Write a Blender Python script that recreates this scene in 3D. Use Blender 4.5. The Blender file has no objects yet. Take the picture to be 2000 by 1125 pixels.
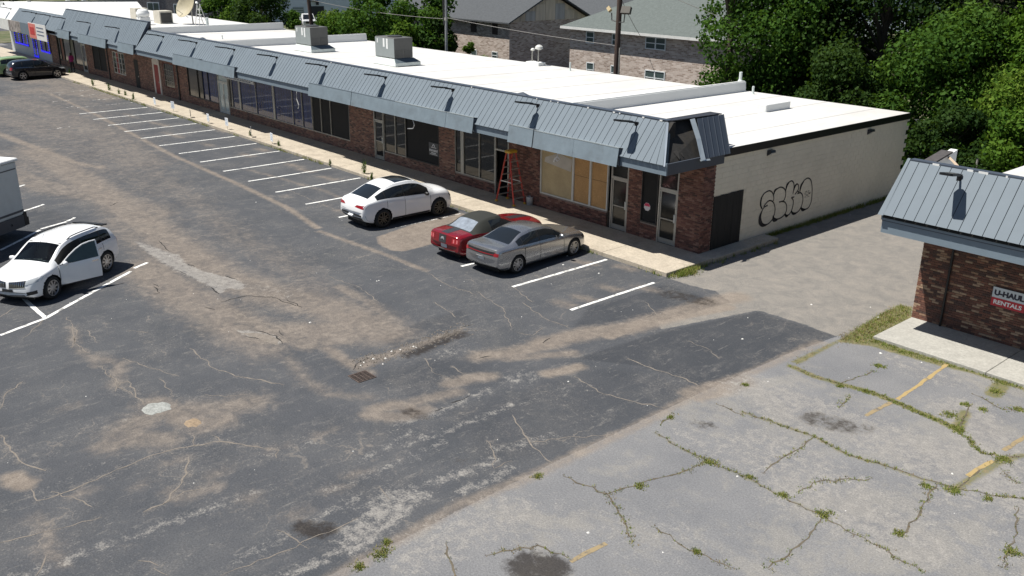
import bpy, bmesh, math, random
import numpy as np
from mathutils import Vector, Matrix
from mathutils.bvhtree import BVHTree
random.seed(7); rng = np.random.default_rng(7)
SC = bpy.context.scene
COL = SC.collection
# ---------------------------------------------------------------- camera
CAM = dict(loc=(19.5323, -26.2219, 10.4376), yaw=-0.8487, pitch=0.3502, roll=0.0098, f=1799.387)
def cam_axes():
    y, p, r = CAM['yaw'], CAM['pitch'], CAM['roll']
    fwd = Vector((math.sin(y)*math.cos(p), math.cos(y)*math.cos(p), -math.sin(p)))
    right = Vector((math.cos(y), -math.sin(y), 0)); up = right.cross(fwd)
    return right*math.cos(r)+up*math.sin(r), up*math.cos(r)-right*math.sin(r), fwd
R_, U_, F_ = cam_axes()
cam = bpy.data.cameras.new('camera'); camo = bpy.data.objects.new('camera', cam); COL.objects.link(camo)
m = Matrix((R_, U_, -F_)).transposed().to_4x4(); m.translation = Vector(CAM['loc'])
camo.matrix_world = m
cam.sensor_width = 36; cam.lens = 36*CAM['f']/2000; cam.clip_start = .1; cam.clip_end = 3000
SC.camera = camo
SC.render.resolution_x = 1024; SC.render.resolution_y = 576
# ---------------------------------------------------------------- sky, sun, exposure
SUN_H = (0.29, 0.38)           # ground shift of a shadow for each metre of height
elev = math.atan2(1, math.hypot(*SUN_H))
w = bpy.data.worlds.new('World'); SC.world = w; w.use_nodes = True
nt = w.node_tree; bg = nt.nodes['Background']
sky = nt.nodes.new('ShaderNodeTexSky'); sky.sky_type = 'NISHITA'; sky.sun_disc = False
sky.sun_elevation = elev; sky.sun_rotation = math.atan2(-SUN_H[0], -SUN_H[1])
sky.air_density = 1.0; sky.dust_density = .6; sky.ozone_density = 1.2
nt.links.new(sky.outputs[0], bg.inputs[0]); bg.inputs[1].default_value = .05
sl = bpy.data.lights.new('sun', 'SUN'); sl.energy = 5.0; sl.angle = math.radians(.53); sl.color = (1, .955, .88)
so = bpy.data.objects.new('sun', sl); COL.objects.link(so); so.location = (-20, -30, 60)
so.rotation_euler = Vector((SUN_H[0], SUN_H[1], -1)).to_track_quat('-Z', 'Y').to_euler()
SC.view_settings.view_transform = 'Standard'; SC.view_settings.look = 'None'
SC.view_settings.exposure = 0.5; SC.view_settings.gamma = 1; SC.view_settings.use_curve_mapping = False
# ---------------------------------------------------------------- helpers
def at(px, py, z=0.0):
    """ground (or height z) point seen at a pixel of the 2000 x 1125 photograph"""
    d = R_*((px-1000)/CAM['f']) - U_*((py-562.5)/CAM['f']) + F_
    t = (z-CAM['loc'][2])/d.z
    return (CAM['loc'][0]+t*d.x, CAM['loc'][1]+t*d.y)
def tag(o, label=None, cat=None, group=None, kind=None):
    if label: o['label'] = label
    if cat: o['category'] = cat
    if group: o['group'] = group
    if kind: o['kind'] = kind
    return o
def empty(name, loc=(0, 0, 0), rz=0.0, parent=None):
    o = bpy.data.objects.new(name, None); COL.objects.link(o); o.location = loc; o.rotation_euler = (0, 0, rz)
    o.empty_display_size = .2
    if parent: o.parent = parent
    return o
def link(name, me, mat=None, parent=None, loc=None, rot=None):
    o = bpy.data.objects.new(name, me); COL.objects.link(o)
    if mat is not None and not me.materials: me.materials.append(mat)
    if parent: o.parent = parent
    if loc is not None: o.location = loc
    if rot is not None: o.rotation_euler = rot
    return o
def mesh(v, f, smooth=False, name='m'):
    me = bpy.data.meshes.new(name); me.from_pydata([tuple(map(float, p)) for p in v], [], [tuple(map(int, q)) for q in f])
    if smooth: me.shade_smooth()
    return me
class MB:
    def __init__(s): s.v = []; s.f = []
    def add(s, v, f):
        n = len(s.v); s.v += [tuple(p) for p in v]; s.f += [tuple(i+n for i in q) for q in f]; return s
    def box(s, x0, x1, y0, y1, z0, z1, M=None):
        v = [(x, y, z) for z in (z0, z1) for y in (y0, y1) for x in (x0, x1)]
        if M is not None: v = [tuple(M @ Vector(p)) for p in v]
        return s.add(v, [(0, 2, 3, 1), (4, 5, 7, 6), (0, 1, 5, 4), (2, 6, 7, 3), (0, 4, 6, 2), (1, 3, 7, 5)])
    def quad(s, a, b, c, d): return s.add([a, b, c, d], [(0, 1, 2, 3)])
    def prism(s, poly, z0, z1):                       # poly: list of (x, y), anticlockwise
        n = len(poly); v = [(x, y, z0) for x, y in poly]+[(x, y, z1) for x, y in poly]
        f = [tuple(range(n-1, -1, -1)), tuple(range(n, 2*n))]+[(i, (i+1) % n, n+(i+1) % n, n+i) for i in range(n)]
        return s.add(v, f)
    def tube(s, pts, r, n=8, r1=None, cap=True):
        pts = [Vector(p) for p in pts]; k = len(pts); v = []; f = []
        for i, p in enumerate(pts):
            d = (pts[min(i+1, k-1)]-pts[max(i-1, 0)]).normalized()
            a = d.cross(Vector((0, 0, 1)))
            if a.length < 1e-3: a = d.cross(Vector((1, 0, 0)))
            a.normalize(); b = d.cross(a); rr = r if r1 is None else r+(r1-r)*i/max(1, k-1)
            if isinstance(r, (list, tuple)): rr = r[i]
            for j in range(n):
                t = 2*math.pi*j/n; v.append(tuple(p+a*(rr*math.cos(t))+b*(rr*math.sin(t))))
        for i in range(k-1):
            for j in range(n): f.append((i*n+j, i*n+(j+1) % n, (i+1)*n+(j+1) % n, (i+1)*n+j))
        if cap: f += [tuple(range(n))[::-1], tuple(range((k-1)*n, k*n))]
        return s.add(v, f)
    def lathe(s, prof, n=20, axis='z', c=(0, 0, 0)):  # prof: (r, h)
        v = []; f = []; k = len(prof)
        for r, h in prof:
            for j in range(n):
                t = 2*math.pi*j/n; a, b = r*math.cos(t), r*math.sin(t)
                v.append({'z': (c[0]+a, c[1]+b, c[2]+h), 'y': (c[0]+b, c[1]+h, c[2]+a), 'x': (c[0]+h, c[1]+a, c[2]+b)}[axis])
        for i in range(k-1):
            for j in range(n): f.append((i*n+j, i*n+(j+1) % n, (i+1)*n+(j+1) % n, (i+1)*n+j))
        f += [tuple(range(n))[::-1], tuple(range((k-1)*n, k*n))]
        return s.add(v, f)
    def mesh(s, smooth=False): return mesh(s.v, s.f, smooth)
    def build(s, name, mat, parent=None, smooth=False, loc=None): return link(name, s.mesh(smooth), mat, parent, loc)
def smooth_by_angle(me, deg=35):
    me.shade_smooth()
    try: me.set_sharp_from_angle(angle=math.radians(deg))
    except Exception: pass
def bevel_mesh(me, w, seg=1):
    b = bmesh.new(); b.from_mesh(me); bmesh.ops.bevel(b, geom=b.edges[:], offset=w, segments=seg, affect='EDGES'); b.to_mesh(me); b.free(); return me
def attr(me, name, vals, domain='POINT'):
    a = me.attributes.new(name, 'FLOAT', domain); a.data.foreach_set('value', np.asarray(vals, np.float32))
# ---------------------------------------------------------------- materials
MATS = {}
def nodes_of(name):
    m = bpy.data.materials.new(name); m.use_nodes = True; MATS[name] = m
    n = m.node_tree.nodes; l = m.node_tree.links; return m, n, l, n['Principled BSDF']
def noise(n, l, vec, scale, detail=4, rough=.6, dist=0):
    t = n.new('ShaderNodeTexNoise'); t.inputs['Scale'].default_value = scale; t.inputs['Detail'].default_value = detail
    t.inputs['Roughness'].default_value = rough; t.inputs['Distortion'].default_value = dist
    if vec is not None: l.new(vec, t.inputs['Vector'])
    return t.outputs['Fac']
def ramp(n, l, fac, stops):
    r = n.new('ShaderNodeValToRGB'); e = r.color_ramp.elements
    while len(e) < len(stops): e.new(.5)
    for i, (p, c) in enumerate(stops):
        e[i].position = p; e[i].color = (c[0], c[1], c[2], 1) if hasattr(c, '__len__') else (c, c, c, 1)
    l.new(fac, r.inputs[0]); return r.outputs[0]
def mixc(n, l, fac, a, b, mode='MIX'):
    x = n.new('ShaderNodeMix'); x.data_type = 'RGBA'; x.blend_type = mode
    for sock, val in ((x.inputs[0], fac), (x.inputs[6], a), (x.inputs[7], b)):
        if hasattr(val, 'is_linked') or hasattr(val, 'links'): l.new(val, sock)
        elif hasattr(val, '__len__'): sock.default_value = (val[0], val[1], val[2], 1)
        else: sock.default_value = val
    return x.outputs[2]
def math_(n, l, op, a, b=None, clamp=False):
    x = n.new('ShaderNodeMath'); x.operation = op; x.use_clamp = clamp
    for i, val in enumerate((a, b)):
        if val is None: continue
        if hasattr(val, 'links'): l.new(val, x.inputs[i])
        else: x.inputs[i].default_value = val
    return x.outputs[0]
def coords(n, kind='Object'):
    if kind == 'World':
        return n.new('ShaderNodeNewGeometry').outputs['Position']
    return n.new('ShaderNodeTexCoord').outputs[kind]
def mapping(n, l, vec, scale=(1, 1, 1), loc=(0, 0, 0), rot=(0, 0, 0)):
    m = n.new('ShaderNodeMapping'); m.inputs['Scale'].default_value = scale; m.inputs['Location'].default_value = loc; m.inputs['Rotation'].default_value = rot
    l.new(vec, m.inputs['Vector']); return m.outputs[0]
def bump(n, l, b, h, strength=.3, dist=.02):
    x = n.new('ShaderNodeBump'); x.inputs['Strength'].default_value = strength; x.inputs['Distance'].default_value = dist
    l.new(h, x.inputs['Height']); l.new(x.outputs[0], b.inputs['Normal'])
def M(name, rgb, rough=.6, metal=0.0, var=.12, scale=3.0, dirt=None, dscale=1.2, damt=.5, bmp=0, spec=.5, coat=0, stretch=None, fine=None):
    """plain surface: colour, soft variation, optional dirt blotches"""
    if name in MATS: return MATS[name]
    m, n, l, b = nodes_of(name)
    v = coords(n, 'World')
    if stretch: v = mapping(n, l, v, stretch)
    f = noise(n, l, v, scale, 5, .65)
    c = ramp(n, l, f, [(.25, [x*(1-var) for x in rgb]), (.75, [min(1, x*(1+var)) for x in rgb])])
    if fine:
        g = noise(n, l, v, fine, 2, .6); c = mixc(n, l, .6, c, ramp(n, l, g, [(.3, (.55,)*3), (.7, (1.0,)*3)]), 'MULTIPLY')
    if dirt:
        d = noise(n, l, v, dscale, 7, .7, .3); k = ramp(n, l, d, [(.5, 0), (.72, damt)])
        c = mixc(n, l, k, c, dirt)
    l.new(c, b.inputs['Base Color'])
    b.inputs['Roughness'].default_value = rough; b.inputs['Metallic'].default_value = metal
    b.inputs['Specular IOR Level'].default_value = spec; b.inputs['Coat Weight'].default_value = coat
    b.inputs['Coat Roughness'].default_value = .05
    if bmp: bump(n, l, b, noise(n, l, v, scale*8, 3), bmp)
    return m
def paint(name, rgb, rough=.32, metal=0.0, coat=.8, flake=0):
    """car paint"""
    m = M(name, rgb, rough, metal, .04, 1.5, dirt=[x*.75+.04 for x in rgb], dscale=1.0, damt=.25, coat=coat); return m
def glass_dark(name, rgb=(.012, .014, .016), rough=.04, spec=.5):
    return M(name, rgb, rough, 0, .15, 1.0, spec=spec)
def brick_tex(name, cols, mortar, sx=.215, sz=.0755, axis='x', bmp=.4):
    """brick courses for walls too far off to build brick by brick; world metres"""
    m, n, l, b = nodes_of(name)
    v = coords(n, 'World')
    s = n.new('ShaderNodeSeparateXYZ'); l.new(v, s.inputs[0]); c = n.new('ShaderNodeCombineXYZ')
    l.new(math_(n, l, 'ADD', s.outputs[0], s.outputs[1]), c.inputs[0]); l.new(s.outputs[2], c.inputs[1])
    t = n.new('ShaderNodeTexBrick'); l.new(c.outputs[0], t.inputs['Vector'])
    t.inputs['Scale'].default_value = 1; t.inputs['Brick Width'].default_value = sx; t.inputs['Row Height'].default_value = sz
    t.inputs['Mortar Size'].default_value = .011; t.inputs['Color1'].default_value = (0, 0, 0, 1); t.inputs['Color2'].default_value = (1, 1, 1, 1)
    t.inputs['Mortar'].default_value = (.5, .5, .5, 1); t.inputs['Bias'].default_value = 0
    k = len(cols); cc = ramp(n, l, t.outputs['Color'], [(i/(k-1) if k > 1 else 0, cols[i]) for i in range(k)])
    big = noise(n, l, v, .8, 4); cc = mixc(n, l, .5, cc, ramp(n, l, big, [(.3, (.65,)*3), (.7, (1.1,)*3)]), 'MULTIPLY')
    cc = mixc(n, l, t.outputs['Fac'], cc, mortar)
    l.new(cc, b.inputs['Base Color']); b.inputs['Roughness'].default_value = .85
    if bmp: bump(n, l, b, math_(n, l, 'SUBTRACT', 1.0, t.outputs['Fac']), bmp, .01)
    return m
def piece_mat(name, cols, rough=.85, by='object', var=.25):
    """one tone for each piece: from the object itself, or from a stored tone for joined pieces"""
    m, n, l, b = nodes_of(name)
    if by == 'object': f = n.new('ShaderNodeObjectInfo').outputs['Random']
    else:
        a = n.new('ShaderNodeAttribute'); a.attribute_name = 'tone'; f = a.outputs['Fac']
    k = len(cols); r = n.new('ShaderNodeValToRGB'); r.color_ramp.interpolation = 'CONSTANT'; e = r.color_ramp.elements
    while len(e) < k: e.new(.5)
    for i, c in enumerate(cols): e[i].position = i/k; e[i].color = (*c, 1)
    l.new(f, r.inputs[0])
    g = noise(n, l, coords(n, 'World'), 22, 5, .7)
    c = mixc(n, l, .8, r.outputs[0], ramp(n, l, g, [(.3, (1-var,)*3), (.7, (1+var*.6,)*3)]), 'MULTIPLY')
    h = noise(n, l, coords(n, 'World'), 1.1, 4, .6)
    c = mixc(n, l, .6, c, ramp(n, l, h, [(.35, (.72,)*3), (.65, (1.1,)*3)]), 'MULTIPLY')
    l.new(c, b.inputs['Base Color']); b.inputs['Roughness'].default_value = rough
    bump(n, l, b, g, .35, .01)
    return m
# ================================================================ GROUND
def seg_dist(P, pts):
    d = np.full(len(P), 1e9)
    for a, b in zip(pts[:-1], pts[1:]):
        a = np.array(a); b = np.array(b); ab = b-a; t = np.clip(((P-a)@ab)/max(1e-9, ab@ab), 0, 1)
        d = np.minimum(d, np.hypot(*(P-a-t[:, None]*ab).T))
    return d
def inside(P, poly):
    c = np.zeros(len(P), bool); n = len(poly)
    for i in range(n):
        (x0, y0), (x1, y1) = poly[i], poly[(i+1) % n]
        if y0 == y1: continue
        k = ((P[:, 1] > min(y0, y1)) & (P[:, 1] <= max(y0, y1)))
        c ^= k & (P[:, 0] < x0+(P[:, 1]-y0)*(x1-x0)/(y1-y0))
    return c
def stroke(arr, P, px, wd, strength, soft=.5):
    pts = [at(*q) for q in px]; A = np.array(pts); w_ = wd+soft
    k = np.where((P[:, 0] > A[:, 0].min()-w_) & (P[:, 0] < A[:, 0].max()+w_) & (P[:, 1] > A[:, 1].min()-w_) & (P[:, 1] < A[:, 1].max()+w_))[0]
    if len(k): arr[k] = np.maximum(arr[k], strength*np.clip(1-(seg_dist(P[k], pts)-wd)/soft, 0, 1))
def area(arr, P, px, strength, soft=.3, world=False, op=np.maximum):
    pts = px if world else [at(*q) for q in px]; A = np.array(pts)
    k = np.where((P[:, 0] > A[:, 0].min()-soft) & (P[:, 0] < A[:, 0].max()+soft) & (P[:, 1] > A[:, 1].min()-soft) & (P[:, 1] < A[:, 1].max()+soft))[0]
    if not len(k): return
    ins = inside(P[k], pts); d = seg_dist(P[k], pts+[pts[0]]); sd = np.where(ins, d, -d)
    arr[k] = op(arr[k], strength*np.clip(.5+sd/(2*soft), 0, 1))
def spaced(lo, hi, f0, f1, s, g=1.07, smax=2.5):
    v = list(np.arange(f0, f1, s)); x, d = v[0], s; a = []
    while x > lo: d = min(d*g, smax); x -= d; a.append(x)
    x, d = v[-1], s; b = []
    while x < hi: d = min(d*g, smax); x += d; b.append(x)
    return np.array(a[::-1]+v+b)
gx = spaced(-130, 60, -17, 16.5, .085); gy = spaced(-60, 34, -24.5, -1, .085)
GX, GY = np.meshgrid(gx, gy); P = np.stack([GX.ravel(), GY.ravel()], 1); NP_ = len(P)
sand, pale, dark, old, alley, stain, turfm = [np.zeros(NP_) for _ in range(7)]
# --- old light lot on the right (edge along x = 7), alley of gravelly tarmac between the buildings
area(old, P, [(7.35, -30), (7.2, -19), (7.0, -14), (6.95, -8.6), (7.0, -5), (7.25, -2.6), (7.2, 2), (70, 2), (70, -60), (7.35, -60)], 1, .05, True)
area(alley, P, [at(*q) for q in ((1310, 545), (1350, 558), (1395, 568), (1428, 590), (1350, 612), (1285, 628), (1290, 644), (1380, 626), (1481, 606), (1560, 630), (1632, 656), (1700, 645), (1775, 622))]+[(9, 34), (-1, 34), (-1, -1)], 1, .12, True)
S = lambda *a, **k: stroke(sand, P, *a, **k)
# --- soil under the verge grass and along the widest joints of the old lot
area(turfm, P, [(1640, 662), (1675, 640), (1715, 615), (1757, 594), (1782, 600), (1782, 622), (1740, 642), (1712, 658), (1770, 682), (1850, 706), (2010, 750), (2010, 766), (1900, 730), (1840, 716), (1760, 694), (1700, 676), (1640, 668), (1560, 712), (1545, 706)], 1, .12)
for c, w_, k_ in (([(1545, 715), (1590, 735), (1640, 750), (1700, 765), (1760, 790), (1830, 820), (1870, 840)], .05, .85), ([(1450, 805), (1540, 835), (1590, 853), (1660, 890), (1730, 910), (1800, 935), (1870, 955)], .02, .6), ([(1280, 845), (1320, 870), (1380, 900), (1450, 930), (1500, 955), (1560, 985), (1610, 1010)], .015, .5), ([(1870, 840), (1885, 805)], .08, .8), ([(1940, 770), (1965, 742)], .15, .8), ([(1860, 958), (1960, 897), (2000, 890)], .05, .7)): stroke(turfm, P, c, w_, k_, soft=.16)
# --- long drift of sand down the middle of the lot
S([(60, 290), (150, 345), (235, 400), (330, 470), (430, 540), (540, 575), (640, 600), (735, 640)], .45, .72, soft=1.3)
S([(280, 520), (330, 560), (400, 600), (500, 655), (600, 650), (700, 640), (745, 650)], .5, .7, soft=1.1)
S([(230, 430), (290, 480), (360, 560), (420, 620), (470, 660), (520, 680)], .35, .55, soft=1.2)
S([(0, 330), (90, 365), (180, 380), (250, 395), (300, 420)], .5, .62, soft=1.2)
S([(600, 670), (680, 660), (740, 640)], .3, .65, soft=.6)
S([(0, 300), (100, 330), (230, 390)], .6, .5, soft=1.6)
S([(250, 300), (360, 380), (460, 460), (560, 520), (650, 580)], .2, .42, soft=1.6)
S([(0, 190), (90, 215), (200, 260), (280, 320)], .8, .5, soft=2.0)
S([(60, 175), (150, 178), (230, 190)], 1.2, .62, soft=1.4)
S([(20, 150), (90, 160), (180, 168), (200, 176)], 1.0, .58, soft=1.6)
S([(0, 225), (60, 240), (120, 262)], 1.0, .5, soft=2.0)
area(sand, P, [(0, 150), (110, 160), (230, 195), (330, 300), (420, 420), (330, 470), (180, 360), (0, 330)], .40, 2.2)
# --- straight seams filled with sand, parallel to the shops
S([(70, 170), (190, 225), (330, 300), (470, 362), (560, 405), (620, 445)], .05, .85, soft=.24)
S([(0, 262), (100, 300), (150, 320), (207, 328)], .12, .8, soft=.45)
S([(625, 452), (760, 500), (830, 528)], .05, .75, soft=.22)
S([(640, 400), (700, 425)], .03, .3, soft=.3)
S([(480, 330), (560, 352), (640, 375), (660, 385)], .04, .5, soft=.3)
S([(660, 560), (720, 590), (770, 632)], .1, .62, soft=.4)
for q in ((330, 262), (395, 280), (420, 252), (470, 300), (500, 290), (560, 320), (585, 330), (630, 345), (300, 240), (250, 225), (660, 410), (1130, 510), (1210, 520), (1180, 560), (1130, 580), (1090, 590), (1250, 560)):
    S([q, (q[0]+24, q[1]+6)], .05, .62, soft=.5)
# --- concrete coloured pad behind the red car
area(sand, P, [(735, 463), (800, 440), (850, 424), (900, 415), (945, 432), (870, 470), (790, 491), (765, 490), (737, 476)], .95, .06)
# --- around the drain
area(sand, P, [(700, 700), (760, 685), (850, 655), (905, 640), (900, 652), (820, 680), (760, 702), (715, 722), (692, 718)], .8, .15)
S([(640, 680), (690, 715), (720, 730)], .06, .75, soft=.35); S([(560, 700), (600, 745), (640, 770), (720, 775)], .04, .52, soft=.45)
S([(735, 800), (770, 790), (800, 795)], .12, .75, soft=.4); S([(790, 790), (850, 775), (890, 765)], .1, .65, soft=.4)
S([(880, 750), (920, 738), (955, 735)], .14, .75, soft=.35); S([(720, 810), (790, 815), (830, 800)], .12, .7, soft=.35)
# --- band of sand out of the alley
S([(940, 695), (990, 690), (1040, 680), (1100, 660)], .18, .78, soft=.5); S([(1060, 672), (1150, 650), (1230, 640), (1300, 620), (1380, 595), (1440, 580)], .28, .82, soft=.45)
S([(985, 700), (1050, 695), (1120, 690)], .1, .7, soft=.3); S([(1190, 655), (1260, 630), (1420, 600)], .2, .9, soft=.2)
S([(640, 1135), (760, 1065), (900, 985), (1060, 920), (1140, 880), (1270, 820), (1380, 755), (1480, 722), (1600, 668)], .08, .7, soft=.25)
S([(1360, 770), (1400, 760), (1450, 745)], .3, .8, soft=.3); S([(1070, 730), (1110, 722), (1130, 716)], .12, .85, soft=.25)
# --- worn tan places on the left
S([(235, 850), (290, 815), (350, 805), (420, 800), (490, 785)], .2, .62, soft=.8); S([(210, 870), (260, 855), (320, 860)], .2, .6, soft=.6)
S([(300, 790), (390, 830), (430, 820)], .2, .7, soft=.6)
area(sand, P, [(0, 928), (40, 918), (78, 938), (66, 957), (30, 962), (0, 948)], .95, .12)
S([(140, 640), (150, 680), (180, 700), (190, 715)], .03, .55, soft=.35); S([(175, 695), (235, 710), (225, 750)], .06, .55, soft=.45)
S([(330, 960), (350, 975), (420, 950)], .05, .5, soft=.4); S([(70, 1010), (95, 1040), (95, 1080), (120, 1100)], .03, .5, soft=.4)
for q in ((270, 950), (410, 930), (480, 975), (530, 880), (150, 965), (120, 800), (640, 960), (560, 1010), (620, 850), (680, 930), (330, 905)):
    S([q, (q[0]+30, q[1]-10)], .02, .45, soft=.4)
D = lambda *a, **k: stroke(pale, P, *a, **k)
# --- pale dried puddles and dust
area(pale, P, [(262, 470), (290, 478), (320, 490), (348, 497), (365, 515), (395, 528), (432, 538), (462, 546), (480, 556), (470, 567), (446, 563), (428, 574), (410, 560), (385, 547), (342, 528), (312, 510), (285, 492)], .95, .10); area(pale, P, [(462, 644), (500, 646), (538, 656), (550, 672), (536, 670), (505, 661), (478, 656)], .9, .08)
D([(500, 560), (560, 575)], .2, .3, soft=.6)
for a, b, s_ in (((40, 1125), (420, 985), .6), ((200, 1065), (520, 955), .5), ((470, 1090), (700, 970), .62), ((560, 1125), (720, 1040), .75), ((690, 1075), (800, 990), .9), ((760, 1010), (830, 965), .8), ((640, 960), (860, 865), .5), ((700, 900), (800, 845), .5), ((790, 870), (1000, 790), .6), ((1000, 790), (1140, 735), .3), ((780, 830), (960, 760), .7), ((850, 940), (960, 900), .8), ((900, 960), (1000, 915), .7), ((960, 880), (1080, 850), .6), ((520, 890), (640, 850), .35), ((0, 1000), (200, 900), .3), ((100, 860), (300, 800), .3)):
    D([a, ((a[0]+b[0])/2, (a[1]+b[1])/2+4), b], .02, s_*.85, soft=.28)
for q, s_ in (((740, 1000), .75), ((770, 975), .7), ((690, 1040), .7), ((1010, 740), .5), ((1100, 760), .3), ((870, 690), .4)):
    D([q, (q[0]+20, q[1]-6)], .15, s_, soft=.5)
# --- pale trodden places of the old lot
for a, b, wd, s_ in (((1480, 760), (1700, 850), .5, .7), ((1560, 800), (1850, 900), .6, .7), ((1700, 840), (1860, 960), .4, .6), ((1500, 880), (1700, 1000), .7, .6), ((1560, 960), (1780, 1060), .5, .7), ((1880, 800), (1960, 900), .4, .8), ((1950, 950), (2000, 980), .4, .8), ((1750, 700), (1850, 740), .3, .5), ((1350, 850), (1420, 880), .3, .5), ((1000, 1000), (1300, 1060), .6, .3), ((1850, 1000), (1990, 1100), .5, .4), ((820, 1080), (1000, 1000), .3, .6)):
    D([a, b], wd, s_, soft=.8)
# --- darker patches and stains
K = lambda *a, **k: area(dark, P, *a, **k)
K([(1125, 700), (1300, 645), (1480, 609), (1628, 655), (1470, 720), (1378, 757), (1250, 715)], .85, .05)
K([(1150, 600), (1260, 570), (1300, 555), (1390, 585), (1425, 592), (1340, 610), (1240, 622), (1120, 640)], .75, .06)
K([(860, 800), (1000, 770), (1130, 720), (1250, 720), (1370, 760), (1260, 815), (1100, 880), (960, 900), (900, 850)], .5, .3)
K([(720, 745), (830, 700), (950, 690), (940, 730), (800, 770)], .6, .3); K([(740, 660), (830, 625), (905, 605), (925, 630), (850, 655), (770, 680)], .65, .1)
K([(790, 795), (830, 770), (880, 760), (915, 765), (880, 790), (820, 805)], .3, .1); K([(410, 600), (500, 575), (560, 585), (470, 620)], .4, .2)
K([(0, 440), (60, 400), (150, 425), (120, 470), (20, 520), (0, 520)], .6, .3)
for px, wd, s_ in (([(800, 692), (850, 672), (900, 652)], .1, .8), ([(1030, 1105), (1075, 1110)], .26, .95), ([(1590, 818), (1650, 832)], .25, .6), ([(1660, 840), (1690, 836)], .12, .45), ([(590, 1030), (600, 1032)], .1, .9), ([(625, 1037), (632, 1037)], .12, .9), ([(1370, 828), (1380, 830)], .1, .5), ([(800, 805), (820, 812)], .12, .6), ([(1310, 575), (1380, 590)], .25, .6), ([(905, 900), (920, 905)], .1, .3)):
    stroke(stain, P, px, wd, s_, soft=.3)
cracks = [[(60, 955), (72, 978), (110, 968), (200, 930), (270, 900), (330, 880), (380, 870), (430, 862), (500, 872), (545, 880)],
 [(368, 895), (365, 925), (345, 955), (318, 985), (280, 1000)], [(318, 985), (360, 960), (395, 955)], [(545, 880), (540, 895)], [(380, 870), (378, 850)], [(430, 862), (415, 850)],
 [(0, 850), (20, 880), (45, 905), (90, 920)], [(0, 800), (10, 770), (45, 745)], [(140, 640), (145, 670), (175, 690)], [(200, 715), (225, 750), (260, 772)], [(215, 730), (235, 750), (225, 765)], [(225, 750), (250, 745), (265, 770), (280, 790)],
 [(0, 620), (30, 600)], [(130, 620), (150, 650), (140, 680)], [(85, 622), (60, 650), (45, 660)], [(170, 645), (190, 670)], [(250, 645), (290, 650)],
 [(420, 590), (480, 620), (540, 640)], [(370, 680), (420, 720), (460, 735), (520, 745), (555, 752)], [(400, 770), (440, 775), (480, 770)], [(240, 700), (300, 720), (350, 735)], [(310, 740), (330, 760), (340, 775)],
 [(1000, 810), (1020, 840), (1035, 865), (1060, 890), (1080, 905)], [(1035, 865), (1100, 855), (1200, 850)], [(1120, 735), (1180, 770), (1240, 785), (1300, 797)], [(1225, 700), (1290, 725), (1340, 740), (1365, 755)], [(1340, 665), (1380, 680), (1405, 700)],
 [(950, 860), (965, 890), (965, 915)], [(965, 915), (1000, 900)], [(1260, 590), (1290, 620), (1350, 605)], [(1255, 625), (1275, 612)], [(1290, 620), (1275, 628)], [(1020, 590), (1060, 620), (1110, 640)], [(1060, 640), (1040, 655), (1010, 650)],
 [(830, 530), (880, 560), (930, 575)], [(850, 590), (890, 620)], [(880, 480), (900, 500)], [(760, 500), (800, 520)], [(930, 570), (980, 600), (1000, 640)], [(560, 370), (620, 395), (655, 410)], [(470, 360), (500, 375)],
 [(0, 1060), (80, 1040), (200, 1010)], [(430, 1125), (560, 1075), (700, 1010)], [(540, 1035), (580, 1055), (600, 1070)], [(300, 1110), (330, 1125)], [(270, 1095), (310, 1105)], [(700, 700), (760, 690)], [(90, 1085), (70, 1125)], [(520, 640), (560, 660)], [(640, 540), (700, 560), (740, 590)],
 [(830, 700), (850, 730), (870, 735)], [(880, 715), (905, 730)], [(1000, 560), (1040, 590)], [(740, 950), (760, 975)], [(860, 735), (900, 745)], [(100, 960), (150, 975), (180, 990)]]
halo = np.zeros(NP_)
for c in cracks: stroke(halo, P, c, .01, .36, soft=.30)
for c in cracks[:12]: stroke(halo, P, c, .02, .5, soft=.30)
F = []
ny, nx = len(gy), len(gx)
idx = np.arange(NP_).reshape(ny, nx)
F = np.stack([idx[:-1, :-1].ravel(), idx[:-1, 1:].ravel(), idx[1:, 1:].ravel(), idx[1:, :-1].ravel()], 1)
me = bpy.data.meshes.new('parking_lot'); me.vertices.add(NP_); me.loops.add(F.size); me.polygons.add(len(F))
zz = .02*np.sin(P[:, 0]*.35+P[:, 1]*.2)*np.sin(P[:, 1]*.41)*0
me.vertices.foreach_set('co', np.column_stack([P, zz]).astype(np.float32).ravel())
me.loops.foreach_set('vertex_index', F.ravel().astype(np.int32)); me.polygons.foreach_set('loop_start', np.arange(0, F.size, 4, dtype=np.int32))
me.update(calc_edges=True)
for nm, a in (('sand', sand), ('pale', pale), ('dark', dark), ('old', old), ('alley', alley), ('stain', stain), ('halo', halo), ('turf', turfm)): attr(me, nm, a)
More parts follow.
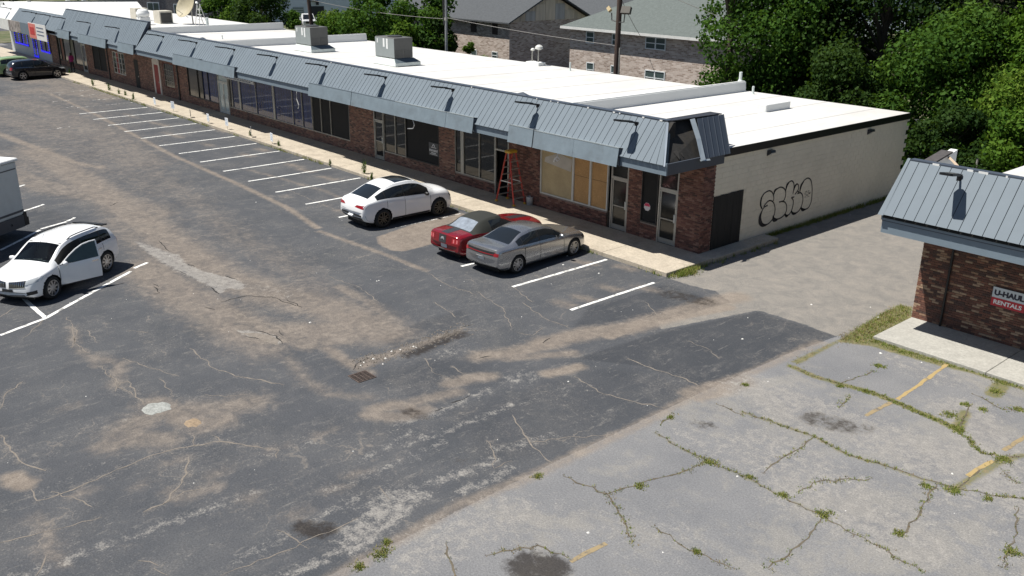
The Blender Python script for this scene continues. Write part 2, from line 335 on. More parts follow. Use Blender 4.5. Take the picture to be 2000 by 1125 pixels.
def ground_mat():
    m, n, l, b = nodes_of('worn_asphalt')
    v = coords(n, 'World')
    A = {}
    for nm in ('sand', 'pale', 'dark', 'old', 'alley', 'stain', 'halo', 'turf'):
        a = n.new('ShaderNodeAttribute'); a.attribute_name = nm; A[nm] = a.outputs['Fac']
    grain = noise(n, l, v, 26, 4, .75); spk = noise(n, l, v, 75, 2, .7)
    mid = noise(n, l, v, 4.5, 9, .72, .3); big = noise(n, l, v, .5, 6, .65); mid2 = noise(n, l, v, 1.7, 11, .74, .8)
    st = mapping(n, l, v, (1.0, .30, 1), rot=(0, 0, math.radians(4))); streak = noise(n, l, st, 1.5, 12, .76, .7)
    big2 = noise(n, l, mapping(n, l, v, (1, 1, 1), (31, 7, 0)), .28, 10, .7, 1.0)
    def mr(val, lo, hi):
        r = n.new('ShaderNodeMapRange'); r.interpolation_type = 'SMOOTHSTEP'; r.inputs[1].default_value = lo; r.inputs[2].default_value = hi; l.new(val, r.inputs[0]); return r.outputs[0]
    def mul(a_, b_): return math_(n, l, 'MULTIPLY', a_, b_)
    def avg(a_, b_, w_=.5):
        x = n.new('ShaderNodeMix'); x.data_type = 'FLOAT'; x.inputs[0].default_value = w_; l.new(a_, x.inputs[2]); l.new(b_, x.inputs[3]); return x.outputs[0]
    def edge(mask, amt, lo, hi, nz):
        s_ = math_(n, l, 'ADD', mask, mul(math_(n, l, 'SUBTRACT', nz, .5), amt))
        return mul(mr(s_, lo, hi), math_(n, l, 'MINIMUM', mul(mask, 9), 1.0))
    asph = ramp(n, l, big, [(.3, (.053, .058, .066)), (.5, (.067, .071, .079)), (.7, (.085, .088, .094))])
    asph = mixc(n, l, mul(A['dark'], .7), asph, (.034, .038, .045))
    # dust film: mottled, thicker in streaks that follow the traffic
    d1 = mr(avg(mid2, streak, .6), .50, .68); asph = mixc(n, l, mul(d1, .42), asph, (.160, .152, .145))
    d2 = mr(avg(big2, mid, .35), .47, .66); asph = mixc(n, l, mul(d2, .30), asph, (.128, .122, .116))
    d3 = mr(mid, .60, .70); asph = mixc(n, l, mul(d3, .40), asph, (.20, .190, .175))
    fs = noise(n, l, mapping(n, l, v, (1.0, .22, 1), rot=(0, 0, math.radians(3))), 6.5, 6, .7, .4); asph = mixc(n, l, mul(mr(fs, .585, .68), .42), asph, (.19, .18, .168))
    fp = noise(n, l, v, 13, 4, .7, .3); asph = mixc(n, l, mul(mul(mr(fp, .56, .66), mr(avg(big2, streak, .5), .46, .58)), .5), asph, (.20, .19, .175)); asph = mixc(n, l, mul(mr(fp, .36, .28), .5), asph, (.03, .033, .04))
    # hairline crazing in worn places
    vn = n.new('ShaderNodeTexVoronoi'); vn.feature = 'DISTANCE_TO_EDGE'; vn.inputs['Scale'].default_value = .55
    wv = n.new('ShaderNodeVectorMath'); wv.operation = 'MULTIPLY_ADD'; cn = n.new('ShaderNodeTexNoise'); cn.inputs['Scale'].default_value = 1.6; cn.inputs['Detail'].default_value = 6; l.new(v, cn.inputs['Vector'])
    l.new(cn.outputs['Color'], wv.inputs[0]); wv.inputs[1].default_value = (1.6, 1.6, 0); l.new(v, wv.inputs[2]); l.new(wv.outputs[0], vn.inputs['Vector'])
    hair = mul(math_(n, l, 'SUBTRACT', 1.0, mr(vn.outputs['Distance'], .004, .016)), mr(avg(big2, big, .5), .50, .60))
    asph = mixc(n, l, mul(hair, .55), asph, (.19, .17, .15))
    # older, paler tarmac on the right
    oldc = ramp(n, l, big, [(.3, (.140, .143, .152)), (.7, (.188, .188, .191))])
    oldc = mixc(n, l, mul(mr(avg(big2, mid2, .35), .485, .585), .5), oldc, (.245, .232, .208))
    oldc = mixc(n, l, mul(mr(mid2, .58, .68), .28), oldc, (.105, .106, .112))
    c = mixc(n, l, edge(A['old'], 1.0, .42, .58, mid), asph, oldc)
    al = ramp(n, l, mid2, [(.35, (.155, .149, .141)), (.5, (.192, .181, .166)), (.65, (.228, .210, .188))])
    c = mixc(n, l, edge(A['alley'], 1.6, .35, .65, avg(mid, mid2)), c, al)
    sc = ramp(n, l, avg(mid, mid2), [(.35, (.158, .130, .106)), (.5, (.20, .168, .139)), (.65, (.255, .220, .187))])
    c = mixc(n, l, mul(edge(A['sand'], 1.7, .10, 1.05, avg(mid, mid2, .6)), .84), c, sc)
    pc = ramp(n, l, mid, [(.35, (.18, .172, .165)), (.65, (.27, .258, .24))])
    c = mixc(n, l, mul(edge(A['halo'], 3.2, .30, 1.05, avg(mid, grain, .4)), .7), c, (.205, .182, .158))
    c = mixc(n, l, mul(edge(A['pale'], 3.6, .30, .90, avg(mid, grain, .35)), .8), c, pc)
    c = mixc(n, l, mul(edge(A['stain'], 2.2, .2, .9, mid), .85), c, (.024, .020, .018))
    c = mixc(n, l, mul(edge(A['turf'], 2.2, .3, .8, avg(mid, grain, .5)), .9), c, ramp(n, l, mid, [(.35, (.085, .095, .03)), (.5, (.13, .125, .05)), (.65, (.19, .155, .085))]))
    c = mixc(n, l, .8, c, ramp(n, l, grain, [(.30, (.66,)*3), (.5, (1.0,)*3), (.70, (1.36,)*3)]), 'MULTIPLY')
    c = mixc(n, l, .6, c, ramp(n, l, spk, [(.30, (.7,)*3), (.5, (1.0,)*3), (.72, (1.4,)*3)]), 'MULTIPLY')
    l.new(c, b.inputs['Base Color']); b.inputs['Roughness'].default_value = .9; b.inputs['Specular IOR Level'].default_value = .2
    hh = math_(n, l, 'ADD', mul(grain, .6), mid); bump(n, l, b, hh, .55, .025)
    return m
GROUND = ground_mat()
lot = link('parking_lot', me, GROUND); tag(lot, kind='structure')
# far ground out to the horizon, a little lower
far = MB()
N = 40; xs = np.linspace(-900, 500, N); ys = np.linspace(-500, 900, N)
far.add([(x, y, -.03) for y in ys for x in xs], [(j*N+i, j*N+i+1, (j+1)*N+i+1, (j+1)*N+i) for j in range(N-1) for i in range(N-1)])
def turf(name, a, b_, c_):
    m, n, l, b = nodes_of(name); v = coords(n, 'World')
    f = noise(n, l, v, .35, 8, .7); g = noise(n, l, v, 9, 5, .7)
    c = ramp(n, l, f, [(.35, a), (.5, b_), (.65, c_)]); c = mixc(n, l, .6, c, ramp(n, l, g, [(.3, (.6,)*3), (.7, (1.2,)*3)]), 'MULTIPLY')
    l.new(c, b.inputs['Base Color']); b.inputs['Roughness'].default_value = .95; return m
tag(far.build('ground', turf('rough_turf', (.05, .075, .022), (.09, .10, .04), (.16, .14, .10))), kind='structure')
# --- painted stall lines, each a part of the lot
def line_mat(name, col, wear):
    m, n, l, b = nodes_of(name); v = coords(n, 'World')
    f = noise(n, l, v, 3.2, 9, .72); k = ramp(n, l, f, [(.47-wear, 1), (.56-wear*.6, 0)])
    c = mixc(n, l, k, col, (.09, .088, .086)); l.new(c, b.inputs['Base Color']); b.inputs['Roughness'].default_value = .8; return m
WL = line_mat('white_line_paint', (.70, .70, .68), .13); WLW = line_mat('worn_white_paint', (.55, .54, .52), -.02); YL = line_mat('faded_yellow_paint', (.34, .25, .11), .14); YLF = line_mat('ghost_yellow_paint', (.26, .20, .11), .08)
def strip(a, b, wd, mat, z=.004, jag=.006):
    a = Vector(a); b = Vector(b); d = (b-a); n_ = max(2, int(d.length/.18)); nn = Vector((-d.y, d.x)).normalized()
    v = []; f = []; bend = random.uniform(-.03, .03)
    for i in range(n_+1):
        p = a+d*(i/n_)+nn*(bend*math.sin(math.pi*i/n_)); w1 = wd/2+random.uniform(-jag, jag); w2 = wd/2+random.uniform(-jag, jag)
        v += [(*(p+nn*w1), z), (*(p-nn*w2), z)]
        if i: f.append((2*i-2, 2*i-1, 2*i+1, 2*i))
    return link('painted_line', mesh(v, f), mat, lot)
YF, YN, X1, WS = -2.72, -7.25, .7576, 2.74
for k in range(22):
    x = X1-WS*k; y0 = YF; y1 = YN
    if k == 0: y0 = -3.3
    if k in (3,): y1 = -5.0
    if k == 4: continue
    if k > 17: y1 = -5.6-random.random()*1.2
    if k in (19, 20): y1 = -4.6
    strip((x, y0), (x, y1), .125, WL if k < 18 else WLW)
strip((X1-WS*4, -2.9), (X1-WS*4, -6.3), .08, WLW)
for a, b in (((95, 253), (140, 247)), ((103, 199), (135, 196)), ((105, 187), (118, 185)), ((90, 178), (100, 176)), ((128, 211), (150, 206))): strip(at(*a), at(*b), .1, WLW)
for a, b in (((0, 655), (88, 622)), ((88, 622), (256, 530)), ((262, 524), (288, 513)), ((0, 489), (78, 449)), ((80, 447), (130, 433)), ((131, 432), (146, 425)), ((40, 414), (86, 399)), ((30, 366), (48, 361))): strip(at(*a), at(*b), .13, WL)
strip(at(40, 577), at(88, 620), .13, WL)
for a, b, mt in (((1752, 780), (1850, 711), YL), ((1690, 812), (1740, 786), YLF), ((1890, 930), (1940, 900), YL), ((1960, 880), (2005, 850), YLF), ((1115, 1098), (1185, 1062), YLF)): strip(at(*a), at(*b), .1, mt, jag=.02)
# --- cracks: narrow sunken ribbons filled with pale grit (left lot) or dark (potholes)
def ribbon(mb, px, w0, z=.003, jit=.05, sub=.16, world=False):
    pts = [Vector(q if world else at(*q)) for q in px]; out = [pts[0]]
    for a, b in zip(pts[:-1], pts[1:]):
        k = max(1, int((b-a).length/sub)); d = (b-a); nn = Vector((-d.y, d.x)).normalized()
        for i in range(1, k+1): out.append(a+d*i/k+nn*random.uniform(-jit, jit)*(0 if i == k else 1))
    v = []; f = []
    for i, p in enumerate(out):
        d = (out[min(i+1, len(out)-1)]-out[max(0, i-1)]); nn = Vector((-d.y, d.x)).normalized() if d.length else Vector((1, 0))
        ww = w0*random.uniform(.35, 1.3)*(.4 if i in (0, len(out)-1) else 1)
        v += [(*(p+nn*ww/2), z), (*(p-nn*ww/2), z)]
        if i: f.append((2*i-2, 2*i-1, 2*i+1, 2*i))
    mb.add(v, f); return out
CR = MB(); DK = MB()
for c in cracks: ribbon(CR, c, .038 if len(c) > 3 else .026)
tag(CR.build('crack', M('crack_grit', (.20, .175, .15), .95, var=.25, scale=6, fine=30), lot), kind='stuff')
for c in [[(690, 722), (694, 712), (705, 706), (722, 699)], [(692, 717), (697, 712)], [(900, 640), (925, 634)], [(905, 780), (918, 772)], [(850, 803), (870, 795)], [(880, 788), (905, 780)], [(545, 645), (552, 655)], [(310, 470), (330, 490)], [(400, 600), (420, 605)], [(440, 539), (462, 545)], [(366, 515), (380, 521)], [(345, 528), (365, 537)], [(412, 561), (428, 574)], [(300, 560), (312, 572), (300, 575)], [(500, 646), (540, 656), (552, 672)], [(478, 656), (510, 663)], [(430, 590), (480, 578), (530, 580), (580, 598)], [(690, 560), (700, 565)], [(560, 585), (590, 600)], [(230, 395), (215, 402)], [(300, 555), (310, 560)], [(935, 700), (960, 695)], [(1060, 670), (1075, 660)]]: ribbon(DK, c, .045, jit=.04, z=.0035)
tag(DK.build('crack', M('pothole_edge', (.022, .021, .02), .95), lot), kind='stuff')
# --- joints of the old lot: dark gaps with weeds
OJ = MB(); WEEDPATHS = []
for c in [[(1545, 715), (1590, 735), (1640, 750), (1700, 765), (1760, 790), (1830, 820), (1870, 840), (1920, 885), (1960, 895)], [(1640, 750), (1680, 735), (1705, 725)], [(1450, 805), (1540, 835), (1590, 853), (1660, 890), (1730, 910), (1800, 935), (1870, 955), (1890, 958), (2000, 975)], [(1590, 853), (1545, 885), (1500, 915), (1490, 925)],
 [(1280, 845), (1320, 870), (1380, 900), (1450, 930), (1500, 955), (1560, 985), (1610, 1010), (1700, 1060), (1800, 1115)], [(1380, 900), (1350, 915), (1280, 935), (1185, 965), (1100, 930)], [(1185, 965), (1215, 1010), (1235, 1060)], [(1890, 955), (1830, 945), (1800, 990), (1770, 1040), (1755, 1045)], [(1605, 1010), (1580, 1050), (1540, 1085), (1500, 1110)], [(1870, 840), (1890, 800), (1900, 790)], [(1960, 895), (2000, 890)], [(1870, 955), (1930, 905), (1960, 898)], [(1960, 920), (1990, 945)], [(1990, 990), (1980, 1050), (1960, 1110)], [(1640, 795), (1660, 775)], [(870, 1060), (890, 1125)], [(950, 1085), (1050, 1065), (1110, 1090)], [(1280, 1030), (1360, 1080), (1430, 1110)], [(1560, 960), (1600, 940), (1700, 935)], [(1900, 770), (1960, 800), (2000, 800)], [(1310, 810), (1290, 830)], [(1400, 790), (1450, 810)]]:
    WEEDPATHS.append(ribbon(OJ, c, .04, jit=.05))
tag(OJ.build('crack', M('old_lot_crack', (.10, .085, .062), .95, var=.4, scale=4), lot), kind='stuff')
# --- rubble in the broken strip by the drain, small litter
RB = MB()
def pebble(mb, x, y, s, z=0):
    k = [(-1, -.6, 0), (.2, -1, 0), (1, -.1, 0), (.4, .9, 0), (-.8, .7, 0), (0, 0, .8)]
    a = random.uniform(0, 6.3); c_, s_ = math.cos(a), math.sin(a)
    v = [(x+s*(p[0]*c_-p[1]*s_)*random.uniform(.7, 1.2), y+s*(p[0]*s_+p[1]*c_)*random.uniform(.7, 1.2), z+s*p[2]) for p in k]
    mb.add(v, [(0, 1, 5), (1, 2, 5), (2, 3, 5), (3, 4, 5), (4, 0, 5)])
for i in range(420):
    t = random.random(); q = (700+200*t+random.gauss(0, 12), 712-68*t+random.gauss(0, 6)); x, y = at(*q); pebble(RB, x, y, random.uniform(.015, .04))
tag(RB.build('rubble', M('rubble_grey', (.13, .115, .10), .95, var=.5, scale=14), lot), kind='stuff')
LT = MB()
for q in ((745, 692), (765, 686), (782, 683), (748, 711), (711, 708), (729, 701), (808, 677), (812, 679), (753, 700), (705, 714), (1450, 662), (1700, 600), (1585, 595), (1500, 490), (1715, 620), (740, 548), (736, 549), (606, 630), (1108, 500), (1100, 517), (1170, 534), (940, 519), (925, 521), (1660, 420), (1720, 690), (1800, 708), (1149, 1040), (1440, 930), (1860, 925), (1500, 745), (500, 395), (1110, 745)):
    x, y = at(*q); pebble(LT, x, y, random.uniform(.02, .045))
for i in range(60):
    x, y = random.uniform(-16, 15), random.uniform(-23, -3); pebble(LT, x, y, random.uniform(.008, .02))
tag(LT.build('litter_bits', M('litter_white', (.62, .61, .58), .8), lot), kind='stuff')
# --- pale concrete lump and sandy hole on the left
def blob(name, poly, z, mat, h=.012):
    pts = [at(*q) for q in poly]
    if sum(pts[i][0]*pts[(i+1) % len(pts)][1]-pts[(i+1) % len(pts)][0]*pts[i][1] for i in range(len(pts))) < 0: pts = pts[::-1]
    n_ = len(pts); cx_, cy_ = sum(p[0] for p in pts)/n_, sum(p[1] for p in pts)/n_
    v = [(x, y, .001) for x, y in pts]+[(cx_+(x-cx_)*.86, cy_+(y-cy_)*.86, h) for x, y in pts]+[(cx_, cy_, h*1.2)]
    f = [(i, (i+1) % n_, n_+(i+1) % n_, n_+i) for i in range(n_)]+[(n_+i, n_+(i+1) % n_, 2*n_) for i in range(n_)]
    return link(name, mesh(v, f), mat, lot)
blob('concrete_patch', [(276, 801), (280, 796), (285, 793), (289, 789), (300, 787), (308, 787), (318, 785), (328, 787), (334, 791), (332, 795), (335, 799), (322, 803), (314, 806), (306, 807), (297, 811), (290, 810), (283, 808)], 0, M('pale_concrete', (.30, .31, .295), .9, var=.3, scale=5, fine=20))
blob('pothole_fill', [(359, 828), (363, 822), (370, 820), (376, 817), (385, 818), (391, 822), (394, 827), (388, 830), (384, 834), (376, 833), (368, 835), (363, 832)], 0, M('orange_grit', (.24, .18, .12), .95, var=.4, scale=10), .006)
blob('pothole_fill', [(470, 651), (500, 650), (530, 655), (545, 664), (540, 674), (520, 668), (500, 660)], 0, MATS['crack_grit'], .004)
# --- sidewalk of the shops: slabs on a step of 0.15 m
CONC = M('tan_concrete', (.46, .405, .325), .9, var=.14, scale=1.5, dirt=(.22, .185, .145), dscale=.9, damt=.5, bmp=.15, fine=16)
CONCG = M('grey_concrete', (.39, .38, .345), .9, var=.12, scale=1.5, dirt=(.28, .265, .235), dscale=.8, damt=.4, bmp=.15, fine=16)
walk = empty('sidewalk'); tag(walk, kind='structure')
x = .67; i = 0
while x > -97:
    wd = 3.05; x0 = max(-97, x-wd)
    y0 = -2.54-(.0 if x0 > -56 else 0)
    me_ = MB().box(x0+.008, x-.008, y0+random.uniform(-.015, .015), 0.0, -.05, .15+random.uniform(-.004, .004)).mesh()
    bevel_mesh(me_, .014); link('slab', me_, CONC, walk); x = x0
me_ = MB().box(.008, .72, .008, 4.05, -.05, .147).mesh(); bevel_mesh(me_, .014); link('slab', me_, CONC, walk)
walk2 = empty('sidewalk'); tag(walk2, kind='structure')
for a, b in ((8.0, 11.2), (11.2, 14.4), (14.4, 17.6)):
    me_ = MB().box(a+.006, b-.006, -2.14, .2, -.05, .10).mesh(); bevel_mesh(me_, .012); link('slab', me_, CONCG, walk2)
# ================================================================ SHOP ROW
def cam_depth(p): return (Vector(p)-Vector(CAM['loc'])).dot(F_)
def in_frame(p):
    d = Vector(p)-Vector(CAM['loc']); z = d.dot(F_)
    if z < 1: return False
    return abs(d.dot(R_)/z*CAM['f']) < 1010 and abs(d.dot(U_)/z*CAM['f']) < 570
def text_mesh(s, size, mat, ext=.004, bold=.0, align='CENTER'):
    cu = bpy.data.curves.new('t', 'FONT'); cu.body = s; cu.size = size; cu.extrude = ext; cu.offset = bold; cu.align_x = align; cu.align_y = 'CENTER'
    cu.resolution_u = 3
    o = bpy.data.objects.new('t', cu); COL.objects.link(o); dg = bpy.context.evaluated_depsgraph_get(); dg.update()
    me = bpy.data.meshes.new_from_object(o.evaluated_get(dg)); bpy.data.objects.remove(o); bpy.data.curves.remove(cu)
    me.materials.clear(); me.materials.append(mat); return me
RXF = (math.radians(90), 0, 0)      # stand a flat text up so that it faces -y
BR_COL = [(0.189, 0.083, 0.061), (0.142, 0.064, 0.049), (0.213, 0.099, 0.072), (0.106, 0.052, 0.042), (0.246, 0.121, 0.087), (0.165, 0.073, 0.057), (0.090, 0.050, 0.040), (0.272, 0.148, 0.110)]
BR2_COL = [(0.127, 0.056, 0.040), (0.089, 0.047, 0.037), (0.169, 0.075, 0.051), (0.272, 0.166, 0.107), (0.109, 0.052, 0.039), (0.141, 0.065, 0.046), (0.080, 0.047, 0.039), (0.338, 0.232, 0.158), (0.197, 0.091, 0.060)]
BO1 = piece_mat('red_brick', BR_COL); BJ1 = piece_mat('red_brick_run', BR_COL, by='attr')
BO2 = piece_mat('mixed_brick', BR2_COL); BJ2 = piece_mat('mixed_brick_run', BR2_COL, by='attr')
MORT1 = M('mortar_brown', (.24, .19, .16), .95, var=.2, scale=8); MORT2 = M('mortar_grey', (.17, .145, .12), .95, var=.2, scale=8)
FARBRICK = brick_tex('far_red_brick', [(0.067, 0.037, 0.030), (0.145, 0.059, 0.044), (0.224, 0.091, 0.064), (0.264, 0.123, 0.080), (0.347, 0.199, 0.137)], (.15, .12, .10))
def brick_mesh(w_, h_, d_):
    me = MB().box(-w_/2, w_/2, -d_/2, d_/2, -h_/2, h_/2).mesh(); return bevel_mesh(me, .004)
BW, BH, CO = .200, .058, .0692
ME_FULL = {k: brick_mesh(BW, BH, .06) for k in 'ab'}; ME_HALF = {k: brick_mesh(.095, BH, .06) for k in 'ab'}
for k, mt in (('a', BO1), ('b', BO2)): ME_FULL[k].materials.append(mt); ME_HALF[k].materials.append(mt)
def lay(x0, x1, z0, z1):
    """running bond over a rectangle: centre along the wall, height, width"""
    out = []; n = int((z1-z0)/CO)
    for r in range(n):
        z = z0+CO*(r+.5); g = .21; x = x0-(g/2 if r % 2 else 0)
        while x < x1-.02:
            a, b = max(x+.005, x0), min(x+g-.005, x1)
            if b-a > .03: out.append(((a+b)/2, z, b-a))
            x += g
    return out
def place_bricks(rects, parent, key, jmat, nmax=300):
    """rects: (origin, direction along wall, length, z0, z1, outward normal)"""
    items = []
    for org, d, ln, z0, z1, nrm in rects:
        for s, z, w_ in lay(0, ln, z0, z1):
            p = (org[0]+d[0]*s, org[1]+d[1]*s, z); items.append((p, w_, d, nrm))
    items.sort(key=lambda t: (not in_frame(t[0]), cam_depth(t[0])))
    mb = MB(); tones = []
    for i, (p, w_, d, nrm) in enumerate(items):
        off = random.uniform(-.002, .003)
        q = (p[0]+nrm[0]*(off-.022), p[1]+nrm[1]*(off-.022), p[2]); rz = math.atan2(d[1], d[0])
        if i < nmax:
            o = link('brick', ME_FULL[key] if w_ > .12 else ME_HALF[key], None, parent, q, (0, 0, rz)); o.scale = (w_/(BW if w_ > .12 else .095), 1, 1)
        else:
            c_, s_ = abs(d[0]), abs(d[1]); n0 = len(mb.v)
            hx, hy = (w_/2*c_+.03*s_), (w_/2*s_+.03*c_)
            mb.box(q[0]-hx, q[0]+hx, q[1]-hy, q[1]+hy, q[2]-BH/2, q[2]+BH/2); tones += [random.random()]*8
    if mb.v:
        o = mb.build('brickwork', jmat, parent); attr(o.data, 'tone', tones); tag(o, kind='stuff')
row = empty('shop_row'); tag(row, 'long single storey brick shop row with grey metal mansard and white flat roof', 'building')
# walls: full height piers and low sills, x ranges
ZS, ZT = .15, 3.42
piers = [(-1.09, 0), (-3.52, -2.85), (-10.54, -8.52), (-15.63, -14.39), (-23.64, -21.24), (-47.15, -44.9), (-49.85, -49.25), (-54.2, -51.1), (-57.1, -55.06), (-61.35, -59.7), (-66.4, -64.6), (-76.4, -74.2)]
sills = [(-2.85, -2.0, .75), (-8.52, -4.6, .76), (-14.39, -11.48, .61), (-18.4, -15.63, .63), (-20.35, -18.4, .63), (-27.65, -23.64, .65), (-38.4, -27.65, .65), (-44.9, -40.05, .65), (-49.25, -47.15, .8), (-59.7, -57.1, .8), (-64.6, -61.35, .66), (-74.2, -67.55, .6)]
fw = MB(); fwf = MB(); rects = []
for a, b in piers:
    near = b > -12
    (fw if near else fwf).box(a, b-(.0 if b < 0 else .02), .012 if near else 0, .3, ZS-.02, ZT)
    if near: rects.append(((a, 0), (1, 0), b-a, ZS, ZT, (0, -1)))
for a, b, z in sills:
    near = b > -12
    (fw if near else fwf).box(a, b, .012 if near else 0, .3, ZS-.02, z)
    if near: rects.append(((a, 0), (1, 0), b-a, ZS, z-.02, (0, -1)))
for a, b, z in ((-49.25, -47.15, 2.6), (-59.7, -57.1, 2.55), (-51.1, -49.85, 2.42), (-55.06, -54.2, 2.32)): fwf.box(a, b, 0, .3, z, ZT)
fw.box(-.3, -.012, .3, .66, ZS-.02, 3.6)            # return of the corner pier
rects.append(((0, 0), (0, 1), .66, ZS, 3.55, (1, 0)))
wall = fw.build('wall', MORT1, row); place_bricks(rects, wall, 'a', BJ1)
fwf.build('wall', FARBRICK, row)
# painted shop at the far left end
PGREY = M('pale_grey_paint', (.40, .44, .46), .8, var=.06)
mb = MB(); mb.box(-90, -76.42, -.05, .3, ZS-.02, 1.0); mb.box(-90, -88.5, -.05, .3, 1.0, ZT); mb.box(-80.4, -79.6, -.05, .3, 1.0, ZT); mb.box(-83.4, -82.2, -.05, .3, 1.0, ZT); mb.box(-88.5, -76.42, -.05, .3, 2.75, ZT); mb.build('wall', PGREY, row)
# side wall of painted blocks
BEIGE = M('beige_block_paint', (.74, .675, .54), .9, var=.07, scale=.7, dirt=(.58, .53, .42), dscale=.5, damt=.5, bmp=.12)
BEIGEJ = M('beige_joint', (.67, .61, .48), .95)
mb = MB(); mb.box(-.3, -.008, .66, 14.6, -.05, 3.6); sw = mb.build('side_wall', BEIGEJ, row)
BLK = bevel_mesh(MB().box(-.02, .0, -.1965, .1965, -.097, .097).mesh(), .003); BLK.materials.append(BEIGE); BLKH = bevel_mesh(MB().box(-.02, .0, -.0925, .0925, -.0955, .0955).mesh(), .004); BLKH.materials.append(BEIGE)
mb = MB(); items = []
for r in range(18):
    z = .0+.2*(r+.5); y = .66+(.2 if r % 2 else 0)
    if r % 2: items.append((.76, z, BLKH))
    while y < 14.55:
        items.append((y+.2, z, BLK)); y += .4
items = [t for t in items if t[0] > 2.46 or t[1] > 2.2]
items.sort(key=lambda t: cam_depth((0, t[0], t[1])))
for i, (y, z, mm) in enumerate(items):
    off = random.uniform(-.0015, .0015)
    if i < 300: link('block', mm, None, sw, (off, y, z))
    else:
        h = .1925 if mm is BLK else .0925; mb.box(-.02, off, y-h, y+h, z-.0955, z+.0955)
tag(mb.build('blockwork', BEIGE, sw), kind='stuff')
# boarded side opening: black planks
BLKW = M('black_wood', (.010, .010, .010), .75, var=.5, scale=2, stretch=(4, 4, .4))
for i in range(9):
    y = .665+.199*i; link('plank', MB().box(-.01, .022+random.uniform(-.004, .004), y, y+.193, .15, 2.17+random.uniform(-.01, .01)).mesh(), BLKW, sw)
MB().box(-.3, -.05, -.2+.3, .3, ZS, 3.4).build('wall', MORT1, row)
BACK = M('interior_dark', (.02, .02, .022), .9)
mb = MB(); mb.box(-96, -.3, 14.3, 14.6, -.05, 3.7); mb.box(-90.3, -90, 0, 14.6, -.05, 3.7); mb.build('rear_wall', BEIGEJ, row)
# ---------------- roof
TPO = M('white_roof_membrane', (.55, .547, .535), .75, var=.025, scale=.25, dirt=(.38, .355, .32), dscale=.22, damt=.5, stretch=(1, .55, 1), bmp=.02)
TPOW = M('white_parapet_membrane', (.70, .71, .70), .75, var=.04, scale=.5)
def roof_sec(x0, x1, zf, zr, y0=-1.15, y1=14.68):
    mb = MB(); mb.add([(x0, y0, zf-.3), (x1, y0, zf-.3), (x1, y1, zr-.3), (x0, y1, zr-.3), (x0, y0, zf), (x1, y0, zf), (x1, y1, zr), (x0, y1, zr)],
        [(0, 3, 2, 1), (4, 5, 6, 7), (0, 1, 5, 4), (1, 2, 6, 5), (2, 3, 7, 6), (3, 0, 4, 7)]); return mb.build('roof', TPO, row)
roof_sec(-8.75, .04, 3.888, 3.79, 1.06); roof_sec(-8.75, -1.15, 3.904, 3.888, -1.15, 1.06); roof_sec(-44.2, -8.75, 3.92, 3.72); roof_sec(-57.7, -44.2, 3.92, 3.72); roof_sec(-90, -57.7, 4.0, 3.8)
for x_ in list(np.arange(-43, -9.2, 3.05))+[-6.6, -4.1, -1.6]+list(np.arange(-56, -45, 3.05)):
    z0_, z1_ = (3.90, 3.79) if x_ > -8.7 else (3.92, 3.72)
    mb = MB(); mb.add([(x_, -1.0, z0_+.005), (x_+.09, -1.0, z0_+.005), (x_+.09, 14.6, z1_+.006), (x_, 14.6, z1_+.006)], [(0, 1, 2, 3)]); mb.build('membrane_seam', M('seam_white', (.42, .415, .40), .8, var=.1, scale=.6), row)
def parapet(x, y0, y1, z0, z1f, z1r, t=.32):
    mb = MB(); mb.add([(x-t/2, y0, z0), (x+t/2, y0, z0), (x+t/2, y1, z0), (x-t/2, y1, z0), (x-t*.3, y0, z1f), (x+t*.3, y0, z1f), (x+t*.3, y1, z1r), (x-t*.3, y1, z1r)],
        [(0, 3, 2, 1), (4, 5, 6, 7), (0, 1, 5, 4), (1, 2, 6, 5), (2, 3, 7, 6), (3, 0, 4, 7)]); o = mb.build('parapet', TPOW, row); bevel_mesh(o.data, .05, 2); return o
parapet(-8.75, .2, 14.5, 3.6, 4.38, 4.32); parapet(-44.2, .2, 14.4, 3.6, 4.35, 4.3); parapet(-57.7, .2, 14.4, 3.6, 4.4, 4.35)
mb = MB(); mb.add([(-88, -1, 3.7), (-83.6, -1, 3.9), (-83.6, 12.2, 3.8), (-88, 12.2, 3.6), (-88, -1, 5.2), (-86.4, -1, 5.2), (-86.4, 12.2, 4.95), (-88, 12.2, 4.95)], [(4, 5, 6, 7), (0, 1, 5, 4), (1, 2, 6, 5), (2, 3, 7, 6), (3, 0, 4, 7)]); o = mb.build('parapet', TPOW, row)
mb = MB()
for y in (-.4, 1.2, 5.0, 6.6, 10, 11.2): mb.box(-86.9, -86.5, y, y+.35, 5.0, 5.24)
mb.build('coping_block', TPOW, o)
MB().box(-86.8, -86.4, -1, 12.2, 4.9, 5.16).build('gutter', M('dark_gutter', (.06, .07, .075), .6), o)
BLKT = M('black_metal_trim', (.012, .012, .014), .45, .3)
mb = MB(); mb.add([(-.05, 1.0, 3.60), (.075, 1.0, 3.60), (.075, 14.75, 3.52), (-.05, 14.75, 3.52), (-.05, 1.0, 3.885), (.075, 1.0, 3.885), (.075, 14.75, 3.785), (-.05, 14.75, 3.785)],
    [(0, 3, 2, 1), (4, 5, 6, 7), (0, 1, 5, 4), (1, 2, 6, 5), (2, 3, 7, 6), (3, 0, 4, 7)]); mb.build('roof_trim', BLKT, row)
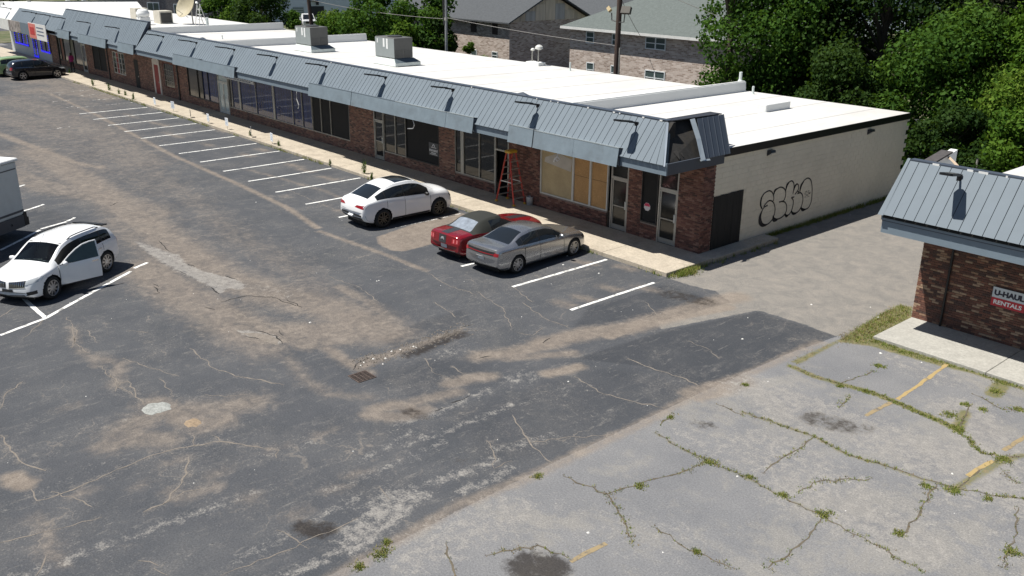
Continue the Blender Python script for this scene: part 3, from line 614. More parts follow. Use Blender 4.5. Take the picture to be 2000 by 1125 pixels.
# ---------------- canopy: soffit, fascia, mansard panels
GM = M('grey_standing_seam', (.140, .170, .198), .62, 0, spec=.2, var=.05, scale=.8, dirt=(.115, .140, .162), dscale=1.3, damt=.35)
GM_SHADE = M('grey_seam_shade', (.055, .068, .09), .45, 0, var=.06)  # side pans' shade put into the colour of the seam grey; also on caps
GALV = M('weathered_sheet_metal', (.185, .23, .265), .5, .1, var=.16, scale=1.6, dirt=(.14, .165, .185), dscale=1.8, damt=.7); FASC = M('fascia_grey', (.165, .21, .25), .5, 0, var=.06)
GALVL = M('bright_sheet_metal', (.52, .58, .60), .35, .6, var=.1)
SOFF = M('soffit_white', (.45, .44, .42), .8)
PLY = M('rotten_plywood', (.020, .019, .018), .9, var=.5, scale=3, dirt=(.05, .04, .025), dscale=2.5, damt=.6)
MB().box(-90, .06, -2.18, 0, 3.39, 3.46).build('soffit', SOFF, row)
def panel_mesh(ln):
    """mansard pan: local x along the eave, local y up the slope, standing seam on one edge"""
    mb = MB(); w_ = .305
    mb.box(.007, w_-.007, 0, ln, -.014, 0); mb.box(w_-.013, w_-.0072, 0, ln, 0.0005, .007); return mb.mesh()
EY, EZ, TY, TZ = -2.33, 3.74, -1.27, 5.0
def mansard(x1, x0, ey, ez, ty, tz, parent, mat, name='mansard_panel'):
    ln = math.hypot(ty-ey, tz-ez); ang = math.atan2(tz-ez, ty-ey); me_ = panel_mesh(ln); me_.materials.append(mat); x = x1
    while x-.305 > x0-.02:
        x -= .305; link(name, me_, None, parent, (x, ey+random.uniform(-.002, .002), ez), (ang+random.uniform(-.0025, .0025), 0, 0))
    return x
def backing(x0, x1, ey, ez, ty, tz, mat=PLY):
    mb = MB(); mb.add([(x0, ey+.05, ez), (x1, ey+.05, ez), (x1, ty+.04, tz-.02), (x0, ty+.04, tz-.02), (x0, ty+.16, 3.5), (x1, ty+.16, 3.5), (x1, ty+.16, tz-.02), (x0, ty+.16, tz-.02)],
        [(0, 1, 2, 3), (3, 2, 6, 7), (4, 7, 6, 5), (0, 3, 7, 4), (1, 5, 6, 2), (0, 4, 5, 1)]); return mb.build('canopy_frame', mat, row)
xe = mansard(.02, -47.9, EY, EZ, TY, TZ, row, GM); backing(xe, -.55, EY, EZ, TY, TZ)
xe2 = mansard(xe-.02, -66.3, EY, EZ-.02, TY+.1, TZ+.55, row, GM); backing(xe2, xe-.02, EY, EZ, TY+.1, TZ+.55)
xe3 = mansard(xe2-.02, -80, EY, EZ+.02, TY, TZ-.02, row, GM); backing(xe3, xe2-.02, EY, EZ+.04, TY, TZ-.02)
WHM = M('white_seam_metal', (.72, .73, .72), .5, .1, var=.03)
xe4 = mansard(xe3-.02, -86.5, EY, EZ+.02, TY, TZ-.02, row, WHM); backing(xe4, xe3-.02, EY, EZ+.04, TY, TZ-.02)
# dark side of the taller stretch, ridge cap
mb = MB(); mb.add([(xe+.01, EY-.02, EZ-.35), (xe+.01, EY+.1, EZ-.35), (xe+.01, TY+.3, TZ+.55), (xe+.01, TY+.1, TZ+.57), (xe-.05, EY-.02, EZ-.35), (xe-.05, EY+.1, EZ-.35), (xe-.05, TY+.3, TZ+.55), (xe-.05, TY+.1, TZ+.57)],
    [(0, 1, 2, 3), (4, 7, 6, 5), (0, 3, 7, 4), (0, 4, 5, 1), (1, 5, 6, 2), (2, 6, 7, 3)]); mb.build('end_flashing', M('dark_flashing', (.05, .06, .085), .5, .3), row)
mb = MB()
x = -.8
while x > xe+.3:
    l_ = min(2.4, x-xe); dz = random.uniform(-.012, .012); mb.box(x-l_+.01, x, TY-.03, TY+.24, TZ-.01+dz, TZ+.025+dz); x -= l_
mb.box(xe2, xe, TY+.06, TY+.3, TZ+.54, TZ+.57); mb.build('ridge_cap', GM_SHADE, row)
# white blobs of sealant on the cap and bent flashing
mb = MB()
for q in (-1.1, -1.9, -3.0, -3.3, -4.6, -6.2, -6.6, -7.4, -11.5, -23): MB().box(q, q+random.uniform(.04, .12), TY-.05, TY-.031, TZ-.03, TZ+.02).build('sealant', M('sealant_white', (.7, .7, .68), .8), row)
for q in (-8.9, -39.5):
    mb = MB(); mb.add([(q, TY, TZ), (q+.9, TY, TZ), (q+.55, TY+.1, TZ+.14), (q+.35, TY+.3, TZ+.08), (q+1.0, TY+.4, TZ-.1)], [(0, 1, 2), (0, 2, 3), (1, 4, 2), (2, 4, 3)]); mb.build('bent_flashing', GM_SHADE, row)
# fascia: low band all along, taller boards where shop signs were
mb = MB(); mb.box(-66.2, .10, -2.25, -2.19, 3.385, 3.80); mb.build('fascia', FASC, row)
MB().box(.04, .10, -2.188, .95, 3.385, 3.78).build('fascia', GM_SHADE, row)
def board(x0, x1, zt=4.03, z0=3.36, y=-2.45, mat=GALV, cap=True):
    yt = y+.10; mb = MB(); mb.add([(x0, y, z0), (x1, y, z0), (x1, y+.02, z0), (x0, y+.02, z0), (x0, yt, zt), (x1, yt, zt), (x1, yt+.02, zt), (x0, yt+.02, zt)], [(0, 3, 2, 1), (4, 5, 6, 7), (0, 1, 5, 4), (1, 2, 6, 5), (2, 3, 7, 6), (3, 0, 4, 7)]); o = mb.build('sign_board', mat, row)
    if cap:
        c = MB(); c.add([(x0, yt-.012, zt+.004), (x1, yt-.012, zt+.004), (x1, yt+.05, zt-.01), (x0, yt+.05, zt-.01), (x0, yt-.012, zt-.03), (x1, yt-.012, zt-.03), (x1, yt+.26, zt-.05), (x0, yt+.26, zt-.05)], [(0, 1, 2, 3), (4, 5, 1, 0), (3, 2, 6, 7)]); c.build('board_cap', GALVL if x1 > -12 else GM, o)
    e = MB(); e.box(x1-.006, x1, y+.125, y+.24, z0, zt-.06); e.box(x0, x0+.006, y+.125, y+.24, z0, zt-.06); e.build('board_return', GM_SHADE, o)
for a, b in ((-7.84, -6.42), (-6.36, -4.2), (-4.196, -1.99), (-11.9, -10.06), (-15.7, -11.904), (-19.4, -15.704), (-23.53, -19.45), (-37.0, -32.1), (-41.1, -37.004), (-51.1, -48.0), (-59.9, -53.6), (-65.2, -62.2)):
    board(a, b, 4.03+random.uniform(-.03, .02), y=-2.45+random.uniform(-.02, .01))
# corner: stripped hole, bent bright flashing and side panels with shade put into their colour
hx, hz = .22, EZ
hip = Vector((-.80, -1.27, 5.0))
mb = MB()
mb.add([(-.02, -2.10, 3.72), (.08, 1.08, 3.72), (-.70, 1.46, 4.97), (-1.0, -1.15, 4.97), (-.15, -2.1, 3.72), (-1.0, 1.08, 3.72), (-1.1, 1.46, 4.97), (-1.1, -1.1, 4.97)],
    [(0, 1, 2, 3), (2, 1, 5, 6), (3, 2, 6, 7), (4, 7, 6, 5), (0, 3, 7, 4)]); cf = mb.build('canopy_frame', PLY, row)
mb = MB()
for k in range(9):                                           # torn sheathing left in the hole
    t = random.random()*.72; y = random.uniform(-1.9+.8*t, -.7); s = random.uniform(.1, .25); x = .03-1.0*t
    mb.add([(x+.02, y, 3.75+1.2*t), (x-.1, y+s, 3.8+1.2*t), (x-.25, y+s*.8, 4.05+1.15*t), (x-.2, y-.1, 4.0+1.1*t)], [(0, 1, 2, 3)])
mb.build('torn_sheathing', M('old_felt', (.03, .028, .026), .95, var=.6, scale=6), cf)
ln = math.hypot(.78, 1.26); ang = math.atan2(1.26, .78)
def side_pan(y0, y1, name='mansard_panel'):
    """side pan in the shade-toned grey, leaning back along the wall"""
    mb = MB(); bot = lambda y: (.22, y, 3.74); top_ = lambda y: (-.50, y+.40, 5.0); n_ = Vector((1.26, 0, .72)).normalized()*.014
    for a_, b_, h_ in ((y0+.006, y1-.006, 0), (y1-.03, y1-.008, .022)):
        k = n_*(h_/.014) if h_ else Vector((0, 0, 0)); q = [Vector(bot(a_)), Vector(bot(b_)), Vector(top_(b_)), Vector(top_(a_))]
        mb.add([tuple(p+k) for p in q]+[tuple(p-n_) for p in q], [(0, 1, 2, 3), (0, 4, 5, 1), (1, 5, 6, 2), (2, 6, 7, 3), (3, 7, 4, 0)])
    return mb.build(name, GM_SHADE, row)
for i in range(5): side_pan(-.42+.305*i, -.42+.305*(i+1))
mb = MB(); mb.add([(.27, -.62, 3.70), (.31, -.42, 3.74), (-.12, -.22, 4.4), (-.60, -.02, 5.0), (-.64, -.24, 4.98), (-.14, -.44, 4.36)], [(0, 1, 2, 5), (5, 2, 3, 4)]); mb.add([(.25, -.62, 3.69), (.32, -.15, 3.68), (.27, -.15, 3.73), (.2, -.62, 3.74)], [(0, 1, 2, 3)]); mb.build('bent_flashing', GALVL, row)
mb = MB(); mb.add([(.05, -2.36, 3.72), (.10, -2.33, 3.72), (-.76, -1.24, 5.02), (-.82, -1.28, 5.02)], [(0, 1, 2, 3)]); mb.add([(.10, -2.33, 3.72), (.04, -2.12, 3.7), (-.80, -1.05, 4.98), (-.76, -1.24, 5.02)], [(0, 1, 2, 3)])
mb.build('hip_flashing', M('hip_flash', (.10, .125, .16), .45, .3), row)
# front pans run to the hip: short pieces between the last full pan and the hip line
mb = MB()
mb.add([(.02, EY, EZ), (.05, EY, EZ), (-.78, TY, TZ), (-.80, TY, TZ)], [(0, 1, 2, 3)]); mb.build('hip_trim', GM, row)
MB().add([(-1.1, -1.3, 5.02), (-.74, -1.3, 5.02), (-.58, 1.5, 5.02), (-1.1, 1.5, 5.02), (-1.1, -1.3, 4.985), (-.74, -1.3, 4.985), (-.58, 1.5, 4.985), (-1.1, 1.5, 4.985)], [(0, 1, 2, 3), (0, 4, 5, 1), (1, 5, 6, 2), (2, 6, 7, 3), (3, 7, 4, 0)]).build('ridge_cap', M('dark_flashing2', (.03, .032, .04), .5), row)
# the pans right of the hip line would stick out over the hole: trim them
for o in [c for c in row.children if c.name.startswith('mansard_panel') and abs(c.rotation_euler[2]) < .01 and c.location.x > -1.2 and c.location.y < -2]:
    x0 = o.location.x; me_ = o.data.copy(); o.data = me_; L_ = math.hypot(TY-EY, TZ-EZ)
    for v in me_.vertices:
        lim = .04-x0-(v.co.y/L_)*.84
        if v.co.x > lim: v.co.x = max(0 if lim > 0 else lim, lim)
# ---------------- lamps on the mansard (each a thing)
LBLK = M('lamp_black', (.012, .012, .014), .45, .4)
LLENS = M('lamp_lens', (.35, .36, .33), .3)
lampx = [-2.0, -7.13, -12.55, -17.75, -23.2, -28.5, -33.8, -39.2, -44.6, -52.5, -58.8, -65.1, -69.8, -73.9, -82.2]
lname = ['lamp nearest the torn canopy corner', 'second lamp from the torn corner of the canopy', 'third lamp from the torn corner of the canopy', 'lamp below the nearer grey roof unit', 'lamp below the farther grey roof unit', 'lamp fourth to the right of the taller mansard stretch', 'lamp third to the right of the taller mansard stretch', 'lamp second to the right of the taller mansard stretch', 'lamp first to the right of the taller mansard stretch', 'first lamp on the taller mansard', 'middle lamp on the taller mansard', 'last lamp on the taller mansard', 'lamp just left of the taller mansard', 'lamp above the shop with blue lit windows', 'lamp on the white end of the mansard']
def wall_lamp(x, y, z, label):
    t = empty('area_lamp', (x, y, z), math.radians(5)); tag(t, label, 'lamp', 'black area lamps along the mansards')
    MB().box(-.06, .06, -.05, .03, -.12, .06).build('bracket', LBLK, t)
    MB().tube([(0, 0, 0), (0, -.15, .06), (0, -.45, .11)], .032, 8).build('arm', LBLK, t)
    mb = MB(); prof = [(-.06, -.36), (-.16, -.46), (-.175, -1.12), (-.13, -1.20), (.13, -1.20), (.175, -1.12), (.16, -.46), (.06, -.36)]
    mb.prism(prof, -.025, .035); h = mb.build('head', LBLK, t); h.rotation_euler = (math.radians(-9), 0, 0); h.location = (0, 0, .06)
    for yy in (-.66, -.90): MB().box(-.12, .12, yy-.008, yy+.008, .0355, .038).build('cooling_slot', LLENS, h)
    MB().box(-.10, .10, -1.05, -.58, -.03, -.0255).build('lens', LLENS, h)
    return t
for i, (x, s) in enumerate(zip(lampx, lname)):
    dz = .45 if False else 0
    wall_lamp(x, -1.47, 4.78+dz, 'black '+s)
# side wall floodlights
def floodlight(y, z, label):
    t = empty('wall_floodlight', (0.0, y, z)); tag(t, label, 'lamp', 'floodlights on the beige side wall')
    mb = MB(); mb.add([(0, -.15, -.12), (0, .15, -.12), (0, .15, .1), (0, -.15, .1), (.16, -.15, .1), (.16, .15, .1), (.2, -.15, .02), (.2, .15, .02)], [(0, 3, 2, 1), (3, 4, 5, 2), (4, 6, 7, 5), (0, 4, 3), (1, 2, 5), (0, 6, 4), (1, 5, 7)]); mb.build('housing', M('flood_dark', (.05, .055, .065), .4, .5), t)
    MB().add([(.012, -.13, -.12), (.012, .13, -.12), (.195, .13, .015), (.195, -.13, .015)], [(0, 1, 2, 3)]).build('lens', M('flood_lens', (.55, .56, .55), .2), t)
floodlight(3.9, 3.38, 'dark wall floodlight near the brick corner of the beige wall'); floodlight(11.3, 3.33, 'dark wall floodlight near the rear of the beige wall')
# ---------------- windows and doors
ALU = M('aluminium_frame', (.38, .37, .34), .45, .5, var=.08); ALUD = M('dark_frame', (.05, .05, .05), .5, .3); ALUW = M('pale_frame', (.55, .55, .52), .5)
GL = glass_dark('shop_glass', (.012, .014, .016)); GLG = glass_dark('grimy_glass', (.022, .022, .02), .12)
BLKB = M('black_board', (.006, .006, .007), .8, var=.3, scale=2); 
def blue_mat():
    m, n, l, b = nodes_of('blue_curtain_glass'); v = coords(n, 'World'); s = mapping(n, l, v, (9, 1, .35)); f = noise(n, l, s, 1.0, 4, .6)
    l.new(ramp(n, l, f, [(.3, (.008, .014, .045)), (.55, (.018, .032, .11)), (.75, (.04, .06, .17))]), b.inputs['Base Color']); b.inputs['Roughness'].default_value = .05; return m
BLU = blue_mat()
def osb(name, a, b_):
    m, n, l, b = nodes_of(name); v = coords(n, 'World'); f = noise(n, l, v, 26, 3, .7, 1.5); g = noise(n, l, v, 1.6, 5)
    c = ramp(n, l, f, [(.3, a), (.7, b_)]); c = mixc(n, l, .6, c, ramp(n, l, g, [(.3, (.75,)*3), (.7, (1.1,)*3)]), 'MULTIPLY'); l.new(c, b.inputs['Base Color']); b.inputs['Roughness'].default_value = .8; return m
OSB = osb('strand_board', (.36, .20, .075), (.56, .34, .15)); PLYW = osb('pale_plywood', (.40, .31, .17), (.50, .40, .24))
def window(x0, x1, z0, z1, muls, mats, fr=ALU, mw=.05, y=.05, parent=row, wide=()):
    mb = MB(); edges = [x0]+list(muls)+[x1]
    mb.box(x0, x1, y-.05, y+.03, z0, z0+.05); mb.box(x0, x1, y-.05, y+.03, z1-.05, z1)
    for e in edges:
        h = .11 if e in wide else mw/2; a = max(x0, e-h); b = min(x1, e+h); mb.box(a, b, y-.055, y+.028, z0+.052, z1-.052)
    wo = mb.build('window', fr, parent)
    for i in range(len(edges)-1):
        mt = mats[i] if isinstance(mats, (list, tuple)) else mats
        MB().box(edges[i]+.02, edges[i+1]-.02, y, y+.012, z0+.03, z1-.03).build('pane', mt, wo)
    return wo
def door(x0, x1, zt=2.2, fr=ALU, gl=GL, y=.05, kick=True, transom=True, hand=1, double=False, bar=True):
    mb = MB(); z0 = ZS
    mb.box(x0, x0+.06, y-.06, y+.03, z0, 3.3); mb.box(x1-.06, x1, y-.06, y+.03, z0, 3.3); mb.box(x0+.062, x1-.062, y-.058, y+.028, zt, zt+.08)
    d = mb.build('door', fr, row)
    leaves = [(x0+.065, x1-.065)] if not double else [(x0+.065, (x0+x1)/2-.005), ((x0+x1)/2+.005, x1-.065)]
    for a, b in leaves:
        mb = MB(); mb.box(a, a+.055, y-.035, y+.02, z0+.01, zt-.01); mb.box(b-.055, b, y-.035, y+.02, z0+.01, zt-.01); mb.box(a+.056, b-.056, y-.035, y+.02, z0+.01, z0+.2); mb.box(a+.056, b-.056, y-.035, y+.02, zt-.08, zt-.01)
        if bar: mb.box(a+.056, b-.056, y-.034, y+.01, 1.08, 1.12)
        mb.build('leaf_frame', fr, d); MB().box(a+.04, b-.04, y-.005, y+.006, z0+.1, zt-.05).build('pane', gl, d)
        hx_ = b-.03 if hand > 0 else a+.03
        MB().box(hx_-.035, hx_+.035, y-.085, y-.036, 1.05, 1.36).build('handle', ALUW, d)
    if transom: MB().box(x0+.06, x1-.06, y, y+.01, zt+.08, 3.3).build('transom_pane', gl, d)
    return d
door(-2.0, -1.09, 2.2, gl=GLG); window(-2.85, -2.06, .76, 3.3, [], BLKB, ALUD)
door(-4.42, -3.52, 2.19, gl=GLG)
window(-8.5, -4.6, .77, 3.3, [-6.55, -5.57], [PLYW, OSB, OSB], ALUW, .1)
mb = MB()
for x_ in (-6.06, -5.07): mb.box(x_-.45, x_+.45, .044, .0495, 1.905, 1.915)
mb.build('board_joint', BLKB, row)
MB().add([(-8.3, .044, 2.15), (-6.72, .044, 1.98), (-6.65, .044, 2.5), (-7.5, .044, 2.62), (-8.25, .044, 2.35)], [(0, 1, 2, 3, 4)]).build('paper_sheet', M('paper_white', (.46, .43, .38), .6), row)
# open doorway with the ladder
d3 = MB(); d3.box(-11.48, -11.42, -.01, .08, ZS, 3.3); d3.box(-10.6, -10.545, -.01, .08, ZS, 3.3); d3.box(-11.418, -10.602, -.01, .08, 2.15, 2.22); d3o = d3.build('door', ALU, row)
MB().box(-11.42, -10.6, .05, .06, 2.22, 3.3).build('transom_pane', GL, d3o); MB().box(-11.42, -10.6, 2.2, 2.25, ZS, 2.15).build('dark_room', BACK, d3o)
MB().box(-11.6, -10.4, .31, 2.2, ZS-.01, ZS).build('room_floor', BACK, d3o); mb = MB(); mb.box(-11.6, -11.55, .31, 2.2, ZS, 2.3); mb.box(-10.45, -10.4, .31, 2.2, ZS, 2.3); mb.box(-11.6, -10.4, .31, 2.2, 2.25, 2.3); mb.build('room_wall', BACK, d3o)
window(-14.37, -11.5, .62, 3.3, [-13.84, -12.59], GL, wide=(-13.84,))
window(-18.37, -15.65, .64, 3.3, [], BLKB, ALUD); window(-20.33, -18.4, .64, 3.3, [-19.31], GL); door(-21.24, -20.37, 2.15)
window(-27.62, -23.66, .66, 3.3, [-26.65, -25.61], BLKB, ALU, .04)
window(-38.35, -27.66, .66, 3.3, [-37.94, -36.83, -34.56, -32.23, -29.92, -28.79], [GLG]+[BLU]*6, ALU, .05, wide=(-36.83, -32.23))
door(-39.98, -38.5, 2.17, gl=M('pale_backed_glass', (.42, .50, .50), .15), fr=ALUW, double=True, bar=False)
window(-44.88, -40.06, .66, 3.3, [-43.25, -42.43, -41.56], [GLG, GLG, BLU, BLU], ALUD, .05)
RED = M('red_paint', (.26, .025, .022), .6); REDB = M('dark_red_paint', (.13, .018, .016), .6); CREAM = M('cream_paint', (.62, .56, .50), .6)
wr = window(-49.2, -47.2, .82, 2.6, [], GLG, REDB, .16); mb = MB()
for i in range(5): mb.box(-49.0+i*.4, -48.97+i*.4, -.03, -.01, .9, 2.5)
for z in (1.3, 1.7, 2.1): mb.box(-49.1, -47.3, -.035, -.02, z, z+.02)
mb.build('bar', ALU, wr)
mb = MB(); mb.box(-51.15, -50.9, -.05, .05, ZS, 2.45); mb.box(-50.05, -49.8, -.05, .05, ZS, 2.45); mb.box(-51.15, -49.8, -.052, .05, 2.3, 2.6); mb.add([(-51.2, -.05, 2.6), (-49.75, -.05, 2.6), (-50.47, -.05, 2.9), (-51.2, .0, 2.6), (-49.75, .0, 2.6), (-50.47, .0, 2.9)], [(0, 1, 2), (3, 5, 4), (0, 2, 5, 3), (1, 4, 5, 2)]); dr = mb.build('door', CREAM, row); MB().box(-50.9, -50.05, -.02, .03, ZS, 2.3).build('leaf', RED, dr); MB().box(-50.2, -50.12, -.06, -.02, 1.0, 1.1).build('handle', ALU, dr)
do = MB().box(-55.05, -54.2, -.01, .05, ZS, 2.3).build('door', BLKW, row); MB().box(-54.32, -54.26, -.05, -.01, 1.0, 1.1).build('handle', ALU, do)
ww = window(-59.7, -57.12, .82, 2.54, [-59.0, -58.4, -57.8], [GLG, RED, GLG, GLG], ALUW, .07); mb = MB()
for z in (1.25, 1.7, 2.1): mb.box(-59.65, -57.2, -.03, -.015, z, z+.03)
mb.build('bar', ALUW, ww)
window(-64.6, -61.4, .67, 3.3, [-63.0], BLKB, ALUD); door(-67.5, -66.42, 2.5, fr=ALUW)
window(-74.18, -67.55, .62, 3.3, [-73.4, -72.6, -70.6, -69.6], [GLG, M('faded_poster_red', (.22, .09, .06), .6), GLG, M('curtain_grey', (.16, .16, .13), .6), GLG], ALUD, .08)
for y_, x_ in ((-.03, -46.5), (-.03, -60.8), (-.03, -74.0)):
    MB().tube([(x_, -.06, ZS), (x_, -.06, 3.38)], .05, 8).build('downpipe', ALUD, row)
# far left shop: windows edged with blue light strips
LED = bpy.data.materials.new('blue_light_strip'); LED.use_nodes = True; nb = LED.node_tree.nodes['Principled BSDF']; nb.inputs['Base Color'].default_value = (.02, .02, .5, 1); nb.inputs['Emission Color'].default_value = (.01, .005, 1, 1); nb.inputs['Emission Strength'].default_value = .6
REFL = M('street_glass', (.035, .035, .045), .1)
for (a, b, c_) in ((-88.4, -83.5, 1.05), (-82.1, -80.5, .2), (-79.5, -76.5, .9)):
    wo = window(a, b, c_, 2.74, [(a+b)/2], REFL, ALUD, .08, y=-.02); mb = MB()
    mb.box(a+.05, b-.05, -.11, -.08, c_+.02, c_+.16)
    nb_ = max(2, int((b-a)/1.1))
    for i in range(nb_):
        xx = a+.25+(b-a-.5)*i/(nb_-1)
        z = c_+.2
        while z < 2.6: mb.box(xx-.09, xx+.09, -.11, -.08, z, z+.09); z += .2
    mb.build('light_strip', LED, wo)
def board2(x0, x1, mat, z0=2.95, z1=3.95, y=-2.42): return MB().box(x0, x1, y, y+.05, z0, z1).build('sign_board', mat, row)
board2(-86, -83.2, WHM); board2(-83.15, -80.2, M('cream_board', (.60, .60, .56), .7)); board2(-80.15, -76.2, M('photo_banner', (.25, .22, .2), .6, var=.9, scale=2.2)); board2(-76.15, -73.4, GM)
sb = board2(-73.35, -68.2, M('red_white_sign', (.62, .60, .58), .6), 2.75, 4.1, -2.46)
MB().box(-73.3, -71.2, -2.475, -2.461, 2.8, 4.05).build('sign_panel', M('sign_red', (.55, .16, .13), .6), sb); MB().box(-72.9, -71.6, -2.485, -2.476, 3.1, 3.75).build('sign_panel', M('sign_red2', (.42, .03, .03), .6), sb)
for i, s in enumerate(('Pizza', 'Subs', 'Wings')): pass
mb = MB()
for z in (3.8, 3.5, 3.2): mb.box(-70.9, -68.9, -2.475, -2.461, z-.04, z+.05)
mb.build('sign_lettering', M('sign_dark', (.12, .14, .2), .6), sb)
# hanging notice over the blue windows, FOR RENT board, sticker
nt_ = MB().box(-38.3, -33.9, -.4, -.37, 2.62, 3.05).build('hanging_sign', M('notice_white', (.55, .56, .57), .6), row)
mb = MB()
for z in (2.92, 2.82, 2.72):
    x = -37.9
    while x < -34.2: w_ = random.uniform(.1, .4); mb.box(x, x+w_, -.408, -.401, z-.03, z+.03); x += w_+.09
mb.build('sign_lettering', MATS['sign_dark'], nt_)
fr_ = MB().box(-16.44, -15.68, .0, .02, 1.12, 1.74).build('for_rent_sign', M('charcoal_sign', (.06, .062, .07), .5), row); WHT = M('white_lettering', (.75, .75, .75), .6)
o = link('lettering', text_mesh('FOR RENT', .145, WHT, .002, .004), None, fr_, (-16.06, -.004, 1.36), RXF)
mb = MB(); mb.box(-16.27, -15.85, -.004, -.001, 1.505, 1.53); mb.box(-16.25, -15.87, -.004, -.001, 1.235, 1.265); mb.box(-16.35, -15.77, -.004, -.001, 1.175, 1.195)
mb.add([(-16.06, -.004, 1.69), (-16.15, -.004, 1.62), (-16.15, -.004, 1.56), (-16.11, -.004, 1.56), (-16.11, -.004, 1.61), (-16.06, -.004, 1.65), (-16.01, -.004, 1.61), (-16.01, -.004, 1.56), (-15.97, -.004, 1.56), (-15.97, -.004, 1.62)], [(0, 1, 2, 3, 4, 5), (0, 5, 6, 7, 8, 9)]); mb.build('lettering', WHT, fr_)
def ngon(cx_, cz, r, n, y, rot=0, a0=0, a1=1): return [(cx_+r*math.cos(2*math.pi*(i+rot)/n), y, cz+r*math.sin(2*math.pi*(i+rot)/n)) for i in range(n)]
st_ = MB().add(ngon(-2.56, 1.38, .165, 8, .03, .5), [tuple(range(8))]).build('sticker', M('sticker_white', (.62, .6, .62), .5), row)
MB().add([(-2.70, .027, 1.40), (-2.42, .027, 1.40), (-2.44, .027, 1.47), (-2.50, .027, 1.52), (-2.62, .027, 1.52), (-2.68, .027, 1.47)], [(0, 1, 2, 3, 4, 5)]).build('sticker_band', M('sticker_red', (.55, .03, .09), .5), st_)
# loose white cables under the canopy
CBL = M('white_cable', (.72, .71, .68), .5)
for pts in ([(-25.0, -2.3, 3.36), (-25.05, -2.3, 3.0), (-24.9, -2.28, 2.7), (-24.95, -2.3, 2.5)], [(-14.5, -2.3, 3.36), (-14.35, -2.3, 3.1), (-14.5, -2.28, 2.92), (-14.95, -2.25, 2.85)], [(-5.1, -2.3, 3.36), (-5.12, -2.3, 3.2), (-4.98, -2.3, 3.1), (-5.12, -2.3, 3.02), (-5.25, -2.3, 3.12), (-5.12, -2.3, 3.2), (-5.3, -2.28, 3.05), (-5.32, -2.28, 2.95)]):
    MB().tube(pts, .022, 6).build('cable', CBL, row)
# graffiti outline on the side wall (traced strokes of spray paint)
SPR = M('black_spray_paint', (.012, .012, .016), .6)
def side_pt(zx, zy):                       # pixel of the enlarged crop -> wall plane x = 0.006
    px, py = 1460+zx/7.5, 320+zy/7.5; d = R_*((px-1000)/CAM['f'])-U_*((py-562.5)/CAM['f'])+F_; t = (.006-CAM['loc'][0])/d.x
    return (CAM['loc'][1]+t*d.y, CAM['loc'][2]+t*d.z)
def spray(mb, pts, w_, w1=None, closed=False):
    P_ = [Vector(side_pt(*q)) for q in pts]
    if closed: P_.append(P_[0])
    S_ = []
    for i in range(len(P_)-1):
        p0, p1, p2, p3 = P_[max(0, i-1)], P_[i], P_[i+1], P_[min(len(P_)-1, i+2)]
        for k in range(5):
            t = k/5; S_.append(.5*((2*p1)+(p2-p0)*t+(2*p0-5*p1+4*p2-p3)*t*t+(3*p1-p0-3*p2+p3)*t**3))
    S_.append(P_[-1]); v = []; f = []; n_ = len(S_)
    for i, p in enumerate(S_):
        d = S_[min(i+1, n_-1)]-S_[max(0, i-1)]; nn = Vector((-d.y, d.x)).normalized() if d.length else Vector((1, 0)); ww = w_ if w1 is None else w_+(w1-w_)*math.sin(math.pi*i/(n_-1))
        v += [(.0062, *(p+nn*ww/2)), (.0062, *(p-nn*ww/2))]
        if i: f.append((2*i-2, 2*i, 2*i+1, 2*i-1))
    mb.add(v, f)
g = MB(); LW = .055
for pts in ([(235, 625), (300, 550), (345, 540), (385, 575), (403, 650), (395, 730), (360, 820), (290, 885), (225, 880), (195, 800), (205, 720), (240, 640), (298, 608)], [(215, 660), (195, 600), (205, 510), (240, 440), (310, 395), (355, 410), (380, 460), (385, 510), (372, 550)],
  [(385, 450), (410, 390), (470, 345), (520, 350), (555, 390), (560, 450), (545, 510), (520, 545), (462, 560)], [(500, 548), (545, 560), (572, 610), (570, 680), (545, 740), (490, 790), (430, 810), (385, 790), (372, 760)],
  [(558, 400), (575, 330), (610, 270), (650, 250), (678, 285), (680, 350), (665, 440)], [(545, 735), (580, 755), (620, 730), (650, 670), (670, 590), (668, 530), (645, 495), (685, 487)], [(680, 390), (690, 330), (720, 295), (745, 310), (748, 360), (730, 400), (695, 445)], [(730, 400), (750, 410), (735, 435), (780, 425), (808, 470), (810, 540), (790, 620), (750, 690), (705, 720), (660, 715), (648, 690)],
  [(765, 420), (780, 340), (820, 255), (880, 210), (925, 235), (945, 320), (945, 430), (935, 540), (900, 630), (850, 665), (800, 655), (780, 630)]): spray(g, pts, LW)
for pts, w0, w1 in (([(212, 665), (192, 600), (205, 500), (240, 445)], .015, .07), ([(215, 680), (180, 770), (180, 860), (225, 905), (290, 890)], .02, .11), ([(372, 770), (385, 825), (440, 820)], .02, .11), ([(385, 450), (400, 395), (440, 360)], .02, .08), ([(545, 740), (570, 765), (600, 750)], .02, .09), ([(560, 390), (580, 310), (615, 265)], .02, .09), ([(640, 695), (670, 732), (720, 720)], .02, .08), ([(765, 420), (785, 320), (830, 250)], .02, .09), ([(775, 645), (810, 675), (850, 665)], .02, .09), ([(682, 380), (700, 325), (725, 300)], .01, .06)): spray(g, pts, w0*1.5, w1*1.35)
for pts in ([(835, 450), (850, 410), (870, 400), (850, 450), (890, 445)], [(885, 400), (905, 390), (880, 420), (915, 425), (890, 440)], [(895, 440), (920, 410), (920, 430), (900, 440)], [(835, 495), (855, 470), (890, 465)], [(850, 498), (862, 494)], [(875, 487), (905, 475)]): spray(g, pts, .016)
g.build('graffiti', SPR, sw)
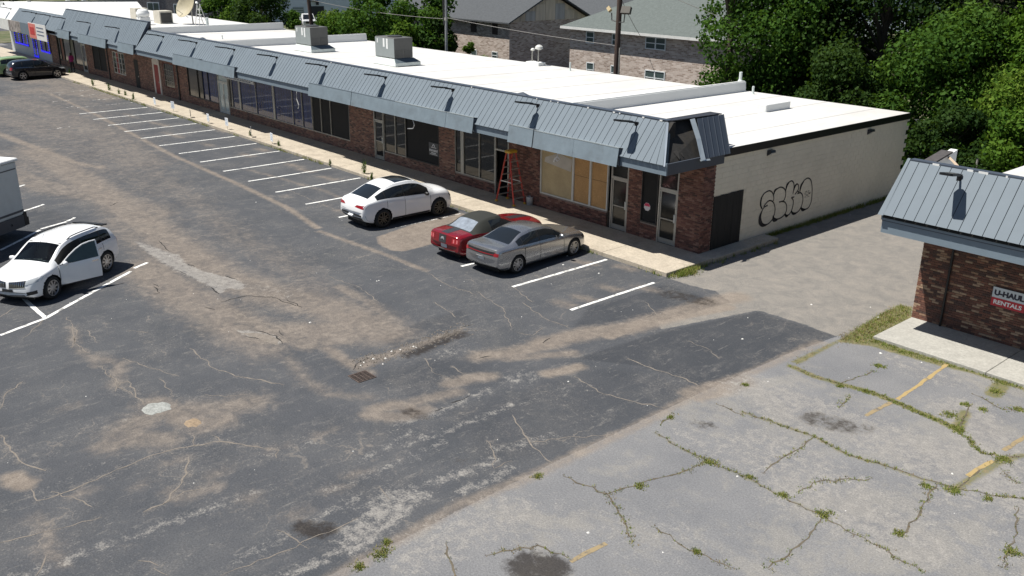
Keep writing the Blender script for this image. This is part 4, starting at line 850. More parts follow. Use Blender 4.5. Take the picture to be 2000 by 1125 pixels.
# ---------------- roof equipment, each a thing of its own
HG = M('unit_grey', (.11, .11, .105), .6, .2, var=.08); HL = M('unit_light', (.27, .30, .30), .5, .3, var=.06); HB = M('curb_blue_grey', (.10, .13, .15), .5, .2); WB = M('curb_white', (.55, .60, .58), .6)
def roof_unit(x, y, label):
    t = empty('roof_unit', (x, y, 3.86)); tag(t, label, 'roof unit', 'packaged air units on the white roof')
    mb = MB(); mb.add([(-1.35, -.85, 0), (1.25, -.85, 0), (1.25, .85, 0), (-1.35, .85, 0), (-1.2, -.67, .40), (.92, -.67, .40), (.92, .67, .40), (-1.2, .67, .40)], [(0, 1, 5, 4), (2, 3, 7, 6), (3, 0, 4, 7), (4, 5, 6, 7)]); mb.build('curb', WB, t)
    mb = MB(); mb.add([(1.3, -.9, .20), (1.3, .95, .20), (.90, .72, .42), (.90, -.7, .42)], [(0, 1, 2, 3)]); mb.build('skirt', HB, t); MB().box(1.26, 1.3, -.9, .95, 0, .195).build('skirt_face', WB, t)
    mb = MB(); mb.box(-1.18, .9, -.67, .67, .42, 1.62); o = mb.build('cabinet', HG, t); bevel_mesh(o.data, .02)
    MB().box(-1.16, .88, -.685, -.672, .46, 1.58).build('side_panel', HL, t)
    for a in (-.58, .06): MB().box(.901, .915, a, a+.5, .52, .92).build('access_panel', M('unit_panel', (.085, .085, .082), .6), t)
    for a, b, c_, d in ((-.3, -.12, 1.05, 1.55), (.05, .22, .95, 1.55), (-.95, -.85, 1.25, 1.5)): MB().box(a, b, -.692, -.686, c_, d).build('paper_label', WHM, t)
    mb = MB(); mb.lathe([(.45, 0), (.45, .05), (.35, .08)], 20, c=(0, 0, 1.62)); mb.build('fan_guard', ALUD, t)
    return t
roof_unit(-38.9, 6.7, 'grey rooftop air unit on white curb standing furthest from the torn corner'); roof_unit(-28.9, 6.7, 'grey rooftop air unit standing alone mid roof nearest the torn corner')
hb = MB().box(-4.5, -3.95, 9.4, 11.3, 3.78, 4.16).build('roof_hatch', TPOW); bevel_mesh(hb.data, .03); tag(hb, 'low white box hatch on the near end of the white roof', 'roof hatch')
def vent(x, y, z, h, r, name='vent_pipe', label=None):
    o = MB().lathe([(r*1.6, 0), (r*1.1, .08), (r, .1), (r, h), (r*.6, h+.01)], 10, c=(x, y, z)).build(name, WB); tag(o, label, 'vent', 'vent pipes on the white roof'); return o
vent(-10.3, 1.9, 3.88, .35, .04, label='short white vent pipe left of the near roof divider'); vent(-7.8, 13.9, 3.78, .4, .06, label='white vent pipe behind the near roof divider')
vent(-20.6, 13.6, 3.73, .5, .05, label='thin white vent pipe right of the roof camera'); vent(-61.3, 9.0, 3.85, .9, .12, label='capped grey flue pipe at the far end of the roof'); vent(-51.0, 5.6, 3.84, .3, .04, label='short vent pipe between the two far roof dividers')
t = empty('roof_camera', (-24.0, 14.0, 3.73)); tag(t, 'grey domed light fixtures on a small white base at rear roof edge', 'light fixture')
MB().box(-.7, .5, -.3, .3, 0, .2).build('base', TPOW, t)
for x_, z_, r_ in ((.15, 1.05, .26), (-.42, .9, .15)): MB().tube([(x_, 0, .2), (x_, 0, z_)], .04, 6).build('post', ALU, t); MB().lathe([(r_*.2, -r_*.4), (r_, -r_*.1), (r_*.9, r_*.4), (r_*.5, r_*.75), (.02, r_*.85)], 14, c=(x_+.05, 0, z_)).build('dome', ALUW, t)
o = vent(-8.9, 14.3, 4.3, .45, .08, label='small grey vent post on the end of the near roof divider')
# far end: dish, fans, condensers
t = empty('satellite_dish', (-66.5, 9.6, 3.85)); tag(t, 'large tan satellite dish tilted up on the far roof', 'dish')
mb = MB(); mb.lathe([(.02, 0), (.5, .06), (.95, .24), (1.15, .40), (1.17, .40), (.95, .20), (.5, .02), (.02, -.04)], 24); dd = mb.build('dish', M('dish_tan', (.36, .32, .22), .6), t, True); dd.rotation_euler = (math.radians(62), 0, math.radians(14)); dd.location = (0, 0, 1.5)
MB().tube([(0, .3, 0), (0, .25, 1.3)], .06, 8).build('mast', ALU, t); MB().tube([(0, -.1, .6), (-.3, -1.0, 1.3)], .03, 6).build('feed_arm', ALU, t)
t = empty('antenna_rack', (-64.2, 9.6, 3.85)); tag(t, 'small pale metal antenna rack beside the satellite dish', 'rack'); mb = MB()
for x_ in (-.4, .4):
    mb.tube([(x_, -.3, 0), (x_*.8, 0, 1.9)], .035, 6); mb.tube([(x_, .5, 0), (x_*.8, 0, 1.8)], .035, 6)
mb.build('leg', ALUW, t); mb = MB()
for z_ in (.5, .95, 1.4): mb.box(-.4, .4, -.05, .05, z_, z_+.06)
mb.build('rung', ALUW, t); MB().lathe([(.1, 0), (.14, .1), (.05, .2)], 10, c=(-.35, 0, 1.9)).build('antenna', WHM, t)
t = empty('turbine_vent', (-67.4, 5.7, 3.88)); tag(t, 'round white exhaust fan on square base, far roof', 'vent'); MB().box(-.45, .45, -.45, .45, 0, .7).build('base', TPOW, t); MB().lathe([(.38, .7), (.55, .8), (.58, 1.1), (.50, 1.15), (.50, 1.22), (.38, 1.35), (.1, 1.42)], 18).build('cowl', TPOW, t, True)
def condenser(x, y, lab):
    t = empty('condenser', (x, y, 3.86)); tag(t, lab, 'condenser', 'boxy condensers at the far roof end'); MB().box(-.75, .75, -.6, .6, 0, 1.15).build('cabinet', M('tan_cabinet', (.5, .47, .40), .6), t); MB().box(.751, .77, -.5, .5, .12, 1.0).build('grille', ALUD, t); return t
condenser(-68.4, 7.9, 'tan condenser with dark grille left of the satellite dish'); condenser(-73.5, 7.6, 'grey green condenser by the white end parapet')
# ================================================================ RIGHT HAND BUILDING
rb = empty('corner_building'); tag(rb, 'brick corner building with grey metal mansard and rental sign at right', 'building')
RX0, RX1 = 8.0, 17.0
mb = MB(); mb.box(RX0+.012, RX1, .162, .45, .0, 3.2); rw = mb.build('wall', MORT2, rb)
mb = MB(); mb.box(RX0+.012, RX0+.3, .451, 11, 0, 3.2); mb.box(RX1-.3, RX1, .451, 11, 0, 3.2); mb.box(RX0, RX1, 11, 11.3, 0, 3.2); mb.build('side_wall', brick_tex('far_mixed_brick', BR2_COL[:6], (.16, .14, .12)), rb)
place_bricks([((RX0, .15), (1, 0), 6.2, .1, 3.2, (0, -1))], rw, 'b', BJ2)
MB().tube([(8.9, .10, .1), (8.9, .10, 3.15)], .035, 8).build('downpipe', BLKT, rb)
MB().box(7.66, RX1, -1.86, .15, 3.10, 3.16).build('soffit', SOFF, rb)
MB().box(7.62, RX1, -1.88, -1.84, 3.09, 3.46).build('fascia', FASC, rb); MB().box(7.62, RX1, -1.895, -1.881, 3.43, 3.462).build('fascia_lip', M('fascia_gap', (.06, .075, .1), .5), rb); MB().box(7.60, RX1, -1.92, -1.9, 3.462, 3.6).build('fascia', FASC, rb)
MB().box(7.62, 7.66, -1.838, 1.5, 3.09, 3.46).build('fascia', GM_SHADE, rb)
e_y, e_z, t_y, t_z = -2.02, 3.64, -.92, 5.04
ln = math.hypot(t_y-e_y, t_z-e_z); ang = math.atan2(t_z-e_z, t_y-e_y); pm = panel_mesh(ln); pm.materials.append(GM)
for i in range(30):
    link('mansard_panel', pm, None, rb, (7.66+.305*i, e_y, e_z), (ang+random.uniform(-.002, .002), 0, 0))
mb = MB(); mb.add([(7.54, e_y-.02, e_z-.02), (7.70, e_y-.02, e_z-.02), (7.70, t_y, t_z+.04), (7.62, t_y, t_z+.04), (7.54, e_y+.1, e_z-.06), (7.62, t_y+.12, t_z)], [(0, 1, 2, 3), (0, 3, 5, 4)]); mb.build('rake_trim', GM, rb)
mb = MB(); mb.add([(7.66, e_y+.05, e_z-.1), (RX1, e_y+.05, e_z-.1), (RX1, t_y+.05, t_z-.03), (7.7, t_y+.05, t_z-.03), (7.7, t_y+.2, 3.3), (RX1, t_y+.2, 3.3), (RX1, t_y+.2, t_z-.03), (7.7, t_y+.2, t_z-.03)], [(0, 1, 2, 3), (3, 2, 6, 7), (4, 7, 6, 5), (0, 3, 7, 4), (0, 4, 5, 1)]); mb.build('canopy_frame', PLY, rb)
MB().box(7.7, RX1, t_y-.02, t_y+.22, t_z-.012, t_z+.022).build('ridge_cap', GM_SHADE, rb)
mb = MB()
for q in (8.35, 9.3, 9.6, 10.3, 10.75, 11.2): mb.box(q, q+random.uniform(.04, .25), t_y-.03, t_y-.021, t_z-.06, t_z+.02); mb.build('sealant', MATS['sealant_white'], rb); mb = MB()
wall_lamp(9.2, -1.10, 4.86, 'black lamp on the corner building mansard, at right')
# roof, low parapet with a propping stud, white far roof edge
MB().box(RX0-.2, RX1, -.7, 11.2, 3.55, 3.75).build('roof', TPO, rb)
mb = MB(); mb.add([(8.0, -.7, 3.75), (8.2, -.7, 3.75), (8.2, .86, 3.75), (8.0, .86, 3.75), (8.0, -.7, 4.93), (8.2, -.7, 4.93), (8.2, .86, 5.18), (8.0, .86, 5.18)], [(0, 3, 2, 1), (4, 5, 6, 7), (0, 1, 5, 4), (1, 2, 6, 5), (2, 3, 7, 6), (3, 0, 4, 7)]); mb.build('parapet', TPOW, rb)
mb = MB(); mb.add([(7.9, -.7, 4.94), (8.23, -.7, 4.94), (8.23, .5, 5.13), (7.9, .5, 5.13), (7.9, -.7, 4.99), (8.23, -.7, 4.99), (8.23, .5, 5.18), (7.9, .5, 5.18)], [(4, 5, 6, 7), (0, 1, 5, 4), (1, 2, 6, 5), (2, 3, 7, 6), (3, 0, 4, 7)]); mb.build('parapet_shingle', M('dark_shingle', (.06, .055, .055), .9, var=.4, scale=8), rb)
MB().tube([(9.05, -.75, 4.98), (8.22, .35, 5.02)], .045, 4).build('prop_stud', M('timber_stud', (.42, .33, .24), .8), rb)
mb = MB(); mb.add([(10.0, 0.6, 3.75), (17, 4.0, 3.75), (17, 4.3, 3.75), (10, .9, 3.75), (10.0, 0.6, 4.75), (17, 4.0, 5.6), (17, 4.3, 5.6), (10, .9, 4.75)], [(0, 1, 5, 4), (2, 3, 7, 6), (4, 5, 6, 7), (3, 0, 4, 7), (1, 2, 6, 5)]); mb.build('parapet', TPO, rb)
# rental sign
sg = empty('rental_sign', (10.62, .1, 1.45)); tag(sg, 'white and red U-HAUL RENTALS sign on the brick corner building', 'sign')
MB().box(-.46, .46, -.0, .03, -.30, .27).build('backing', M('sign_black_edge', (.02, .02, .03), .5), sg); MB().box(-.45, .45, -.006, -.001, -.042, .26).build('panel', M('sign_white', (.50, .54, .57), .5), sg); MB().box(-.45, .45, -.006, -.001, -.29, -.046).build('panel', M('sign_crimson', (.42, .018, .03), .5), sg)
def fit_text(txt, mat, wid, hgt, x_, z_, bold):
    me_ = text_mesh(txt, .2, mat, .002, bold); xs_ = [v.co.x for v in me_.vertices]; ys_ = [v.co.y for v in me_.vertices]; cx_, cy_ = (max(xs_)+min(xs_))/2, (max(ys_)+min(ys_))/2
    for v in me_.vertices: v.co.x = (v.co.x-cx_)*wid/(max(xs_)-min(xs_)); v.co.y = (v.co.y-cy_)*hgt/(max(ys_)-min(ys_))
    link('lettering', me_, None, sg, (x_, -.009, z_), RXF)
fit_text('U-HAUL', M('sign_ink', (.012, .012, .03), .5), .80, .165, 0, .105, .012); fit_text('RENTALS', WHT, .76, .125, .0, -.165, .006)
# ================================================================ CARS
def pchip(pts, x):
    """smooth monotone interpolation through (x, y) points"""
    p = sorted(pts); X = np.array([a for a, _ in p], float); Y = np.array([b for _, b in p], float); x = np.asarray(x, float)
    h = np.diff(X); d = np.diff(Y)/h; m = np.zeros(len(X))
    m[0], m[-1] = d[0], d[-1]
    for i in range(1, len(X)-1):
        m[i] = 0 if d[i-1]*d[i] <= 0 else (h[i-1]+h[i])*3/((2*h[i]+h[i-1])/d[i-1]+(h[i]+2*h[i-1])/d[i])
    k = np.clip(np.searchsorted(X, x)-1, 0, len(h)-1); t = np.clip((x-X[k])/h[k], 0, 1)
    return Y[k]*(1+2*t)*(1-t)**2+m[k]*h[k]*t*(1-t)**2+Y[k+1]*t*t*(3-2*t)+m[k+1]*h[k]*t*t*(t-1)
TYRE = M('tyre_rubber', (.018, .018, .018), .85, var=.2); RIMS = M('alloy_silver', (.45, .45, .46), .3, .85, var=.05); RIMB = M('alloy_black', (.07, .066, .06), .25, .7); LINER = M('arch_black', (.008, .008, .008), .9)
CGL = M('car_glass', (.012, .015, .018), .02, 0, var=.1, spec=.6); TRIMB = M('car_black_trim', (.015, .015, .016), .5); CHROME = M('chrome', (.7, .7, .72), .12, 1.0, var=.02); SEAM = M('panel_gap', (.02, .02, .02), .9)
TAIL = M('tail_red', (.30, .012, .02), .15, var=.2, coat=.5); HEADL = M('headlamp_clear', (.45, .48, .50), .1, coat=.6); PLATE = M('plate_white', (.62, .63, .64), .5); AMBER = M('amber', (.5, .2, .03), .3)
def clear_glass(name, tint):
    m, n, l, b = nodes_of(name)
    l.new(mixc(n, l, noise(n, l, coords(n, 'World'), 2, 3), tint, [x*.8 for x in tint]), b.inputs['Base Color']); b.inputs['Transmission Weight'].default_value = 1; b.inputs['Roughness'].default_value = 0; b.inputs['IOR'].default_value = 1.12; b.inputs['Coat Weight'].default_value = .6; b.inputs['Coat Roughness'].default_value = .02; return m
def wheel_mesh(r, w_, spokes, kind):
    ty = MB(); ri = r*.70
    ty.lathe([(ri, -w_/2), (r*.93, -w_/2), (r*.985, -w_*.40), (r, -w_*.25), (r, w_*.25), (r*.985, w_*.40), (r*.93, w_/2), (ri, w_/2)], 32, 'y'); ty.f = [q for q in ty.f if len(q) == 4]
    rm = MB(); rm.lathe([(ri*1.0, w_*.30), (ri, w_*.5), (ri*.93, w_*.5), (ri*.88, w_*.34)], 32, 'y'); rm.v = rm.v[:]; rm.f = [q for q in rm.f if len(q) == 4]
    rm.lathe([(.05, w_*.46), (ri*.22, w_*.44), (ri*.24, w_*.3)], 16, 'y')
    for k in range(spokes):
        for s_ in ((-1, 1) if kind == 'twin' else (0,)):
            a = 2*math.pi*k/spokes; hw = ri*(.10 if kind == 'twin' else .13); off = s_*ri*.13
            Mx = Matrix.Rotation(a, 4, 'Y')
            pts = [(-hw*.8+off*.7, w_*.44, ri*.12), (hw*.8+off*.7, w_*.44, ri*.12), (hw+off*1.6, w_*.40, ri*.92), (-hw+off*1.6, w_*.40, ri*.92), (-hw*.8+off*.7, w_*.25, ri*.12), (hw*.8+off*.7, w_*.25, ri*.12), (hw+off*1.6, w_*.25, ri*.92), (-hw+off*1.6, w_*.25, ri*.92)]
            rm.add([tuple(Mx @ Vector(p)) for p in pts], [(0, 3, 2, 1), (0, 1, 5, 4), (1, 2, 6, 5), (2, 3, 7, 6), (3, 0, 4, 7)])
    bk = MB(); bk.lathe([(ri*.99, w_*.12), (.02, w_*.10)], 24, 'y')
    return ty.mesh(True), rm.mesh(), bk.mesh()
def car(name, label, cat, loc, heading, sp):
    """body lofted from cross sections; local +x is forward, +y left"""
    root = empty(name, (loc[0], loc[1], 0), heading); root.scale = (sp.get('scale', .95),)*3; tag(root, label, cat, sp.get('group'))
    L, W = sp['L'], sp['W']/2; xf, xr = L/2, -L/2
    wx = sp['wheels']; wr = sp['wr']; arch = wr*sp.get('arch', 1.12)
    cuts = sorted(set([sp['ws'][0], sp['ws'][1], sp['bl'][0], sp['bl'][1]]+[v for w_ in sp['sidewin'] for v in w_]+sp.get('cuts', [])))
    st = list(np.arange(xr, xf+.001, L/90))+cuts
    st = np.array(sorted(st)); keep = [0]
    for i in range(1, len(st)):
        if st[i]-st[keep[-1]] < .012 and st[i] not in cuts: continue
        if st[i]-st[keep[-1]] < .012: keep[-1] = i if st[keep[-1]] not in cuts else keep[-1]; 
        if keep[-1] != i: keep.append(i)
    X = st[keep]
    top, belt, hw = pchip(sp['top'], X), pchip(sp['belt'], X), pchip(sp['plan'], X)*W
    ey = pchip(sp['edge'], X)*W                                   # half width of roof / bonnet edge
    ez = top-pchip(sp['crown'], X)
    ez = np.maximum(ez, belt+.004); top = np.maximum(top, ez+.004)
    zb = pchip(sp['under'], X)
    rows = []; key = []
    def rowp(f, k): rows.append(f); key.append(k)
    ylo, zlo = hw*.90, zb
    rowp((hw*0, zb), 'u'); rowp((ylo, zb), 's')
    mid = sp.get('mid', .55)
    side = [(0, .955, 0), (.10, .985, .12), (.3, 1.0, .3), (.5, 1.0, .5), (.7, .993, .7), (.85, .985, .85), (.95, .972, .95)]
    SV = np.linspace(0.04, 1, 15)
    for v in SV:
        z = zb+(belt-zb)*v; wv = np.interp(v, [0, .12, .35, .6, .85, .95, 1], [.93, .975, 1.0, .995, .98, .965, .94]); rowp((hw*wv, z), 's')
    yb, zbel = rows[-1]
    for t in (.08, .25, .45, .65, .84, 1.0):
        bul = .035*math.sin(math.pi*t); rowp((yb+(ey-yb)*t+bul*W*np.clip((ez-belt)/.3, 0, 1), zbel+(ez-zbel)*t), 'w' if .08 < t <= .84 else 'e')
    for t in (.10, .3, .5, .7, .85, 1.0):
        rowp((ey*(1-t), ez+(top-ez)*(1-(1-t)**2)), 'r' if t > .10 else 'e')
    nr = len(rows); nx = len(X)
    Yc = np.array([r[0] for r in rows]); Zc = np.array([r[1] for r in rows])
    kf, kr = sp.get('nose', .22), sp.get('tail', .14)
    def warp(x, y):
        a = np.clip((x/xf-.45)/.55, 0, 1); b = np.clip((-x/xf-.55)/.45, 0, 1); q = (np.abs(y)/W)**2.2
        return x-kf*a*q+kr*b*q
    V = []; 
    for s_ in (1, -1):
        for j in range(nr):
            for i in range(nx): V.append((float(warp(X[i], Yc[j, i])), s_*float(Yc[j, i]), float(Zc[j, i])))
    vid = lambda s_, j, i: (0 if s_ > 0 else nr*nx)+j*nx+i
    Fp = {}
    def put(part, q): Fp.setdefault(part, []).append(q)
    def region(s_, j, i):
        xm = (X[i]+X[i+1])/2; k = key[j+1]
        if k == 'w':
            hgt = min(ez[i], ez[i+1])-max(belt[i], belt[i+1])
            for n_, (a, b) in enumerate(sp['sidewin']):
                if a < xm < b and hgt > .07: return ('side_window', s_, n_)
            if sp.get('soft') and sp['soft'][0] < xm < sp['soft'][1] and hgt > .05: return ('soft_top',)
            if min(a for a, b in sp['sidewin']) < xm < max(b for a, b in sp['sidewin']) and hgt > .07: return ('window_pillar',)
        if k == 'r':
            if sp['ws'][0] < xm < sp['ws'][1]: return ('windshield',)
            if sp['bl'][0] < xm < sp['bl'][1] and (j < nr) : return ('rear_window',)
            if sp.get('panroof') and sp['panroof'][0] < xm < sp['panroof'][1]: return ('glass_roof',)
        if sp.get('soft') and k in 'rew' and sp['soft'][0] < xm < sp['soft'][1] and top[i]-belt[i] > .06: return ('soft_top',)
        if k in 'su' and j >= 1:
            zm = (Zc[j, i]+Zc[j+1, i])/2
            if sp.get('clad') and zm < sp['clad']: return ('cladding',)
        return ('body',)
    for s_ in (1, -1):
        for j in range(nr-1):
            for i in range(nx-1):
                q = (vid(s_, j, i), vid(s_, j, i+1), vid(s_, j+1, i+1), vid(s_, j+1, i))
                if s_ > 0: q = q[::-1]
                if key[j+1] == 's' and j >= 1:
                    cxm = sum(V[a][0] for a in q)/4; czm = sum(V[a][2] for a in q)/4
                    if any((cxm-w_)**2+(czm-wr)**2 < arch**2 for w_ in wx): continue
                put(region(s_, j, i), q)
    # end caps
    for i, fl in ((0, 1), (nx-1, -1)):
        loop = [vid(1, j, i) for j in range(nr)]+[vid(-1, j, i) for j in range(nr-2, 0, -1)]
        put(('body',), tuple(loop if fl > 0 else loop[::-1]))
    # pull arch edges onto a clean circle
    used = {}
    VV = [list(p) for p in V]
    for j in range(1, nr-1):
        if key[j] != 's': continue
        for s_ in (1, -1):
            for i in range(nx):
                p = VV[vid(s_, j, i)]
                for w_ in wx:
                    d = math.hypot(p[0]-w_, p[2]-wr)
                    if arch-.075 < d < arch+.012 and p[2] > zb[i]+.01: p[0] = w_+(p[0]-w_)*arch/d; p[2] = wr+(p[2]-wr)*arch/d
    V = [tuple(p) for p in VV]
    bodymat = sp['paint']; pm = {'body': bodymat, 'side_window': sp.get('glass', CGL), 'windshield': sp.get('wglass', CGL), 'rear_window': sp.get('rglass', CGL), 'glass_roof': sp.get('glass', CGL), 'soft_top': sp.get('softmat'), 'cladding': TRIMB, 'window_pillar': TRIMB}
    allf = [q for f_ in Fp.values() for q in f_]
    bvh = BVHTree.FromPolygons(V, allf)
    parts = {}
    for k, f_ in Fp.items():
        ids = sorted(set(a for q in f_ for a in q)); mp = {a: n_ for n_, a in enumerate(ids)}
        me_ = mesh([V[a] for a in ids], [tuple(mp[a] for a in q) for q in f_])
        b_ = bmesh.new(); b_.from_mesh(me_); bmesh.ops.remove_doubles(b_, verts=b_.verts, dist=.0008); bmesh.ops.recalc_face_normals(b_, faces=b_.faces) if k[0] == 'body' else None; b_.to_mesh(me_); b_.free()
        smooth_by_angle(me_, 38); nm = k[0]
        o = link(nm, me_, pm[nm], root if nm in ('body', 'soft_top') else None); parts[k] = o
    body = parts[('body',)]
    for k, o in parts.items():
        if o.parent is None: o.parent = root
    def decal(nm, quad, ax, mat, n_=6, m_=4, off=.005, parent=None, side=1):
        """thin patch laid on the body: quad of 4 (u, v); ax 'rear','front','left','right','top'"""
        v = []; f = []
        for a in range(n_+1):
            for b in range(m_+1):
                s_, t_ = a/n_, b/m_
                u = [(1-s_)*(1-t_)*quad[0][c_]+s_*(1-t_)*quad[1][c_]+s_*t_*quad[2][c_]+(1-s_)*t_*quad[3][c_] for c_ in (0, 1)]
                o_, d_ = {'rear': ((xr-2, u[0], u[1]), (1, 0, 0)), 'front': ((xf+2, u[0], u[1]), (-1, 0, 0)), 'left': ((u[0], 3, u[1]), (0, -1, 0)), 'right': ((u[0], -3, u[1]), (0, 1, 0)), 'top': ((u[0], u[1], 4), (0, 0, -1))}[ax]
                h = bvh.ray_cast(Vector(o_), Vector(d_))
                if h[0] is None: h = (Vector(o_)+Vector(d_)*(2 if ax in ('rear', 'front') else 2.1),)
                v.append(tuple(h[0]-Vector(d_)*off))
        for a in range(n_):
            for b in range(m_): f.append((a*(m_+1)+b, (a+1)*(m_+1)+b, (a+1)*(m_+1)+b+1, a*(m_+1)+b+1))
        me_ = mesh(v, f); b_ = bmesh.new(); b_.from_mesh(me_); bmesh.ops.solidify(b_, geom=b_.faces, thickness=.003); b_.to_mesh(me_); b_.free(); smooth_by_angle(me_, 40)
        return link(nm, me_, mat, parent or root)
    # wheels, liners
    ty, rm, bk = wheel_mesh(wr, sp.get('tw', .235), sp.get('spokes', 5), sp.get('rimkind', 'single')); ty.materials.append(TYRE); rm.materials.append(sp.get('rim', RIMS)); bk.materials.append(LINER)
    trk = sp.get('track', W-.135)
    for w_ in wx:
        for s_ in (1, -1):
            e = link('wheel', bk, None, root, (w_, s_*trk, wr), (0, 0, 0 if s_ > 0 else math.pi))
            link('tyre', ty, None, e); link('rim', rm, None, e)
    mb = MB()
    for w_ in wx:
        for s_ in (1, -1):
            y0, y1 = s_*(W-.33), s_*(W-.045); n_ = 14; v = []; f = []
            for k in range(n_+1):
                a = math.pi*(-.08+1.16*k/n_); v += [(w_+arch*1.02*math.cos(a), y0, wr+arch*1.02*math.sin(a)), (w_+arch*1.02*math.cos(a), y1, wr+arch*1.02*math.sin(a))]
                if k: f.append((2*k-2, 2*k-1, 2*k+1, 2*k))
            v.append((w_, y0, wr)); c_ = len(v)-1
            for k in range(n_): f.append((c_, 2*k, 2*k+2))
            mb.add(v, f)
    mb.build('wheel_liner', LINER, root)
    mb = MB(); mb.box(xr+.35, xf-.35, -W+.3, W-.3, .14, float(zb.max())); mb.build('underbody', LINER, root)
    # door mirrors, handles, shut lines
    mx, mz = sp['mirror']
    for s_ in ((1, -1) if not sp.get('mirror_right_only') else (-1,)):
        m_ = MB(); m_.lathe([(.02, -.12), (.085, -.09), (.10, 0), (.09, .08), (.03, .11)], 12, 'y'); me_ = m_.mesh(True); o = link('mirror', me_, sp.get('mirrormat', bodymat), root, (mx, s_*(W+.05), mz)); o.scale = (.75, 1, .75)
    for s_, ax in ((1, 'left'), (-1, 'right')):
        for x_ in sp['shut']:
            if (s_, x_) in sp.get('skipshut', ()): continue
            z1 = float(np.interp(x_, X, belt))-.01; z0 = float(np.interp(x_, X, zb))+.1
            decal('shut_line', [(x_-.007, z0), (x_+.007, z0), (x_+.007, z1), (x_-.007, z1)], ax, SEAM, 1, 10, .003, body)
        for x_, z_ in sp['handles']:
            decal('door_handle', [(x_-.1, z_-.018), (x_+.1, z_-.018), (x_+.1, z_+.018), (x_-.1, z_+.018)], ax, sp.get('handlemat', CHROME), 3, 1, .025, body)
    for nm, quad, ax, mat, off in sp.get('decals', ()):
        both = [quad]
        if nm.startswith('*'): nm = nm[1:]; both = [quad, [(-u, v) if ax in ('rear', 'front') else (u, -v) for u, v in quad]]
        for q in both: decal(nm, q, ax, mat, 10, 5, off)
    for nm, quad, mat, off in sp.get('sidedecals', ()):
        for ax in ('left', 'right'): decal(nm, quad, ax, mat, 10, 4, off)
    if sp.get('rails'):
        a, b, yy = sp['rails']
        for s_ in (1, -1):
            pts = []
            for k in range(9):
                x_ = a+(b-a)*k/8; h = bvh.ray_cast(Vector((x_, s_*yy, 4)), Vector((0, 0, -1))); z_ = h[0].z if h[0] else 1.6
                pts.append((x_, s_*yy, z_+(.05 if 0 < k < 8 else .0)))
            MB().tube(pts, .018, 6).build('roof_rail', TRIMB, root)
    return root, bvh, parts
# ---- paints
WHITEP = paint('white_pearl_paint', (.80, .81, .82), .25); SILV = paint('grey_metallic_paint', (.42, .425, .435), .25, .85); REDP = paint('candy_red_paint', (.22, .006, .012), .22, .25); BLACKP = paint('black_paint', (.010, .011, .016), .2); GREENP = paint('pale_green_paint', (.26, .38, .17), .3); 
# 1 white coupe-roofed SUV
spA = dict(L=4.94, W=2.0, wheels=(1.50, -1.435), wr=.40, tw=.29, paint=WHITEP, rim=RIMB, rimkind='twin', spokes=5, mid=.5,
 top=[(-2.47, .80), (-2.44, 1.02), (-2.33, 1.20), (-2.05, 1.28), (-1.15, 1.65), (-.6, 1.77), (0, 1.79), (.45, 1.72), (1.15, 1.32), (1.35, 1.23), (1.9, 1.17), (2.25, 1.06), (2.42, .84), (2.47, .55)],
 belt=[(-2.47, .78), (-2.42, 1.0), (-2.2, 1.14), (-1.5, 1.19), (-.5, 1.13), (.5, 1.08), (1.2, 1.06), (1.9, 1.0), (2.25, .89), (2.42, .68), (2.47, .5)],
 plan=[(-2.47, .84), (-2.4, .92), (-2.1, .975), (-1.4, 1.0), (0, .985), (1.4, .99), (2.1, .95), (2.4, .86), (2.47, .78)],
 edge=[(-2.47, .70), (-2.2, .74), (-1.8, .70), (-1.1, .645), (-.4, .635), (.45, .655), (1.0, .74), (1.3, .80), (2.0, .78), (2.47, .66)], crown=[(-2.47, .03), (-2, .04), (-1, .055), (.4, .05), (1.2, .045), (2.47, .05)],
 under=[(-2.47, .55), (-2.3, .36), (-1.9, .27), (1.9, .25), (2.3, .28), (2.47, .42)], ws=(.50, 1.18), bl=(-2.0, -1.22), panroof=(-.55, .38), sidewin=[(-1.72, -1.28), (-1.24, -.32), (-.26, .98)], cuts=[],
 mirror=(.80, 1.13), mirrormat=TRIMB, shut=(1.05, -.29, -1.2), handles=[(-.1, .98), (-1.02, 1.0)], handlemat=WHITEP, clad=None,
 decals=[('*tail_lamp', [(.36, .96), (.92, .90), (.95, 1.06), (.48, 1.05)], 'rear', TAIL, .006), ('diffuser', [(-.93, .34), (.93, .34), (.92, .64), (-.92, .64)], 'rear', TRIMB, .006), ('licence_plate', [(-.17, .48), (.17, .48), (.17, .64), (-.17, .64)], 'rear', PLATE, .012), ('*headlamp', [(.55, .76), (.88, .78), (.88, .90), (.55, .86)], 'front', TRIMB, .006), ('grille', [(-.5, .48), (.5, .48), (.5, .80), (-.5, .80)], 'front', TRIMB, .006)],
 sidedecals=[('side_sill', [(-.95, .27), (1.0, .27), (1.0, .36), (-.95, .36)], TRIMB, .006)])
car('parked_suv', 'white coupe roofed SUV parked nose in beside the red convertible', 'car', (-11.42, -5.3), math.radians(90.5), spA)
